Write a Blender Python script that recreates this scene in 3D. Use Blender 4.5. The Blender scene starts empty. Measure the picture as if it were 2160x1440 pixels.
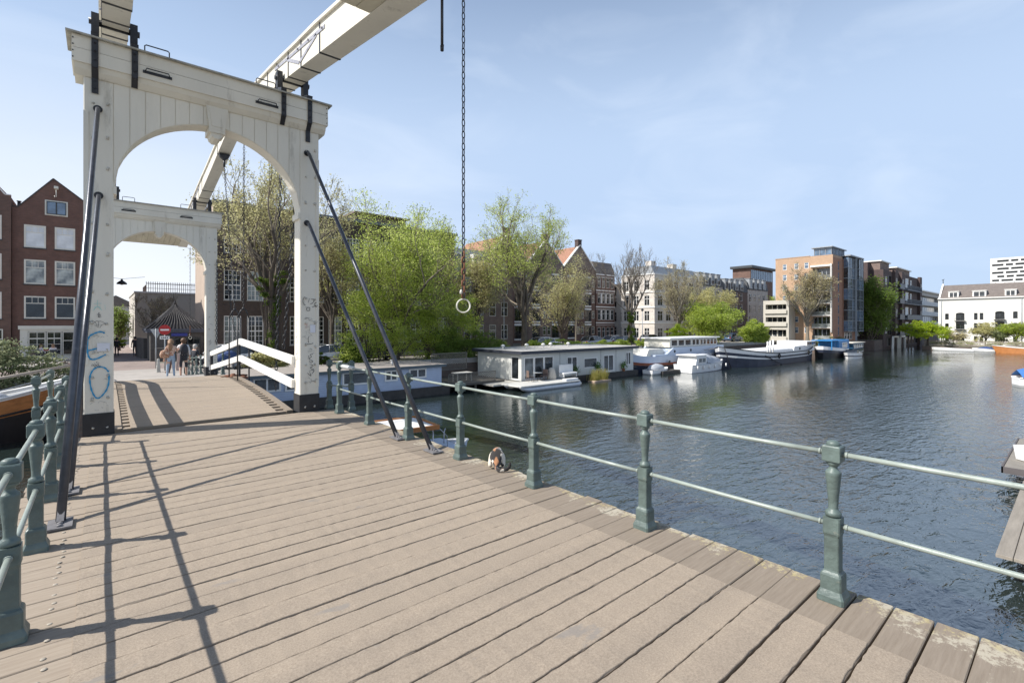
import bpy, math, random
import numpy as np
from mathutils import Vector, Matrix
R = math.radians
PI = math.pi
C = bpy.context.scene.collection
SC = bpy.context.scene

# ------------------------------------------------------------------ camera, sky, sun, exposure
EYE = 1.8
TH = R(40.27)
FPX = 1021.0
cam = bpy.data.cameras.new('camera')
cam.sensor_width = 36.0
cam.lens = FPX / 2160 * 36.0
cam.shift_y = -(720 - 683) / 2160.0
cam.clip_start = 0.05
cam.clip_end = 6000
co = bpy.data.objects.new('camera', cam)
C.objects.link(co)
co.location = (0, 0, EYE)
co.rotation_euler = (R(90), 0, -TH)
SC.camera = co

SUN = Vector((-0.93, 0.41, 1.03)).normalized()
SUN_EL = math.asin(SUN.z)
SUN_AZ = math.atan2(SUN.x, SUN.y)
w = bpy.data.worlds.new('World')
SC.world = w
w.use_nodes = True
nt = w.node_tree
nt.nodes.clear()
out = nt.nodes.new('ShaderNodeOutputWorld')
bg = nt.nodes.new('ShaderNodeBackground')
sky = nt.nodes.new('ShaderNodeTexSky')
sky.sky_type = 'NISHITA'
sky.sun_disc = False
sky.sun_elevation = SUN_EL
sky.sun_rotation = SUN_AZ
sky.air_density = 1.0
sky.dust_density = 0.6
sky.ozone_density = 3.0
tc = nt.nodes.new('ShaderNodeTexCoord')
mp = nt.nodes.new('ShaderNodeMapping')
mp.inputs['Rotation'].default_value = (0.12, 0.22, 0.6)
mp.inputs['Scale'].default_value = (1.1, 3.0, 7.0)
nz = nt.nodes.new('ShaderNodeTexNoise')
nz.inputs['Scale'].default_value = 1.3
nz.inputs['Detail'].default_value = 7
nz.inputs['Roughness'].default_value = 0.52
nz.inputs['Distortion'].default_value = 0.6
rp = nt.nodes.new('ShaderNodeValToRGB')
rp.color_ramp.elements[0].position = 0.47
rp.color_ramp.elements[0].color = (0.0, 0.0, 0.0, 1)
rp.color_ramp.elements[1].position = 0.80
rp.color_ramp.elements[1].color = (0.40, 0.40, 0.40, 1)
mx = nt.nodes.new('ShaderNodeMix')
mx.data_type = 'RGBA'
mx.inputs[7].default_value = (6.6, 7.4, 8.6, 1)
hz = nt.nodes.new('ShaderNodeMix')
hz.data_type = 'RGBA'
hz.inputs[7].default_value = (4.3, 5.5, 7.4, 1)
sxyz = nt.nodes.new('ShaderNodeSeparateXYZ')
nt.links.new(tc.outputs['Generated'], sxyz.inputs[0])
elv = nt.nodes.new('ShaderNodeMapRange')
elv.interpolation_type = 'SMOOTHSTEP'
elv.inputs['From Min'].default_value = 0.30
elv.inputs['From Max'].default_value = 0.80
elv.inputs['To Min'].default_value = 0.92
elv.inputs['To Max'].default_value = 0.0
nt.links.new(sxyz.outputs['Z'], elv.inputs['Value'])
nt.links.new(elv.outputs[0], hz.inputs[0])
# brighter, whiter air low down towards the sun
dt = nt.nodes.new('ShaderNodeVectorMath')
dt.operation = 'DOT_PRODUCT'
dt.inputs[1].default_value = (SUN.x, SUN.y, 0)
nt.links.new(tc.outputs['Generated'], dt.inputs[0])
glo = nt.nodes.new('ShaderNodeMapRange')
glo.interpolation_type = 'SMOOTHSTEP'
glo.inputs['From Min'].default_value = -0.25
glo.inputs['From Max'].default_value = 0.32
nt.links.new(dt.outputs['Value'], glo.inputs['Value'])
low = nt.nodes.new('ShaderNodeMapRange')
low.inputs['From Min'].default_value = 0.02
low.inputs['From Max'].default_value = 0.42
low.inputs['To Min'].default_value = 0.95
low.inputs['To Max'].default_value = 0.0
nt.links.new(sxyz.outputs['Z'], low.inputs['Value'])
gm = nt.nodes.new('ShaderNodeMath')
gm.operation = 'MULTIPLY'
nt.links.new(glo.outputs[0], gm.inputs[0])
nt.links.new(low.outputs[0], gm.inputs[1])
gx = nt.nodes.new('ShaderNodeMix')
gx.data_type = 'RGBA'
gx.inputs[7].default_value = (8.0, 8.2, 8.5, 1)
nt.links.new(gm.outputs[0], gx.inputs[0])
nt.links.new(tc.outputs['Generated'], mp.inputs['Vector'])
nt.links.new(mp.outputs['Vector'], nz.inputs['Vector'])
nt.links.new(nz.outputs['Fac'], rp.inputs['Fac'])
cf = nt.nodes.new('ShaderNodeMapRange')
cf.interpolation_type = 'SMOOTHSTEP'
cf.inputs['From Min'].default_value = 0.42
cf.inputs['From Max'].default_value = 0.70
cf.inputs['To Min'].default_value = 1.0
cf.inputs['To Max'].default_value = 0.15
cm = nt.nodes.new('ShaderNodeMath')
cm.operation = 'MULTIPLY'
nt.links.new(rp.outputs['Color'], cm.inputs[0])
nt.links.new(cf.outputs[0], cm.inputs[1])
nt.links.new(cm.outputs[0], mx.inputs[0])
nt.links.new(sxyz.outputs['Z'], cf.inputs['Value'])
nt.links.new(sky.outputs['Color'], hz.inputs[6])
nt.links.new(hz.outputs[2], gx.inputs[6])
nt.links.new(gx.outputs[2], mx.inputs[6])
nt.links.new(mx.outputs[2], bg.inputs['Color'])
bg.inputs['Strength'].default_value = 0.10
nt.links.new(bg.outputs['Background'], out.inputs['Surface'])

sl = bpy.data.lights.new('sun', 'SUN')
sl.energy = 4.9
sl.angle = R(0.5)
sl.color = (1.0, 0.955, 0.89)
so = bpy.data.objects.new('sun', sl)
C.objects.link(so)
so.location = SUN * 60
so.rotation_euler = SUN.to_track_quat('Z', 'Y').to_euler()

SC.view_settings.view_transform = 'Standard'
SC.view_settings.look = 'None'
SC.view_settings.gamma = 1
SC.view_settings.use_curve_mapping = False
SC.view_settings.exposure = 0.42
SC.render.engine = 'CYCLES'
SC.cycles.use_denoising = True
SC.cycles.max_bounces = 6
SC.cycles.transparent_max_bounces = 6

# ------------------------------------------------------------------ surveying helpers (angle of sight + distance -> place on the map)
def at(px, d):
    a = (px - 1080) / FPX
    return (d * (math.sin(TH) + math.cos(TH) * a), d * (math.cos(TH) - math.sin(TH) * a))
def dist_y(px, y):
    a = (px - 1080) / FPX
    return y / (math.cos(TH) - math.sin(TH) * a)
def dist_x(px, x):
    a = (px - 1080) / FPX
    return x / (math.sin(TH) + math.cos(TH) * a)
def xa(px, y):
    return at(px, dist_y(px, y))[0]
def ya(px, x):
    return at(px, dist_x(px, x))[1]
def zh(py, d):
    return EYE + d * (683 - py) / FPX

# ------------------------------------------------------------------ object helpers
def thing(name, label, cat, loc=(0, 0, 0), rz=0.0, group=None):
    o = bpy.data.objects.new(name, None)
    C.objects.link(o)
    o.empty_display_size = 0.2
    o.location = loc
    o.rotation_euler = (0, 0, rz)
    o['label'] = label
    o['category'] = cat
    if group:
        o['group'] = group
    return o
def tag(o, label, cat, group=None):
    o['label'] = label
    o['category'] = cat
    if group:
        o['group'] = group
    return o
def dup(src, loc=None, rz=None, label=None, group=None, parent=None, scale=None):
    c = src.copy()
    C.objects.link(c)
    if parent is not None:
        c.parent = parent
    if loc is not None:
        c.location = loc
    if rz is not None:
        c.rotation_euler = (0, 0, rz)
    if scale is not None:
        c.scale = scale
    if label:
        c['label'] = label
    if group:
        c['group'] = group
    for ch in list(src.children):
        dup(ch, parent=c)
    return c

class MB:
    """collects faces; build() links them as one mesh object"""
    def __init__(s):
        s.v = []; s.f = []; s.m = []; s.s = []
    def add(s, vs, fs, mi=0, smooth=False):
        b = len(s.v)
        s.v.extend([tuple(p) for p in vs])
        for f in fs:
            s.f.append([b + i for i in f]); s.m.append(mi); s.s.append(smooth)
        return s
    def box(s, x0, y0, z0, x1, y1, z1, mi=0):
        v = [(x0,y0,z0),(x1,y0,z0),(x1,y1,z0),(x0,y1,z0),(x0,y0,z1),(x1,y0,z1),(x1,y1,z1),(x0,y1,z1)]
        return s.add(v, [(3,2,1,0),(4,5,6,7),(0,1,5,4),(1,2,6,5),(2,3,7,6),(3,0,4,7)], mi)
    def cbox(s, x0, y0, z0, x1, y1, z1, c=0.01, mi=0):
        """box with chamfered vertical and top edges"""
        def ring(i, z):
            a, b, d, e = x0+i, y0+i, x1-i, y1-i
            return [(a+c,b,z),(d-c,b,z),(d,b+c,z),(d,e-c,z),(d-c,e,z),(a+c,e,z),(a,e-c,z),(a,b+c,z)]
        v = ring(0, z0) + ring(0, z1-c) + ring(c, z1)
        f = [tuple(range(7,-1,-1)), tuple(range(16,24))]
        for k in (0, 8):
            for i in range(8):
                j = (i+1) % 8
                f.append((k+i, k+j, k+8+j, k+8+i))
        return s.add(v, f, mi)
    def beam(s, p0, p1, w, h, mi=0, up=(0,0,1), w1=None, h1=None):
        p0 = Vector(p0); p1 = Vector(p1)
        d = (p1-p0).normalized(); up = Vector(up)
        r = d.cross(up)
        if r.length < 1e-4:
            r = d.cross(Vector((0,1,0)))
        r.normalize(); u = r.cross(d).normalized()
        w1 = w if w1 is None else w1; h1 = h if h1 is None else h1
        v = []
        for p, a, b in ((p0,w,h),(p1,w1,h1)):
            for i, j in ((-1,-1),(1,-1),(1,1),(-1,1)):
                v.append(p + r*(i*a/2) + u*(j*b/2))
        return s.add(v, [(0,1,2,3),(7,6,5,4),(0,4,5,1),(1,5,6,2),(2,6,7,3),(3,7,4,0)], mi)
    def tube(s, pts, r, n=8, mi=0, cap=True, smooth=True, closed=False):
        pts = [Vector(p) for p in pts]
        rs = r if isinstance(r, (list, tuple)) else [r]*len(pts)
        m = len(pts); v = []; ref = None
        for i, p in enumerate(pts):
            if closed:
                d = pts[(i+1) % m] - pts[i-1]
            else:
                d = pts[min(i+1, m-1)] - pts[max(i-1, 0)]
            if d.length < 1e-9: d = Vector((0,0,1))
            d.normalize()
            if ref is None:
                ref = Vector((0,0,1)) if abs(d.z) < 0.9 else Vector((1,0,0))
            a = d.cross(ref)
            if a.length < 1e-5: a = d.cross(Vector((0.3,1,0.2)))
            a.normalize(); b = d.cross(a).normalized()
            ref = a.cross(d).normalized()
            for k in range(n):
                t = 2*PI*k/n
                v.append(p + a*(math.cos(t)*rs[i]) + b*(math.sin(t)*rs[i]))
        f = []
        for i in range(m if closed else m-1):
            i2 = (i+1) % m
            for k in range(n):
                k2 = (k+1) % n
                f.append((i*n+k, i*n+k2, i2*n+k2, i2*n+k))
        s.add(v, f, mi, smooth)
        if cap and not closed:
            b = len(s.v) - m*n
            s.f.append([b+k for k in range(n)]); s.m.append(mi); s.s.append(False)
            s.f.append([b+(m-1)*n+n-1-k for k in range(n)]); s.m.append(mi); s.s.append(False)
        return s
    def lathe(s, prof, n=16, mi=0, o=(0,0,0), smooth=True):
        v = []
        for r, z in prof:
            for k in range(n):
                t = 2*PI*k/n
                v.append((o[0]+r*math.cos(t), o[1]+r*math.sin(t), o[2]+z))
        f = []
        for i in range(len(prof)-1):
            for k in range(n):
                k2 = (k+1) % n
                f.append((i*n+k, i*n+k2, (i+1)*n+k2, (i+1)*n+k))
        s.add(v, f, mi, smooth)
        b = len(s.v) - len(prof)*n
        s.f.append([b+n-1-k for k in range(n)]); s.m.append(mi); s.s.append(False)
        s.f.append([b+(len(prof)-1)*n+k for k in range(n)]); s.m.append(mi); s.s.append(False)
        return s
    def sq(s, prof, mi=0, c=0.12):
        """stack of square sections with trimmed corners: (half width, z)"""
        v = []
        for h, z in prof:
            k = h*c
            v += [(-h+k,-h,z),(h-k,-h,z),(h,-h+k,z),(h,h-k,z),(h-k,h,z),(-h+k,h,z),(-h,h-k,z),(-h,-h+k,z)]
        f = [tuple(range(7,-1,-1)), tuple(range(len(v)-8, len(v)))]
        for i in range(len(prof)-1):
            for k in range(8):
                k2 = (k+1) % 8
                f.append((i*8+k, i*8+k2, (i+1)*8+k2, (i+1)*8+k))
        return s.add(v, f, mi)
    def prism(s, poly, axis, a, b, mi=0):
        """extrude a 2D polygon along x, y or z"""
        def P(u, v, t):
            return {'x': (t,u,v), 'y': (u,t,v), 'z': (u,v,t)}[axis]
        n = len(poly)
        v = [P(u, w_, a) for u, w_ in poly] + [P(u, w_, b) for u, w_ in poly]
        f = [tuple(range(n)), tuple(range(2*n-1, n-1, -1))]
        for i in range(n):
            j = (i+1) % n
            f.append((i, n+i, n+j, j))
        return s.add(v, f, mi)
    def panel(s, O, U, N, W, H, rects, rec=0.14, mi=0, mr=None, top=None):
        """wall W x H from corner O along U (up is z) with recessed rectangular openings; N is the outward normal"""
        O = Vector(O); U = Vector(U); N = Vector(N); Zv = Vector((0,0,1))
        mr = mi if mr is None else mr
        xs = sorted({0.0, W} | {r[0] for r in rects} | {r[2] for r in rects})
        zs = sorted({0.0, H} | {r[1] for r in rects} | {r[3] for r in rects})
        P = lambda x, z, d=0.0: O + U*x + Zv*z - N*d
        for i in range(len(xs)-1):
            if xs[i+1] - xs[i] < 1e-6: continue
            for j in range(len(zs)-1):
                cx = (xs[i]+xs[i+1])/2; cz = (zs[j]+zs[j+1])/2
                if any(r[0] < cx < r[2] and r[1] < cz < r[3] for r in rects): continue
                s.add([P(xs[i],zs[j]), P(xs[i+1],zs[j]), P(xs[i+1],zs[j+1]), P(xs[i],zs[j+1])], [(0,1,2,3)], mi)
        for r in rects:
            x0, z0, x1, z1 = r[:4]
            for q in (((x0,z0),(x1,z0)), ((x1,z0),(x1,z1)), ((x1,z1),(x0,z1)), ((x0,z1),(x0,z0))):
                (a, b), (c, d) = q
                s.add([P(a,b), P(a,b,rec), P(c,d,rec), P(c,d)], [(0,1,2,3)], mr)
        return s
    def build(s, name, mats, parent=None, loc=None, rz=None, fix=True):
        if not isinstance(mats, (list, tuple)): mats = [mats]
        me = bpy.data.meshes.new(name)
        me.from_pydata([tuple(p) for p in s.v], [], s.f)
        for m_ in mats: me.materials.append(m_)
        me.polygons.foreach_set('material_index', s.m)
        me.polygons.foreach_set('use_smooth', s.s)
        if fix:
            import bmesh
            bm = bmesh.new(); bm.from_mesh(me)
            bmesh.ops.recalc_face_normals(bm, faces=bm.faces)
            bm.to_mesh(me); bm.free()
        me.update()
        o = bpy.data.objects.new(name, me)
        C.objects.link(o)
        if parent is not None: o.parent = parent
        if loc is not None: o.location = loc
        if rz is not None: o.rotation_euler = (0, 0, rz)
        return o

# ------------------------------------------------------------------ materials
MC = {}
def node_mat(name):
    m = bpy.data.materials.new(name); m.use_nodes = True
    t = m.node_tree; b = t.nodes['Principled BSDF']
    return m, t, b
def mat(name, col, rough=0.6, var=0.12, scale=3.0, bump=0.0, bscale=40.0, metal=0.0, stretch=(1,1,1), spec=0.5, dirt=None, dscale=1.5, dlow=0.5, dhigh=0.7, coat=0.0):
    """plain surface: base colour broken up by noise, optional patches of dirt with their own shape"""
    if name in MC: return MC[name]
    m, t, b = node_mat(name)
    N = t.nodes; L = t.links
    tcn = N.new('ShaderNodeTexCoord'); mpn = N.new('ShaderNodeMapping')
    mpn.inputs['Scale'].default_value = stretch
    L.new(tcn.outputs['Object'], mpn.inputs['Vector'])
    n1 = N.new('ShaderNodeTexNoise'); n1.inputs['Scale'].default_value = scale; n1.inputs['Detail'].default_value = 6; n1.inputs['Roughness'].default_value = 0.6
    L.new(mpn.outputs['Vector'], n1.inputs['Vector'])
    r1 = N.new('ShaderNodeValToRGB')
    lo = [max(0, c*(1-var)) for c in col]; hi = [min(1, c*(1+var)) for c in col]
    r1.color_ramp.elements[0].position = 0.3; r1.color_ramp.elements[0].color = (*lo, 1)
    r1.color_ramp.elements[1].position = 0.7; r1.color_ramp.elements[1].color = (*hi, 1)
    L.new(n1.outputs['Fac'], r1.inputs['Fac'])
    colout = r1.outputs['Color']
    if dirt is not None:
        n2 = N.new('ShaderNodeTexNoise'); n2.inputs['Scale'].default_value = dscale; n2.inputs['Detail'].default_value = 9; n2.inputs['Roughness'].default_value = 0.72
        L.new(mpn.outputs['Vector'], n2.inputs['Vector'])
        r2 = N.new('ShaderNodeValToRGB')
        r2.color_ramp.elements[0].position = dlow; r2.color_ramp.elements[0].color = (0,0,0,1)
        r2.color_ramp.elements[1].position = dhigh; r2.color_ramp.elements[1].color = (1,1,1,1)
        L.new(n2.outputs['Fac'], r2.inputs['Fac'])
        mm = N.new('ShaderNodeMix'); mm.data_type = 'RGBA'; mm.inputs[7].default_value = (*dirt, 1)
        L.new(r2.outputs['Color'], mm.inputs[0]); L.new(colout, mm.inputs[6])
        colout = mm.outputs[2]
    L.new(colout, b.inputs['Base Color'])
    b.inputs['Roughness'].default_value = rough
    b.inputs['Metallic'].default_value = metal
    b.inputs['Specular IOR Level'].default_value = spec
    b.inputs['Coat Weight'].default_value = coat
    if bump > 0:
        n3 = N.new('ShaderNodeTexNoise'); n3.inputs['Scale'].default_value = bscale; n3.inputs['Detail'].default_value = 5
        L.new(mpn.outputs['Vector'], n3.inputs['Vector'])
        bp = N.new('ShaderNodeBump'); bp.inputs['Strength'].default_value = bump; bp.inputs['Distance'].default_value = 0.01
        L.new(n3.outputs['Fac'], bp.inputs['Height']); L.new(bp.outputs['Normal'], b.inputs['Normal'])
    MC[name] = m
    return m
def brick_mat(name, c1, c2, mortar, scale=1.0, var=0.25):
    if name in MC: return MC[name]
    m, t, b = node_mat(name)
    N = t.nodes; L = t.links
    tcn = N.new('ShaderNodeTexCoord'); sp = N.new('ShaderNodeSeparateXYZ'); L.new(tcn.outputs['Object'], sp.inputs[0])
    ad = N.new('ShaderNodeMath'); L.new(sp.outputs['X'], ad.inputs[0]); L.new(sp.outputs['Y'], ad.inputs[1])
    cb = N.new('ShaderNodeCombineXYZ'); L.new(ad.outputs[0], cb.inputs['X']); L.new(sp.outputs['Z'], cb.inputs['Y'])
    br = N.new('ShaderNodeTexBrick'); L.new(cb.outputs[0], br.inputs['Vector'])
    br.inputs['Scale'].default_value = 1.0/scale
    br.inputs['Brick Width'].default_value = 0.22; br.inputs['Row Height'].default_value = 0.068; br.inputs['Mortar Size'].default_value = 0.007
    br.inputs['Color1'].default_value = (*c1, 1); br.inputs['Color2'].default_value = (*c2, 1); br.inputs['Mortar'].default_value = (*mortar, 1)
    n1 = N.new('ShaderNodeTexNoise'); n1.inputs['Scale'].default_value = 0.9; n1.inputs['Detail'].default_value = 8; n1.inputs['Roughness'].default_value = 0.7
    L.new(tcn.outputs['Object'], n1.inputs['Vector'])
    r1 = N.new('ShaderNodeValToRGB')
    r1.color_ramp.elements[0].position = 0.3; r1.color_ramp.elements[0].color = (1-var,)*3 + (1,)
    r1.color_ramp.elements[1].position = 0.7; r1.color_ramp.elements[1].color = (1+var*0.6,)*3 + (1,)
    L.new(n1.outputs['Fac'], r1.inputs['Fac'])
    mm = N.new('ShaderNodeMix'); mm.data_type = 'RGBA'; mm.blend_type = 'MULTIPLY'; mm.inputs[0].default_value = 1
    L.new(br.outputs['Color'], mm.inputs[6]); L.new(r1.outputs['Color'], mm.inputs[7])
    L.new(mm.outputs[2], b.inputs['Base Color'])
    b.inputs['Roughness'].default_value = 0.85
    bp = N.new('ShaderNodeBump'); bp.inputs['Strength'].default_value = 0.4; bp.inputs['Distance'].default_value = 0.01
    L.new(br.outputs['Fac'], bp.inputs['Height']); bp.invert = True
    L.new(bp.outputs['Normal'], b.inputs['Normal'])
    MC[name] = m
    return m
def rows_mat(name, col, pitch=0.12, axis='Z', depth=0.4, var=0.15, rough=0.6, line=0.35):
    """clapboards, roof tiles or planks laid in courses"""
    if name in MC: return MC[name]
    m, t, b = node_mat(name)
    N = t.nodes; L = t.links
    tcn = N.new('ShaderNodeTexCoord'); sp = N.new('ShaderNodeSeparateXYZ'); L.new(tcn.outputs['Object'], sp.inputs[0])
    md = N.new('ShaderNodeMath'); md.operation = 'MODULO'; md.inputs[1].default_value = pitch
    ad = N.new('ShaderNodeMath'); ad.inputs[1].default_value = 100*pitch
    L.new(sp.outputs[axis], ad.inputs[0]); L.new(ad.outputs[0], md.inputs[0])
    dv = N.new('ShaderNodeMath'); dv.operation = 'DIVIDE'; dv.inputs[1].default_value = pitch; L.new(md.outputs[0], dv.inputs[0])
    r2 = N.new('ShaderNodeValToRGB')
    r2.color_ramp.elements[0].position = 0.0; r2.color_ramp.elements[0].color = (line,)*3 + (1,)
    r2.color_ramp.elements[1].position = 0.14; r2.color_ramp.elements[1].color = (1,1,1,1)
    L.new(dv.outputs[0], r2.inputs['Fac'])
    n1 = N.new('ShaderNodeTexNoise'); n1.inputs['Scale'].default_value = 2.2; n1.inputs['Detail'].default_value = 8; n1.inputs['Roughness'].default_value = 0.7
    L.new(tcn.outputs['Object'], n1.inputs['Vector'])
    r1 = N.new('ShaderNodeValToRGB')
    r1.color_ramp.elements[0].position = 0.3; r1.color_ramp.elements[0].color = (*[c*(1-var) for c in col], 1)
    r1.color_ramp.elements[1].position = 0.7; r1.color_ramp.elements[1].color = (*[min(1,c*(1+var)) for c in col], 1)
    L.new(n1.outputs['Fac'], r1.inputs['Fac'])
    mm = N.new('ShaderNodeMix'); mm.data_type = 'RGBA'; mm.blend_type = 'MULTIPLY'; mm.inputs[0].default_value = 1
    L.new(r1.outputs['Color'], mm.inputs[6]); L.new(r2.outputs['Color'], mm.inputs[7])
    L.new(mm.outputs[2], b.inputs['Base Color'])
    b.inputs['Roughness'].default_value = rough
    bp = N.new('ShaderNodeBump'); bp.inputs['Strength'].default_value = depth; bp.inputs['Distance'].default_value = 0.02
    L.new(dv.outputs[0], bp.inputs['Height']); L.new(bp.outputs['Normal'], b.inputs['Normal'])
    MC[name] = m
    return m
def glass_mat(name, col=(0.025,0.03,0.035), ior=1.9, rough=0.04, var=0.6):
    if name in MC: return MC[name]
    m, t, b = node_mat(name)
    N = t.nodes; L = t.links
    tcn = N.new('ShaderNodeTexCoord')
    n1 = N.new('ShaderNodeTexNoise'); n1.inputs['Scale'].default_value = 1.1; n1.inputs['Detail'].default_value = 3
    L.new(tcn.outputs['Object'], n1.inputs['Vector'])
    r1 = N.new('ShaderNodeValToRGB')
    r1.color_ramp.elements[0].position = 0.4; r1.color_ramp.elements[0].color = (*[c*(1-var) for c in col], 1)
    r1.color_ramp.elements[1].position = 0.62; r1.color_ramp.elements[1].color = (*[min(1,c*(1+var)) for c in col], 1)
    L.new(n1.outputs['Fac'], r1.inputs['Fac']); L.new(r1.outputs['Color'], b.inputs['Base Color'])
    b.inputs['Roughness'].default_value = rough
    b.inputs['IOR'].default_value = ior
    bp = N.new('ShaderNodeBump'); bp.inputs['Strength'].default_value = 0.05; bp.inputs['Distance'].default_value = 0.05
    L.new(n1.outputs['Fac'], bp.inputs['Height']); L.new(bp.outputs['Normal'], b.inputs['Normal'])
    MC[name] = m
    return m
def leaf_mat(name, c1, c2, trans=0.45, scale=0.9):
    if name in MC: return MC[name]
    m = bpy.data.materials.new(name); m.use_nodes = True
    t = m.node_tree; N = t.nodes; L = t.links
    N.clear()
    o = N.new('ShaderNodeOutputMaterial')
    g = N.new('ShaderNodeTexCoord')
    n1 = N.new('ShaderNodeTexNoise'); n1.inputs['Scale'].default_value = scale; n1.inputs['Detail'].default_value = 9; n1.inputs['Roughness'].default_value = 0.8
    L.new(g.outputs['Object'], n1.inputs['Vector'])
    r1 = N.new('ShaderNodeValToRGB')
    r1.color_ramp.elements[0].position = 0.36; r1.color_ramp.elements[0].color = (*c1, 1)
    r1.color_ramp.elements[1].position = 0.64; r1.color_ramp.elements[1].color = (*c2, 1)
    L.new(n1.outputs['Fac'], r1.inputs['Fac'])
    d = N.new('ShaderNodeBsdfDiffuse'); tr = N.new('ShaderNodeBsdfTranslucent'); mxs = N.new('ShaderNodeMixShader')
    mxs.inputs[0].default_value = trans
    tg = N.new('ShaderNodeGamma'); tg.inputs[1].default_value = .62; L.new(r1.outputs['Color'], tg.inputs[0])   # light passing a young leaf comes out paler
    L.new(r1.outputs['Color'], d.inputs['Color']); L.new(tg.outputs[0], tr.inputs['Color'])
    L.new(d.outputs[0], mxs.inputs[1]); L.new(tr.outputs[0], mxs.inputs[2]); L.new(mxs.outputs[0], o.inputs['Surface'])
    MC[name] = m
    return m

CREAM = mat('cream_paint', (0.74,0.70,0.60), 0.45, 0.08, 1.2, 0.15, 14, stretch=(1,1,0.22), dirt=(0.30,0.27,0.21), dscale=4.2, dlow=0.57, dhigh=0.84)
BLACKP = mat('black_tar_paint', (0.018,0.019,0.022), 0.55, 0.4, 6, 0.2, 20)
IRON = mat('black_iron', (0.022,0.023,0.028), 0.45, 0.4, 8, 0.25, 30, dirt=(0.07,0.04,0.025), dscale=9, dlow=0.62, dhigh=0.8)
STAY = mat('stay_paint', (0.07,0.075,0.088), 0.28, 0.25, 6, 0.1, 30, metal=0.35, dirt=(0.22,0.22,0.22), dscale=12, dlow=0.62, dhigh=0.8)
GREEN = mat('green_cast_iron_paint', (0.100,0.135,0.124), 0.45, 0.34, 4, 0.6, 26, dirt=(0.26,0.25,0.20), dscale=13, dlow=0.62, dhigh=0.72)
RAILM = mat('green_rail_paint', (0.27,0.31,0.28), 0.36, 0.16, 6, 0.15, 40, dirt=(0.30,0.13,0.07), dscale=9, dlow=0.66, dhigh=0.72)
WHITE = mat('white_paint', (0.78,0.77,0.74), 0.5, 0.05, 2, dirt=(0.5,0.48,0.43), dscale=2.5, dlow=0.6, dhigh=0.85)
FRAME = mat('window_frame_paint', (0.72,0.69,0.60), 0.5, 0.06, 2)
RUST = mat('rusty_iron', (0.20,0.085,0.045), 0.8, 0.4, 12, 0.4, 40)
BOLT = mat('painted_bolt', (0.5,0.48,0.42), 0.5, 0.2, 9)
GLASS = glass_mat('window_glass')
GLASSD = glass_mat('dark_window_glass', (0.014,0.018,0.02), 1.6)
GLASSP = glass_mat('pale_sky_window', (0.72,0.73,0.73), 1.7, 0.08, 0.12)  # near-white base colour stands in for reflected sky
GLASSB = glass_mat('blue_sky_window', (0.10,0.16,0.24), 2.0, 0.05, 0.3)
ZINC = mat('zinc', (0.30,0.32,0.34), 0.5, 0.15, 3)
DARKG = mat('dark_grey_paint', (0.045,0.05,0.055), 0.5, 0.2, 3)
# ================================================================== ground, water
def water_material():
    m, t, b = node_mat('canal_water')
    N = t.nodes; L = t.links
    b.inputs['Base Color'].default_value = (0.018, 0.028, 0.026, 1)
    b.inputs['Roughness'].default_value = 0.03
    b.inputs['IOR'].default_value = 2.7
    g = N.new('ShaderNodeTexCoord')
    def noise(sc, st, rot, det, rough=0.5, dist=0.0):
        mp_ = N.new('ShaderNodeMapping'); mp_.inputs['Scale'].default_value = st; mp_.inputs['Rotation'].default_value = (0,0,rot)
        L.new(g.outputs['Object'], mp_.inputs['Vector'])
        n = N.new('ShaderNodeTexNoise'); n.inputs['Scale'].default_value = sc; n.inputs['Detail'].default_value = det; n.inputs['Roughness'].default_value = rough; n.inputs['Distortion'].default_value = dist
        L.new(mp_.outputs['Vector'], n.inputs['Vector'])
        return n
    a = noise(1.5, (1, 2.3, 1), R(38), 3, 0.55, 0.5)
    c = noise(6.0, (1, 1.8, 1), R(30), 3, 0.5, 0.3)
    p = noise(0.055, (1, 1.6, 1), R(20), 3, 0.6, 0.8)
    rp_ = N.new('ShaderNodeMapRange'); rp_.inputs['From Min'].default_value = 0.36; rp_.inputs['From Max'].default_value = 0.62
    rp_.inputs['To Min'].default_value = 0.55; rp_.inputs['To Max'].default_value = 1.0
    L.new(p.outputs['Fac'], rp_.inputs['Value'])
    m1 = N.new('ShaderNodeMath'); m1.operation = 'MULTIPLY'; m1.inputs[1].default_value = 0.20
    L.new(c.outputs['Fac'], m1.inputs[0])
    ad = N.new('ShaderNodeMath'); L.new(a.outputs['Fac'], ad.inputs[0]); L.new(m1.outputs[0], ad.inputs[1])
    # the lee of the far bank lies calm; wind ruffles the open water
    sp = N.new('ShaderNodeSeparateXYZ'); L.new(g.outputs['Object'], sp.inputs[0])
    e1 = noise(0.11, (1,1,1), 0, 4, 0.6)
    yo = N.new('ShaderNodeMath'); yo.operation = 'MULTIPLY_ADD'; yo.inputs[1].default_value = 9.0; L.new(e1.outputs['Fac'], yo.inputs[0]); L.new(sp.outputs['Y'], yo.inputs[2])
    lee = N.new('ShaderNodeMapRange'); lee.interpolation_type = 'SMOOTHSTEP'; lee.inputs['From Min'].default_value = 14.6; lee.inputs['From Max'].default_value = 18.2; lee.inputs['To Min'].default_value = 1.0; lee.inputs['To Max'].default_value = 0.2
    L.new(yo.outputs[0], lee.inputs['Value'])
    st_ = N.new('ShaderNodeMath'); st_.operation = 'MULTIPLY'; L.new(lee.outputs[0], st_.inputs[0]); L.new(rp_.outputs[0], st_.inputs[1])
    bp = N.new('ShaderNodeBump'); bp.inputs['Distance'].default_value = 0.105
    L.new(ad.outputs[0], bp.inputs['Height']); L.new(st_.outputs[0], bp.inputs['Strength'])
    L.new(bp.outputs['Normal'], b.inputs['Normal'])
    return m
WZ = -3.0
GZ = -1.2
mb = MB()
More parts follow.
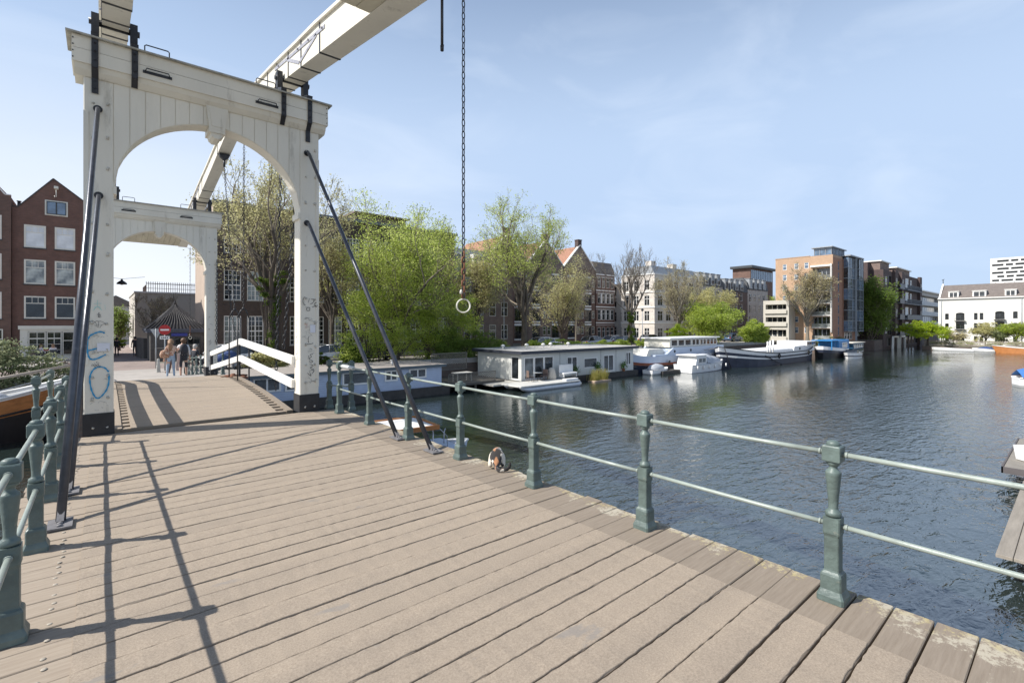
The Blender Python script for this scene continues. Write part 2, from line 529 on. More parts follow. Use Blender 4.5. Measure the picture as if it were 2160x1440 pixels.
mb.add([(-2500,-2500,WZ),(2500,-2500,WZ),(2500,2500,WZ),(-2500,2500,WZ)], [(0,1,2,3)])
wt = mb.build('water', water_material()); wt['kind'] = 'structure'

def surf(name, col, col2, sc=6.0, bump=0.3, bs=60.0, rough=0.9, big=0.6):
    return mat(name, col, rough, 0.16, big, bump, bs, dirt=col2, dscale=sc, dlow=0.45, dhigh=0.75)
BRICKPAVE = brick_mat('street_pavers', (0.30,0.24,0.21), (0.25,0.20,0.18), (0.16,0.14,0.12), 1.0)
QUAYW = brick_mat('quay_wall_brick', (0.17,0.12,0.095), (0.12,0.09,0.075), (0.12,0.11,0.10), 2.0)
STONE = mat('quay_coping_stone', (0.34,0.33,0.31), 0.8, 0.15, 3, 0.2, 20)
PAVE = surf('pavement', (0.34,0.32,0.29), (0.26,0.24,0.22), 3.0)
EARTH = surf('bank_earth', (0.10,0.09,0.055), (0.06,0.075,0.03), 3.0)

def land(name, poly, z, mats, wall=True):
    mbl = MB()
    n = len(poly)
    mbl.add([(x,y,z) for x,y in poly], [tuple(range(n))], 0)
    if wall:
        for i in range(n):
            a, b_ = poly[i], poly[(i+1) % n]
            mbl.add([(a[0],a[1],z),(b_[0],b_[1],z),(b_[0],b_[1],WZ-2),(a[0],a[1],WZ-2)], [(0,1,2,3)], 1)
    o = mbl.build(name, mats); o['kind'] = 'structure'
    return o
gmat = surf('ground_cover', (0.20,0.19,0.16), (0.13,0.14,0.09), 0.4)
land('ground', [(-1500,34),(86,34),(88,27),(107,26),(107,24.5),(1800,24.5),(1800,1800),(-1500,1800)], GZ, [gmat, QUAYW])
land('far_bank', [(117,-1500),(1800,-1500),(1800,19.5),(117,19.5)], GZ-1.1, [gmat, QUAYW])
land('near_bank', [(-1500,-1500),(100,-1500),(100,-9),(4.4,-9),(4.4,-5),(-1.2,-5),(-1.2,-9),(-1500,-9)], GZ, [gmat, QUAYW])
# quay street and pavement, laid as sheets
mb = MB()
mb.add([(-60,40,GZ+.004),(86,40,GZ+.004),(86,45.4,GZ+.004),(-60,45.4,GZ+.004)], [(0,1,2,3)])
mb.add([(0.6,45.4,GZ+.004),(3.2,45.4,GZ+.004),(3.2,140,GZ+.004),(0.6,140,GZ+.004)], [(0,1,2,3)])
o = mb.build('road', BRICKPAVE); o['kind'] = 'structure'
mb = MB()
mb.add([(-60,34.4,GZ+.006),(86,34.4,GZ+.006),(86,39.9,GZ+.006),(-60,39.9,GZ+.006)], [(0,1,2,3)])
mb.box(-60,45.5,GZ-.2,0.5,54.9,GZ+.12)
mb.box(6.2,45.5,GZ-.2,86,45.95,GZ+.12)
o = mb.build('pavement', PAVE); o['kind'] = 'structure'
mb = MB()
for x0, x1 in ((-60,-0.9),(4.2,86)):
    mb.cbox(x0,33.9,GZ-.3,x1,34.38,GZ+.1,.02)
o = mb.build('quay_coping', STONE); o['kind'] = 'structure'
# ramp from the far portal down to the quay street
mb = MB()
prof = [(21.6,-.2),(24.5,-.36),(28,-.72),(32,-1.05),(36,-1.185),(40.0,-1.192)]
for i in range(len(prof)-1):
    (y0,z0),(y1,z1) = prof[i], prof[i+1]
    mb.add([(-.75,y0,z0),(4.0,y0,z0),(4.0,y1,z1),(-.75,y1,z1)], [(0,1,2,3)], 0)
    mb.add([(4.0,y0,z0),(4.0,y1,z1),(4.0,y1,-5),(4.0,y0,-5)], [(0,1,2,3)], 1)
    mb.add([(-.75,y0,z0),(-.75,y1,z1),(-.75,y1,-5),(-.75,y0,-5)], [(0,1,2,3)], 1)
mb.add([(-.75,21.6,-.2),(4.0,21.6,-.2),(4.0,21.6,-5),(-.75,21.6,-5)], [(0,1,2,3)], 1)
o = mb.build('ramp', [surf('ramp_pavers', (0.37,0.34,0.31), (0.30,0.28,0.25), 3.0), QUAYW]); o['kind'] = 'structure'

# ================================================================== bridge deck
rnd = random.Random(5)
def deck_wood():
    m, t, b = node_mat('weathered_deck_wood')
    N = t.nodes; L = t.links
    g = N.new('ShaderNodeTexCoord')
    mp_ = N.new('ShaderNodeMapping'); mp_.inputs['Scale'].default_value = (1.0,14,14); L.new(g.outputs['Object'], mp_.inputs['Vector'])
    n = N.new('ShaderNodeTexNoise'); n.inputs['Scale'].default_value = 3.2; n.inputs['Detail'].default_value = 9; n.inputs['Roughness'].default_value = 0.7; L.new(mp_.outputs['Vector'], n.inputs['Vector'])
    r = N.new('ShaderNodeValToRGB'); e = r.color_ramp.elements
    e[0].position = .25; e[0].color = (.22,.175,.13,1); e[1].position = .75; e[1].color = (.33,.275,.215,1)
    L.new(n.outputs['Fac'], r.inputs['Fac'])
    # the right board ends carry old brown traffic dirt, the left ends are bleached
    spx = N.new('ShaderNodeSeparateXYZ'); L.new(g.outputs['Object'], spx.inputs[0])
    br_ = N.new('ShaderNodeMapRange'); br_.inputs['From Min'].default_value = -1.7; br_.inputs['From Max'].default_value = 1.7; br_.inputs['To Min'].default_value = 1.12; br_.inputs['To Max'].default_value = .84
    L.new(spx.outputs['X'], br_.inputs['Value'])
    hs = N.new('ShaderNodeHueSaturation'); L.new(br_.outputs[0], hs.inputs['Value']); L.new(r.outputs['Color'], hs.inputs['Color'])
    # lichen: grows on the outer board ends
    l1 = N.new('ShaderNodeTexNoise'); l1.inputs['Scale'].default_value = 22; l1.inputs['Detail'].default_value = 8; l1.inputs['Roughness'].default_value = .75; L.new(g.outputs['Object'], l1.inputs['Vector'])
    l2 = N.new('ShaderNodeTexNoise'); l2.inputs['Scale'].default_value = 2.3; l2.inputs['Detail'].default_value = 3; L.new(g.outputs['Object'], l2.inputs['Vector'])
    mu = N.new('ShaderNodeMath'); mu.operation = 'MULTIPLY'; L.new(l1.outputs['Fac'], mu.inputs[0]); L.new(l2.outputs['Fac'], mu.inputs[1])
    sp = N.new('ShaderNodeSeparateXYZ'); L.new(g.outputs['Object'], sp.inputs[0])
    mr = N.new('ShaderNodeMapRange'); mr.inputs['From Min'].default_value = 1.72; mr.inputs['From Max'].default_value = 2.20; mr.inputs['To Min'].default_value = -.09; mr.inputs['To Max'].default_value = .09
    L.new(sp.outputs['X'], mr.inputs['Value'])
    ad = N.new('ShaderNodeMath'); L.new(mu.outputs[0], ad.inputs[0]); L.new(mr.outputs[0], ad.inputs[1])
    lr = N.new('ShaderNodeValToRGB'); lr.color_ramp.elements[0].position = .335; lr.color_ramp.elements[1].position = .375; L.new(ad.outputs[0], lr.inputs['Fac'])
    lc = N.new('ShaderNodeValToRGB'); e = lc.color_ramp.elements; e[0].position = .46; e[0].color = (.38,.31,.12,1); e[1].position = .58; e[1].color = (.40,.36,.28,1)
    L.new(l2.outputs['Fac'], lc.inputs['Fac'])
    mm = N.new('ShaderNodeMix'); mm.data_type = 'RGBA'; L.new(lr.outputs['Color'], mm.inputs[0]); L.new(hs.outputs['Color'], mm.inputs[6]); L.new(lc.outputs['Color'], mm.inputs[7])
    L.new(mm.outputs[2], b.inputs['Base Color']); b.inputs['Roughness'].default_value = .85
    bp = N.new('ShaderNodeBump'); bp.inputs['Strength'].default_value = .5; bp.inputs['Distance'].default_value = .006
    L.new(n.outputs['Fac'], bp.inputs['Height']); L.new(bp.outputs['Normal'], b.inputs['Normal'])
    return m
def grit_mat():
    m, t, b = node_mat('sanded_grit_coating')
    N = t.nodes; L = t.links
    g = N.new('ShaderNodeTexCoord')
    n = N.new('ShaderNodeTexNoise'); n.inputs['Scale'].default_value = 95; n.inputs['Detail'].default_value = 6; n.inputs['Roughness'].default_value = .85; L.new(g.outputs['Object'], n.inputs['Vector'])
    n2 = N.new('ShaderNodeTexNoise'); n2.inputs['Scale'].default_value = 1.3; n2.inputs['Detail'].default_value = 8; n2.inputs['Roughness'].default_value = .7; L.new(g.outputs['Object'], n2.inputs['Vector'])
    r = N.new('ShaderNodeValToRGB'); e = r.color_ramp.elements; e[0].position = .34; e[0].color = (.215,.172,.128,1); e[1].position = .66; e[1].color = (.405,.336,.258,1)
    L.new(n.outputs['Fac'], r.inputs['Fac'])
    r2 = N.new('ShaderNodeValToRGB'); e = r2.color_ramp.elements; e[0].position = .3; e[0].color = (.84,.84,.85,1); e[1].position = .7; e[1].color = (1.08,1.07,1.06,1)
    mpb = N.new('ShaderNodeMapping'); mpb.inputs['Scale'].default_value = (.12,5.2,1); L.new(g.outputs['Object'], mpb.inputs['Vector'])
    n5 = N.new('ShaderNodeTexNoise'); n5.inputs['Scale'].default_value = 1.0; n5.inputs['Detail'].default_value = 1; L.new(mpb.outputs['Vector'], n5.inputs['Vector'])
    av = N.new('ShaderNodeMath'); av.operation = 'ADD'; L.new(n2.outputs['Fac'], av.inputs[0]); L.new(n5.outputs['Fac'], av.inputs[1])
    hv = N.new('ShaderNodeMath'); hv.operation = 'MULTIPLY'; hv.inputs[1].default_value = .5; L.new(av.outputs[0], hv.inputs[0])
    L.new(hv.outputs[0], r2.inputs['Fac'])
    mm = N.new('ShaderNodeMix'); mm.data_type = 'RGBA'; mm.blend_type = 'MULTIPLY'; mm.inputs[0].default_value = 1
    L.new(r.outputs['Color'], mm.inputs[6]); L.new(r2.outputs['Color'], mm.inputs[7])
    # worn bare patches
    n3 = N.new('ShaderNodeTexNoise'); n3.inputs['Scale'].default_value = 1.05; n3.inputs['Detail'].default_value = 6; n3.inputs['Roughness'].default_value = .62
    mp_ = N.new('ShaderNodeMapping'); mp_.inputs['Scale'].default_value = (1,2.4,1); mp_.inputs['Location'].default_value = (3.1,1.7,0); L.new(g.outputs['Object'], mp_.inputs['Vector']); L.new(mp_.outputs['Vector'], n3.inputs['Vector'])
    r3 = N.new('ShaderNodeValToRGB'); r3.color_ramp.elements[0].position = .645; r3.color_ramp.elements[1].position = .675; L.new(n3.outputs['Fac'], r3.inputs['Fac'])
    m3 = N.new('ShaderNodeMix'); m3.data_type = 'RGBA'; m3.inputs[7].default_value = (.22,.20,.18,1)
    ml = N.new('ShaderNodeMath'); ml.operation = 'MULTIPLY'; ml.inputs[1].default_value = .7; L.new(r3.outputs['Color'], ml.inputs[0])
    L.new(ml.outputs[0], m3.inputs[0]); L.new(mm.outputs[2], m3.inputs[6])
    L.new(m3.outputs[2], b.inputs['Base Color']); b.inputs['Roughness'].default_value = .8
    bp = N.new('ShaderNodeBump'); bp.inputs['Strength'].default_value = .5; bp.inputs['Distance'].default_value = .003
    L.new(n.outputs['Fac'], bp.inputs['Height']); L.new(bp.outputs['Normal'], b.inputs['Normal'])
    return m
WOOD = deck_wood()
GRIT = grit_mat()
DARKW = mat('dark_underside_timber', (0.05,0.042,0.035), 0.9, 0.3, 4)
def plank(mb, x0, x1, y0, y1, zt, th, mi, nsub, jit, cham=.008):
    """board along x with slightly wavy, chamfered long edges"""
    rows = []
    for i in range(nsub+1):
        x = x0 + (x1-x0)*i/nsub
        a = y0 + rnd.uniform(-jit, jit); b_ = y1 + rnd.uniform(-jit, jit)
        dz = rnd.uniform(-.0012,.0012)
        rows.append([(x,a,zt-th),(x,a,zt-cham+dz),(x,a+cham,zt+dz),(x,b_-cham,zt+dz),(x,b_,zt-cham+dz),(x,b_,zt-th)])
    v = [p for r_ in rows for p in r_]
    f = []
    for i in range(nsub):
        for k in range(6):
            k2 = (k+1) % 6
            f.append((i*6+k, i*6+k2, (i+1)*6+k2, (i+1)*6+k))
    f.append((5,4,3,2,1,0)); n_ = nsub*6; f.append((n_,n_+1,n_+2,n_+3,n_+4,n_+5))
    mb.add(v, f, mi)
deck = thing('bridge_deck', 'sanded timber plank deck of the fixed bridge approach in front', 'bridge deck', (1.6,4,0))
OX, OY = 1.6, 4.0
def woff(mb):   # world coordinates -> local to the deck empty
    mb.v = [(p[0]-OX, p[1]-OY, p[2]) for p in mb.v]; return mb
mbw = MB(); mbg = MB()
y = -4.6
while y < 10.2:
    w_ = rnd.choice((.194,.198,.203,.200))
    gap = rnd.choice((.004,.005,.006,.005,.008,.012)) if y < 7 else rnd.choice((.004,.006,.007))
    y1 = min(y + w_, 10.28)
    zt = rnd.uniform(-.004,.003)
    xr = 3.86 + rnd.uniform(-.018,.018); xl = -.62 + rnd.uniform(-.02,.02)
    plank(mbw, xl, xr, y, y1-gap, zt, .07, 0, 10, .0015, .005)
    plank(mbg, -.125+rnd.uniform(-.004,.004), 3.30+rnd.uniform(-.004,.004), y+.002, y1-gap-.002, zt+.004, .03, 0, 70, .0034, .003)
    y = y1
# darker butt ends laid at random lengths near the right edge
o = woff(mbg).build('grit_coating', GRIT, deck, (0,0,0))
mb = MB()
for x in (-.4,.3,1.0,1.7,2.4,3.1,3.62):
    mb.box(x-.1,-4.6,-.42,x+.1,10.25,-.075)
mb.box(-.5,10.0,-.6,3.75,10.26,-.43)
for yy in (-1.5,4.2,10.0):
    for x in (-.2,1.6,3.4):
        mb.lathe([(.15,-5),(.15,-.43)], 10, 0, (x,yy,0))
    mb.box(-.5,yy-.15,-.75,3.75,yy+.15,-.44)
woff(mb).build('underframe', DARKW, deck)
# nail heads along the left board ends
yy = -1.0
while yy < 9.6:
    mbw.lathe([(.015,0.0),(.013,.003),(.005,.005)], 8, 1, (-.245+rnd.uniform(-.018,.018), yy+rnd.uniform(-.02,.02), .001))
    yy += rnd.choice((.10,.10,.2))
woff(mbw).build('planking', [WOOD, mat('worn_nails', (.36,.32,.26), .7, .2, 20)], deck)

# ---- railings
def post_mesh(name, parent, x, y, z=0.0):
    mbp = MB()
    mbp.sq([(.100,0),(.100,.035),(.078,.075),(.078,.165),(.072,.178),(.058,.190),(.055,.20),(.055,.415),(.060,.43),(.063,.435),(.063,.54)], 0, .14)
    mbp.lathe([(.040,.54),(.058,.545),(.062,.560),(.058,.575),(.040,.585),(.036,.600),(.040,.66),(.052,.76),(.059,.815),(.060,.828),(.054,.838),(.040,.848),(.030,.862),(.034,.874),(.052,.885),(.055,.895),(.050,.905)], 16)
    b0 = len(mbp.v)
    mbp.sq([(.066,.905),(.068,.91),(.068,1.0),(.060,1.008)], 0, .06)
    mbp.lathe([(.050,1.006),(.052,1.014),(.046,1.028),(.028,1.036),(.006,1.039)], 14)
    mbp.v = [(p[0]*.77, p[1]*.77, p[2]) for p in mbp.v]
    return mbp.build(name, GREEN, parent, (x,y,z))
PM = {}
def add_post(parent, x, y, z=0.0, rz=0):
    if 'p' not in PM:
        o_ = post_mesh('post', parent, x, y, z); PM['p'] = o_
    else:
        o_ = PM['p'].copy(); C.objects.link(o_); o_.parent = parent; o_.location = (x,y,z)
    o_.rotation_euler = (0,0,rz)
    return o_
def rail(parent, pts, z, name='rail', r=.0165):
    mbr = MB()
    for i in range(len(pts)-1):
        a, b_ = Vector((*pts[i][:2], pts[i][2]+z)), Vector((*pts[i+1][:2], pts[i+1][2]+z))
        n_ = 3
        d_ = (b_-a).length
        mid = [a.lerp(b_, t) + Vector((0,0,-.004*math.sin(PI*t))) for t in (0,.33,.66,1)]
        mbr.tube(mid, r, 12)
        k = .07/d_
        for t in (k, 1-k):
            p = a.lerp(b_, t); q = a.lerp(b_, t + (.012/d_ if t < .5 else -.012/d_))
            mbr.tube([p, q], r*1.25, 12)
    return mbr.build(name, RAILM, parent)
def railing(label, pts, group=None, first=True):
    bx, by, bz = pts[0]
    t_ = thing('railing', label, 'railing', (bx,by,bz), 0, group)
    loc = [(p[0]-bx, p[1]-by, p[2]-bz) for p in pts]
    for p in loc: add_post(t_, *p)
    rail(t_, loc, .955); rail(t_, loc, .488, r=.016)
    return t_
YS = [1.06 + 1.443*i for i in range(7)]
RR = railing('green cast iron bridge railing on the right, running along the water edge of the deck', [(3.66,-1.826,0),(3.66,-.383,0)] + [(3.66,y_,0) for y_ in YS])
RL = railing('green cast iron bridge railing on the left edge of the deck, seen from close by', [(-.40,-.383,0)] + [(-.40,y_,0) for y_ in YS])
railing('short green return railing at the outer side of the near right portal post', [(4.0,9.95,0),(3.72,10.45,0)])
railing('short green return railing left of the near left portal post', [(-.74,9.98,0),(-.66,11.2,0)])
railing('green railing on the right side of the far ramp beyond the second portal', [(3.75,22.6+1.443*i,[-.25,-.36,-.5,-.64,-.78,-.9,-1.0,-1.08,-1.12][i]) for i in range(9)])
railing('green railing on the left side of the far ramp beyond the second portal', [(-.45,22.6+1.443*i,[-.25,-.36,-.5,-.64,-.78,-.9,-1.0,-1.08,-1.12][i]) for i in range(9)])
# clear tape wound on the rail by the portal
mb = MB()
a = Vector((0,0,0)); pts = []
mb.tube([(0,0,0),(0,-.55,0)], .036, 10)
for i in range(7):
    yy = -.03 - i*.08
    mb.tube([(.02,yy,.02),(-.02,yy-.03,-.03)], .012, 6)
tp = mb.build('wrapped_sleeve', mat('white_plastic_wrap', (.6,.63,.62), .35, .2, 20), None, (3.66,9.55,.957))
tag(tp, 'white plastic wrap wound round the top rail beside the right portal post', 'wrapping')

# ================================================================== portals (hameipoort) 
PX0, PX1 = -.225, 3.44      # outer faces of the two posts
def arch_z(x, zs=4.05, rise=1.36, c=1.61, hw=1.46):
    u = (x-c)/hw
    if abs(u) >= 1: return zs
    return zs + rise*math.sqrt(max(0, 1-u*u))
def portal(label, y0, zb, front=-1):
    """posts, boarded arch, cornice. front=-1: the stays side looks to -y"""
    t_ = thing('bridge_portal', label, 'bridge portal', (1.61, y0+.185, zb))
    ox, oy = 1.61, y0+.185
    def L_(mb): mb.v = [(p[0]-ox, (p[1]-oy)*(-front if front == 1 else 1) if False else p[1]-oy, p[2]) for p in mb.v]; return mb
    ya_, yb_ = y0, y0+.37
    for x0, x1 in ((PX0,.147),(3.066,PX1)):
        m_ = MB()
        m_.cbox(x0,ya_,.36,x1,yb_,5.8,.012,0)
        side = x0 if x0 < 0 else x1
        m_.box(x0-.012,ya_-.012,0,x1+.012,yb_+.012,.36,1)
        L_(m_).build('post', [CREAM,BLACKP], t_)
        # applied corner strip on the shaded face, stopping above the base
        m_ = MB()
        xs_ = (x0-.001, x0+.062) if x0 < 0 else (x1-.055, x1+.001)
        m_.box(min(xs_),ya_-.014,1.15 if x0 < 0 else .5,max(xs_),ya_,5.2)
        L_(m_).build('corner_strip', CREAM, t_)
        m_ = MB()
        for zz in (.12,.62,.95,1.35,1.8,2.3,2.9,3.4,4.3,4.8,5.35):
            for xx in (x0+.11, x1-.08):
                m_.tube([(xx+rnd.uniform(-.02,.02),ya_-.014,zz+rnd.uniform(-.06,.06)),(xx,ya_,zz)], .018, 8)
        L_(m_).build('bolts', BOLT, t_)
    # boarded arch spandrel
    m_ = MB()
    edges = [.147 + i*(3.066-.147)/14 for i in range(15)]
    g_ = .005
    for i in range(14):
        xa_, xb_ = edges[i]+g_, edges[i+1]-g_
        n_ = 5
        for k in range(n_):
            u0, u1 = xa_+(xb_-xa_)*k/n_, xa_+(xb_-xa_)*(k+1)/n_
            z0, z1 = arch_z(u0), arch_z(u1)
            v = [(u0,ya_,z0),(u1,ya_,z1),(u1,ya_,5.8),(u0,ya_,5.8),(u0,ya_+.03,z0),(u1,ya_+.03,z1),(u1,ya_+.03,5.8),(u0,ya_+.03,5.8)]
            fs = [(0,1,2,3),(0,4,5,1)]
            if k == 0: fs.append((0,3,7,4))
            if k == n_-1: fs.append((1,5,6,2))
            m_.add(v, fs)
            v = [(u0,yb_,z0),(u1,yb_,z1),(u1,yb_,5.8),(u0,yb_,5.8),(u0,yb_-.03,z0),(u1,yb_-.03,z1),(u1,yb_-.03,5.8),(u0,yb_-.03,5.8)]
            m_.add(v, fs)
    # core and arched soffit
    N_ = 44
    pts = [(.147+(3.066-.147)*k/N_) for k in range(N_+1)]
    for k in range(N_):
        u0, u1 = pts[k], pts[k+1]
        z0, z1 = arch_z(u0)-.012, arch_z(u1)-.012
        v = [(u0,ya_+.012,z0),(u1,ya_+.012,z1),(u1,ya_+.012,5.79),(u0,ya_+.012,5.79),(u0,yb_-.012,z0),(u1,yb_-.012,z1),(u1,yb_-.012,5.79),(u0,yb_-.012,5.79)]
        m_.add(v, [(0,1,2,3),(0,4,5,1),(4,7,6,5)])
    L_(m_).build('arch_boards', CREAM, t_)
    # imposts
    m_ = MB()
    for xa_, xb_ in ((.14,.185),(3.028,3.073)):
        m_ = MB(); m_.box(xa_,ya_-.008,3.93,xb_,yb_+.008,4.05); L_(m_).build('impost', CREAM, t_)
    # keystone with a rounded drop
    m_ = MB()
    for yy0, yy1 in ((ya_-.035,ya_),(yb_,yb_+.035)):
        m_.prism([(1.49,5.34),(1.73,5.34),(1.79,5.78),(1.43,5.78)], 'y', yy0, yy1)
        m_.prism([(1.525,5.40),(1.695,5.40),(1.735,5.72),(1.485,5.72)], 'y', yy0-.008 if yy0 < oy else yy1, yy0 if yy0 < oy else yy1+.008)
    m_.box(1.48,ya_-.03,5.29,1.74,yb_+.03,5.38)
    m_.prism([(1.51,5.29),(1.71,5.29),(1.69,5.23),(1.64,5.19),(1.58,5.19),(1.53,5.23)], 'y', ya_-.01, yb_+.01)
    L_(m_).build('keystone', CREAM, t_)
    # cornice
    m_ = MB()
    m_.prism([(ya_-.02,5.74),(yb_+.02,5.74),(yb_+.09,5.82),(yb_+.12,5.90),(ya_-.12,5.90),(ya_-.09,5.82)], 'x', -.33, 3.55)
    m_.box(-.36,ya_-.145,5.90,3.58,yb_+.145,6.105)
    m_.box(-.36,ya_-.140,6.113,3.58,yb_+.140,6.315)
    L_(m_).build('cornice', CREAM, t_)
    m_ = MB()
    m_.prism([(ya_-.20,6.315),(yb_+.20,6.315),(yb_+.19,6.345),(oy,6.385),(ya_-.19,6.345)], 'x', -.43, 3.65)
    L_(m_).build('cap_board', mat('weathered_cap_paint', (.42,.40,.34), .7, .25, 4, .3, 20, dirt=(.18,.17,.14), dscale=6), t_)
    m_ = MB()
    for xx in (-.345, 3.555):
        for k in range(4):
            m_.tube([(xx,ya_-.155,5.95+k*.1),(xx,ya_-.14,5.95+k*.1)], .01, 6)
    L_(m_).build('cornice_screws', IRON, t_)
    # black straps carrying the balance beams
    for xx, zb_ in ((-.085,5.50),(.415,5.76),(2.72,5.80),(3.215,5.52)):
        m_ = MB()
        sd = front
        yf = ya_-.148 if sd < 0 else yb_+.148
        yg = ya_-.001 if sd < 0 else yb_+.001
        yo = .02*sd
        m_.beam((xx,yf+yo/2,5.86),(xx,yf+yo/2,6.40), .085, .02, up=(0,1,0))
        m_.beam((xx,yg+yo,zb_),(xx,yg+yo,5.75), .085, .02, up=(0,1,0))
        m_.beam((xx,yg+yo,5.74),(xx,yf+yo/2,5.90), .085, .02, up=(0,1,0))
        m_.beam((xx,yf+yo/2,6.38),(xx,oy,6.50), .10, .07, up=(0,0,1))
        m_.beam((xx,oy,6.36),(xx,oy,6.86), .10, .16, up=(0,1,0))
        for zz in (zb_+.08, zb_+.2, 5.98, 6.12, 6.25):
            yb2 = (yg if zz < 5.8 else yf+yo/2)
            m_.tube([(xx,yb2+yo*.5,zz),(xx,yb2+yo*2.2,zz)], .014, 6)
        L_(m_).build('strap', IRON, t_)
    m_ = MB()
    for xx in (.165,2.97):
        m_.tube([(xx-.33,oy,6.74),(xx+.33,oy,6.74)], .05, 12)
    L_(m_).build('pivot_axle', IRON, t_)
    # grips on the cornice and hoops on its top
    for xx in (.72,2.42):
        m_ = MB()
        yf = ya_-.145
        m_.box(xx-.2,yf-.012,5.985,xx+.2,yf,6.03)
        m_.tube([(xx-.17,yf-.01,6.01),(xx-.15,yf-.06,6.05),(xx+.15,yf-.06,6.05),(xx+.17,yf-.01,6.01)], .010, 6)
        L_(m_).build('grip', IRON, t_)
        m_ = MB()
        m_.tube([(xx-.17,ya_-.06,6.33),(xx-.17,ya_-.06,6.48),(xx-.15,ya_-.06,6.50),(xx+.15,ya_-.06,6.50),(xx+.17,ya_-.06,6.48),(xx+.17,ya_-.06,6.33)], .010, 6)
        L_(m_).build('hoop', IRON, t_)
    return t_
P1 = portal('large cream wooden drawbridge portal in front with black feet and graffiti', 10.28, 0.0)
P2 = portal('cream wooden drawbridge portal at the far end of the bridge, seen through the first', 21.9, -.22, 1)

# ---- graffiti strokes as paint ribbons
def smooth_line(pts, n=6):
    if len(pts) < 3: return [Vector((p[0],0,p[1])) for p in pts]
    P_ = [pts[0]] + list(pts) + [pts[-1]]
    o_ = []
    for i in range(1, len(P_)-2):
        p0,p1,p2,p3 = [np.array(P_[j], float) for j in (i-1,i,i+1,i+2)]
        for k in range(n):
            t = k/n
            q = .5*((2*p1)+(-p0+p2)*t+(2*p0-5*p1+4*p2-p3)*t*t+(-p0+3*p1-3*p2+p3)*t**3)
            o_.append(Vector((q[0],0,q[1])))
    o_.append(Vector((P_[-2][0],0,P_[-2][1])))
    return o_
def strokes(name, lines, w_, matr, parent, origin, axis='x', label=None):
    """lines in metres on the post face; each stroke is a thin ribbon of paint lying on the wood"""
    m_ = MB()
    for li, ln in enumerate(lines):
        q = smooth_line(ln)
        d0 = .0012 + .0006*(li % 3)
        n_ = len(q); v = []; f = []
        for i, p in enumerate(q):
            t = (q[min(i+1,n_-1)] - q[max(i-1,0)])
            if t.length < 1e-9: t = Vector((1,0,0))
            t.normalize(); nn = Vector((-t.z,0,t.x))
            ww = w_*(.8+.2*math.sin(i*1.3+li))*(.55 if i in (0,n_-1) else 1)
            for s_ in (-1,1):
                c = p + nn*(ww/2*s_)
                v.append((c.x, -d0, c.z))
        for i in range(n_-1): f.append((2*i,2*i+2,2*i+3,2*i+1))
        m_.add(v, f)
    if axis == 'y': m_.v = [(p[1], -p[0], p[2]) for p in m_.v]
    o_ = m_.build(name, matr, parent, origin)
    if label: o_['label'] = label
    return o_
BLUEP = mat('blue_spray_paint', (.02,.27,.50), .5, .2, 8)
TEAL = mat('teal_spray_paint', (.30,.60,.55), .5, .25, 8)
MARK = mat('black_marker', (.03,.03,.035), .5, .3, 9)
GREYM = mat('grey_marker', (.25,.26,.25), .6, .3, 9)
PAPER = mat('paper_notice', (.70,.71,.76), .6, .05, 6)
REDM = mat('red_marker', (.50,.16,.10), .6, .3, 9)
px0, pzf = -.225, 10.28
def pp(lst, x0=175, xw=67.0, D_=7.8, base=918):
    """photo measurements on the left post face -> metres on that face"""
    return [((x-x0)/xw*.372, (base-y)/FPX*D_) for x, y in lst]
yl = -.185-.013
lf = (PX0-1.61, yl-.002, 0)
strokes('graffiti', [pp([(222,702),(212,699),(200,702),(189,708),(184,718),(184,740),(187,752),(194,757),(206,755),(225,747)]), pp([(186,738),(200,735),(214,732),(228,731)])], .027, BLUEP, P1, lf, label='blue spray letter E')
strokes('graffiti', [pp([(231,785),(222,776),(208,773),(196,779),(190,790),(189,803),(193,822),(200,835),(207,839),(216,834),(226,822),(231,806),(231,788)])], .026, BLUEP, P1, lf, label='blue spray letter O')
strokes('graffiti', [pp([(206,632),(206,646)]), pp([(197,640),(215,639)]), pp([(199,647),(213,646)]), pp([(196,655),(205,646),(216,654)]), pp([(222,642),(223,652)])], .009, TEAL, P1, lf)
def scribble(seed, x0, y0, x1, y1, n, k, jx, jy):
    r_ = random.Random(seed); o_ = []
    for i in range(n):
        cx, cy = r_.uniform(x0,x1), r_.uniform(y0,y1)
        o_.append([(cx+r_.uniform(-jx,jx)+jx*.7*j, cy+r_.uniform(-jy,jy)) for j in range(k)])
    return o_
sc1 = [[(184,681),(190,677),(196,676),(203,682),(205,690)],[(199,679),(204,676),(208,678),(207,690)],[(206,677),(214,677),(223,682),(216,684),(211,690)],[(184,681),(190,683),(196,680)]]
sc1 += scribble(1,204,662,220,668,5,3,3,4) + scribble(2,186,760,205,772,7,3,4,4)
strokes('graffiti', [pp(l) for l in sc1], .006, MARK, P1, lf)
sc2 = scribble(3,188,705,225,712,6,3,5,3)+scribble(4,190,740,225,750,8,3,4,4)+scribble(5,190,845,225,862,6,3,5,3)+scribble(6,215,795,228,800,2,3,4,3)+scribble(7,186,684,225,700,6,3,6,2)
strokes('graffiti', [pp(l) for l in sc2], .004, GREYM, P1, lf)
m_ = MB(); m_.box(.165,-.004,1.36,.325,0,1.49); m_.build('paper_notice', PAPER, P1, (PX0-1.61,yl-.0035,0))
def pr(lst): return [((x-632)/41.0*.378, (870-y)/FPX*9.96) for x, y in lst]
rf = (3.066-1.61, -.185-.0145, 0)
g1 = [[(647,632),(641,630),(638,636),(639,643),(644,647)],[(652,632),(649,641)],[(655,633),(662,634),(659,641),(653,644)],[(668,640),(663,643),(666,650),(669,646),(663,648),(658,650)],[(642,650),(650,651)],[(646,652),(652,651),(652,657),(646,657),(646,652)]]
strokes('graffiti', [pr(l) for l in g1], .012, MARK, P1, rf)
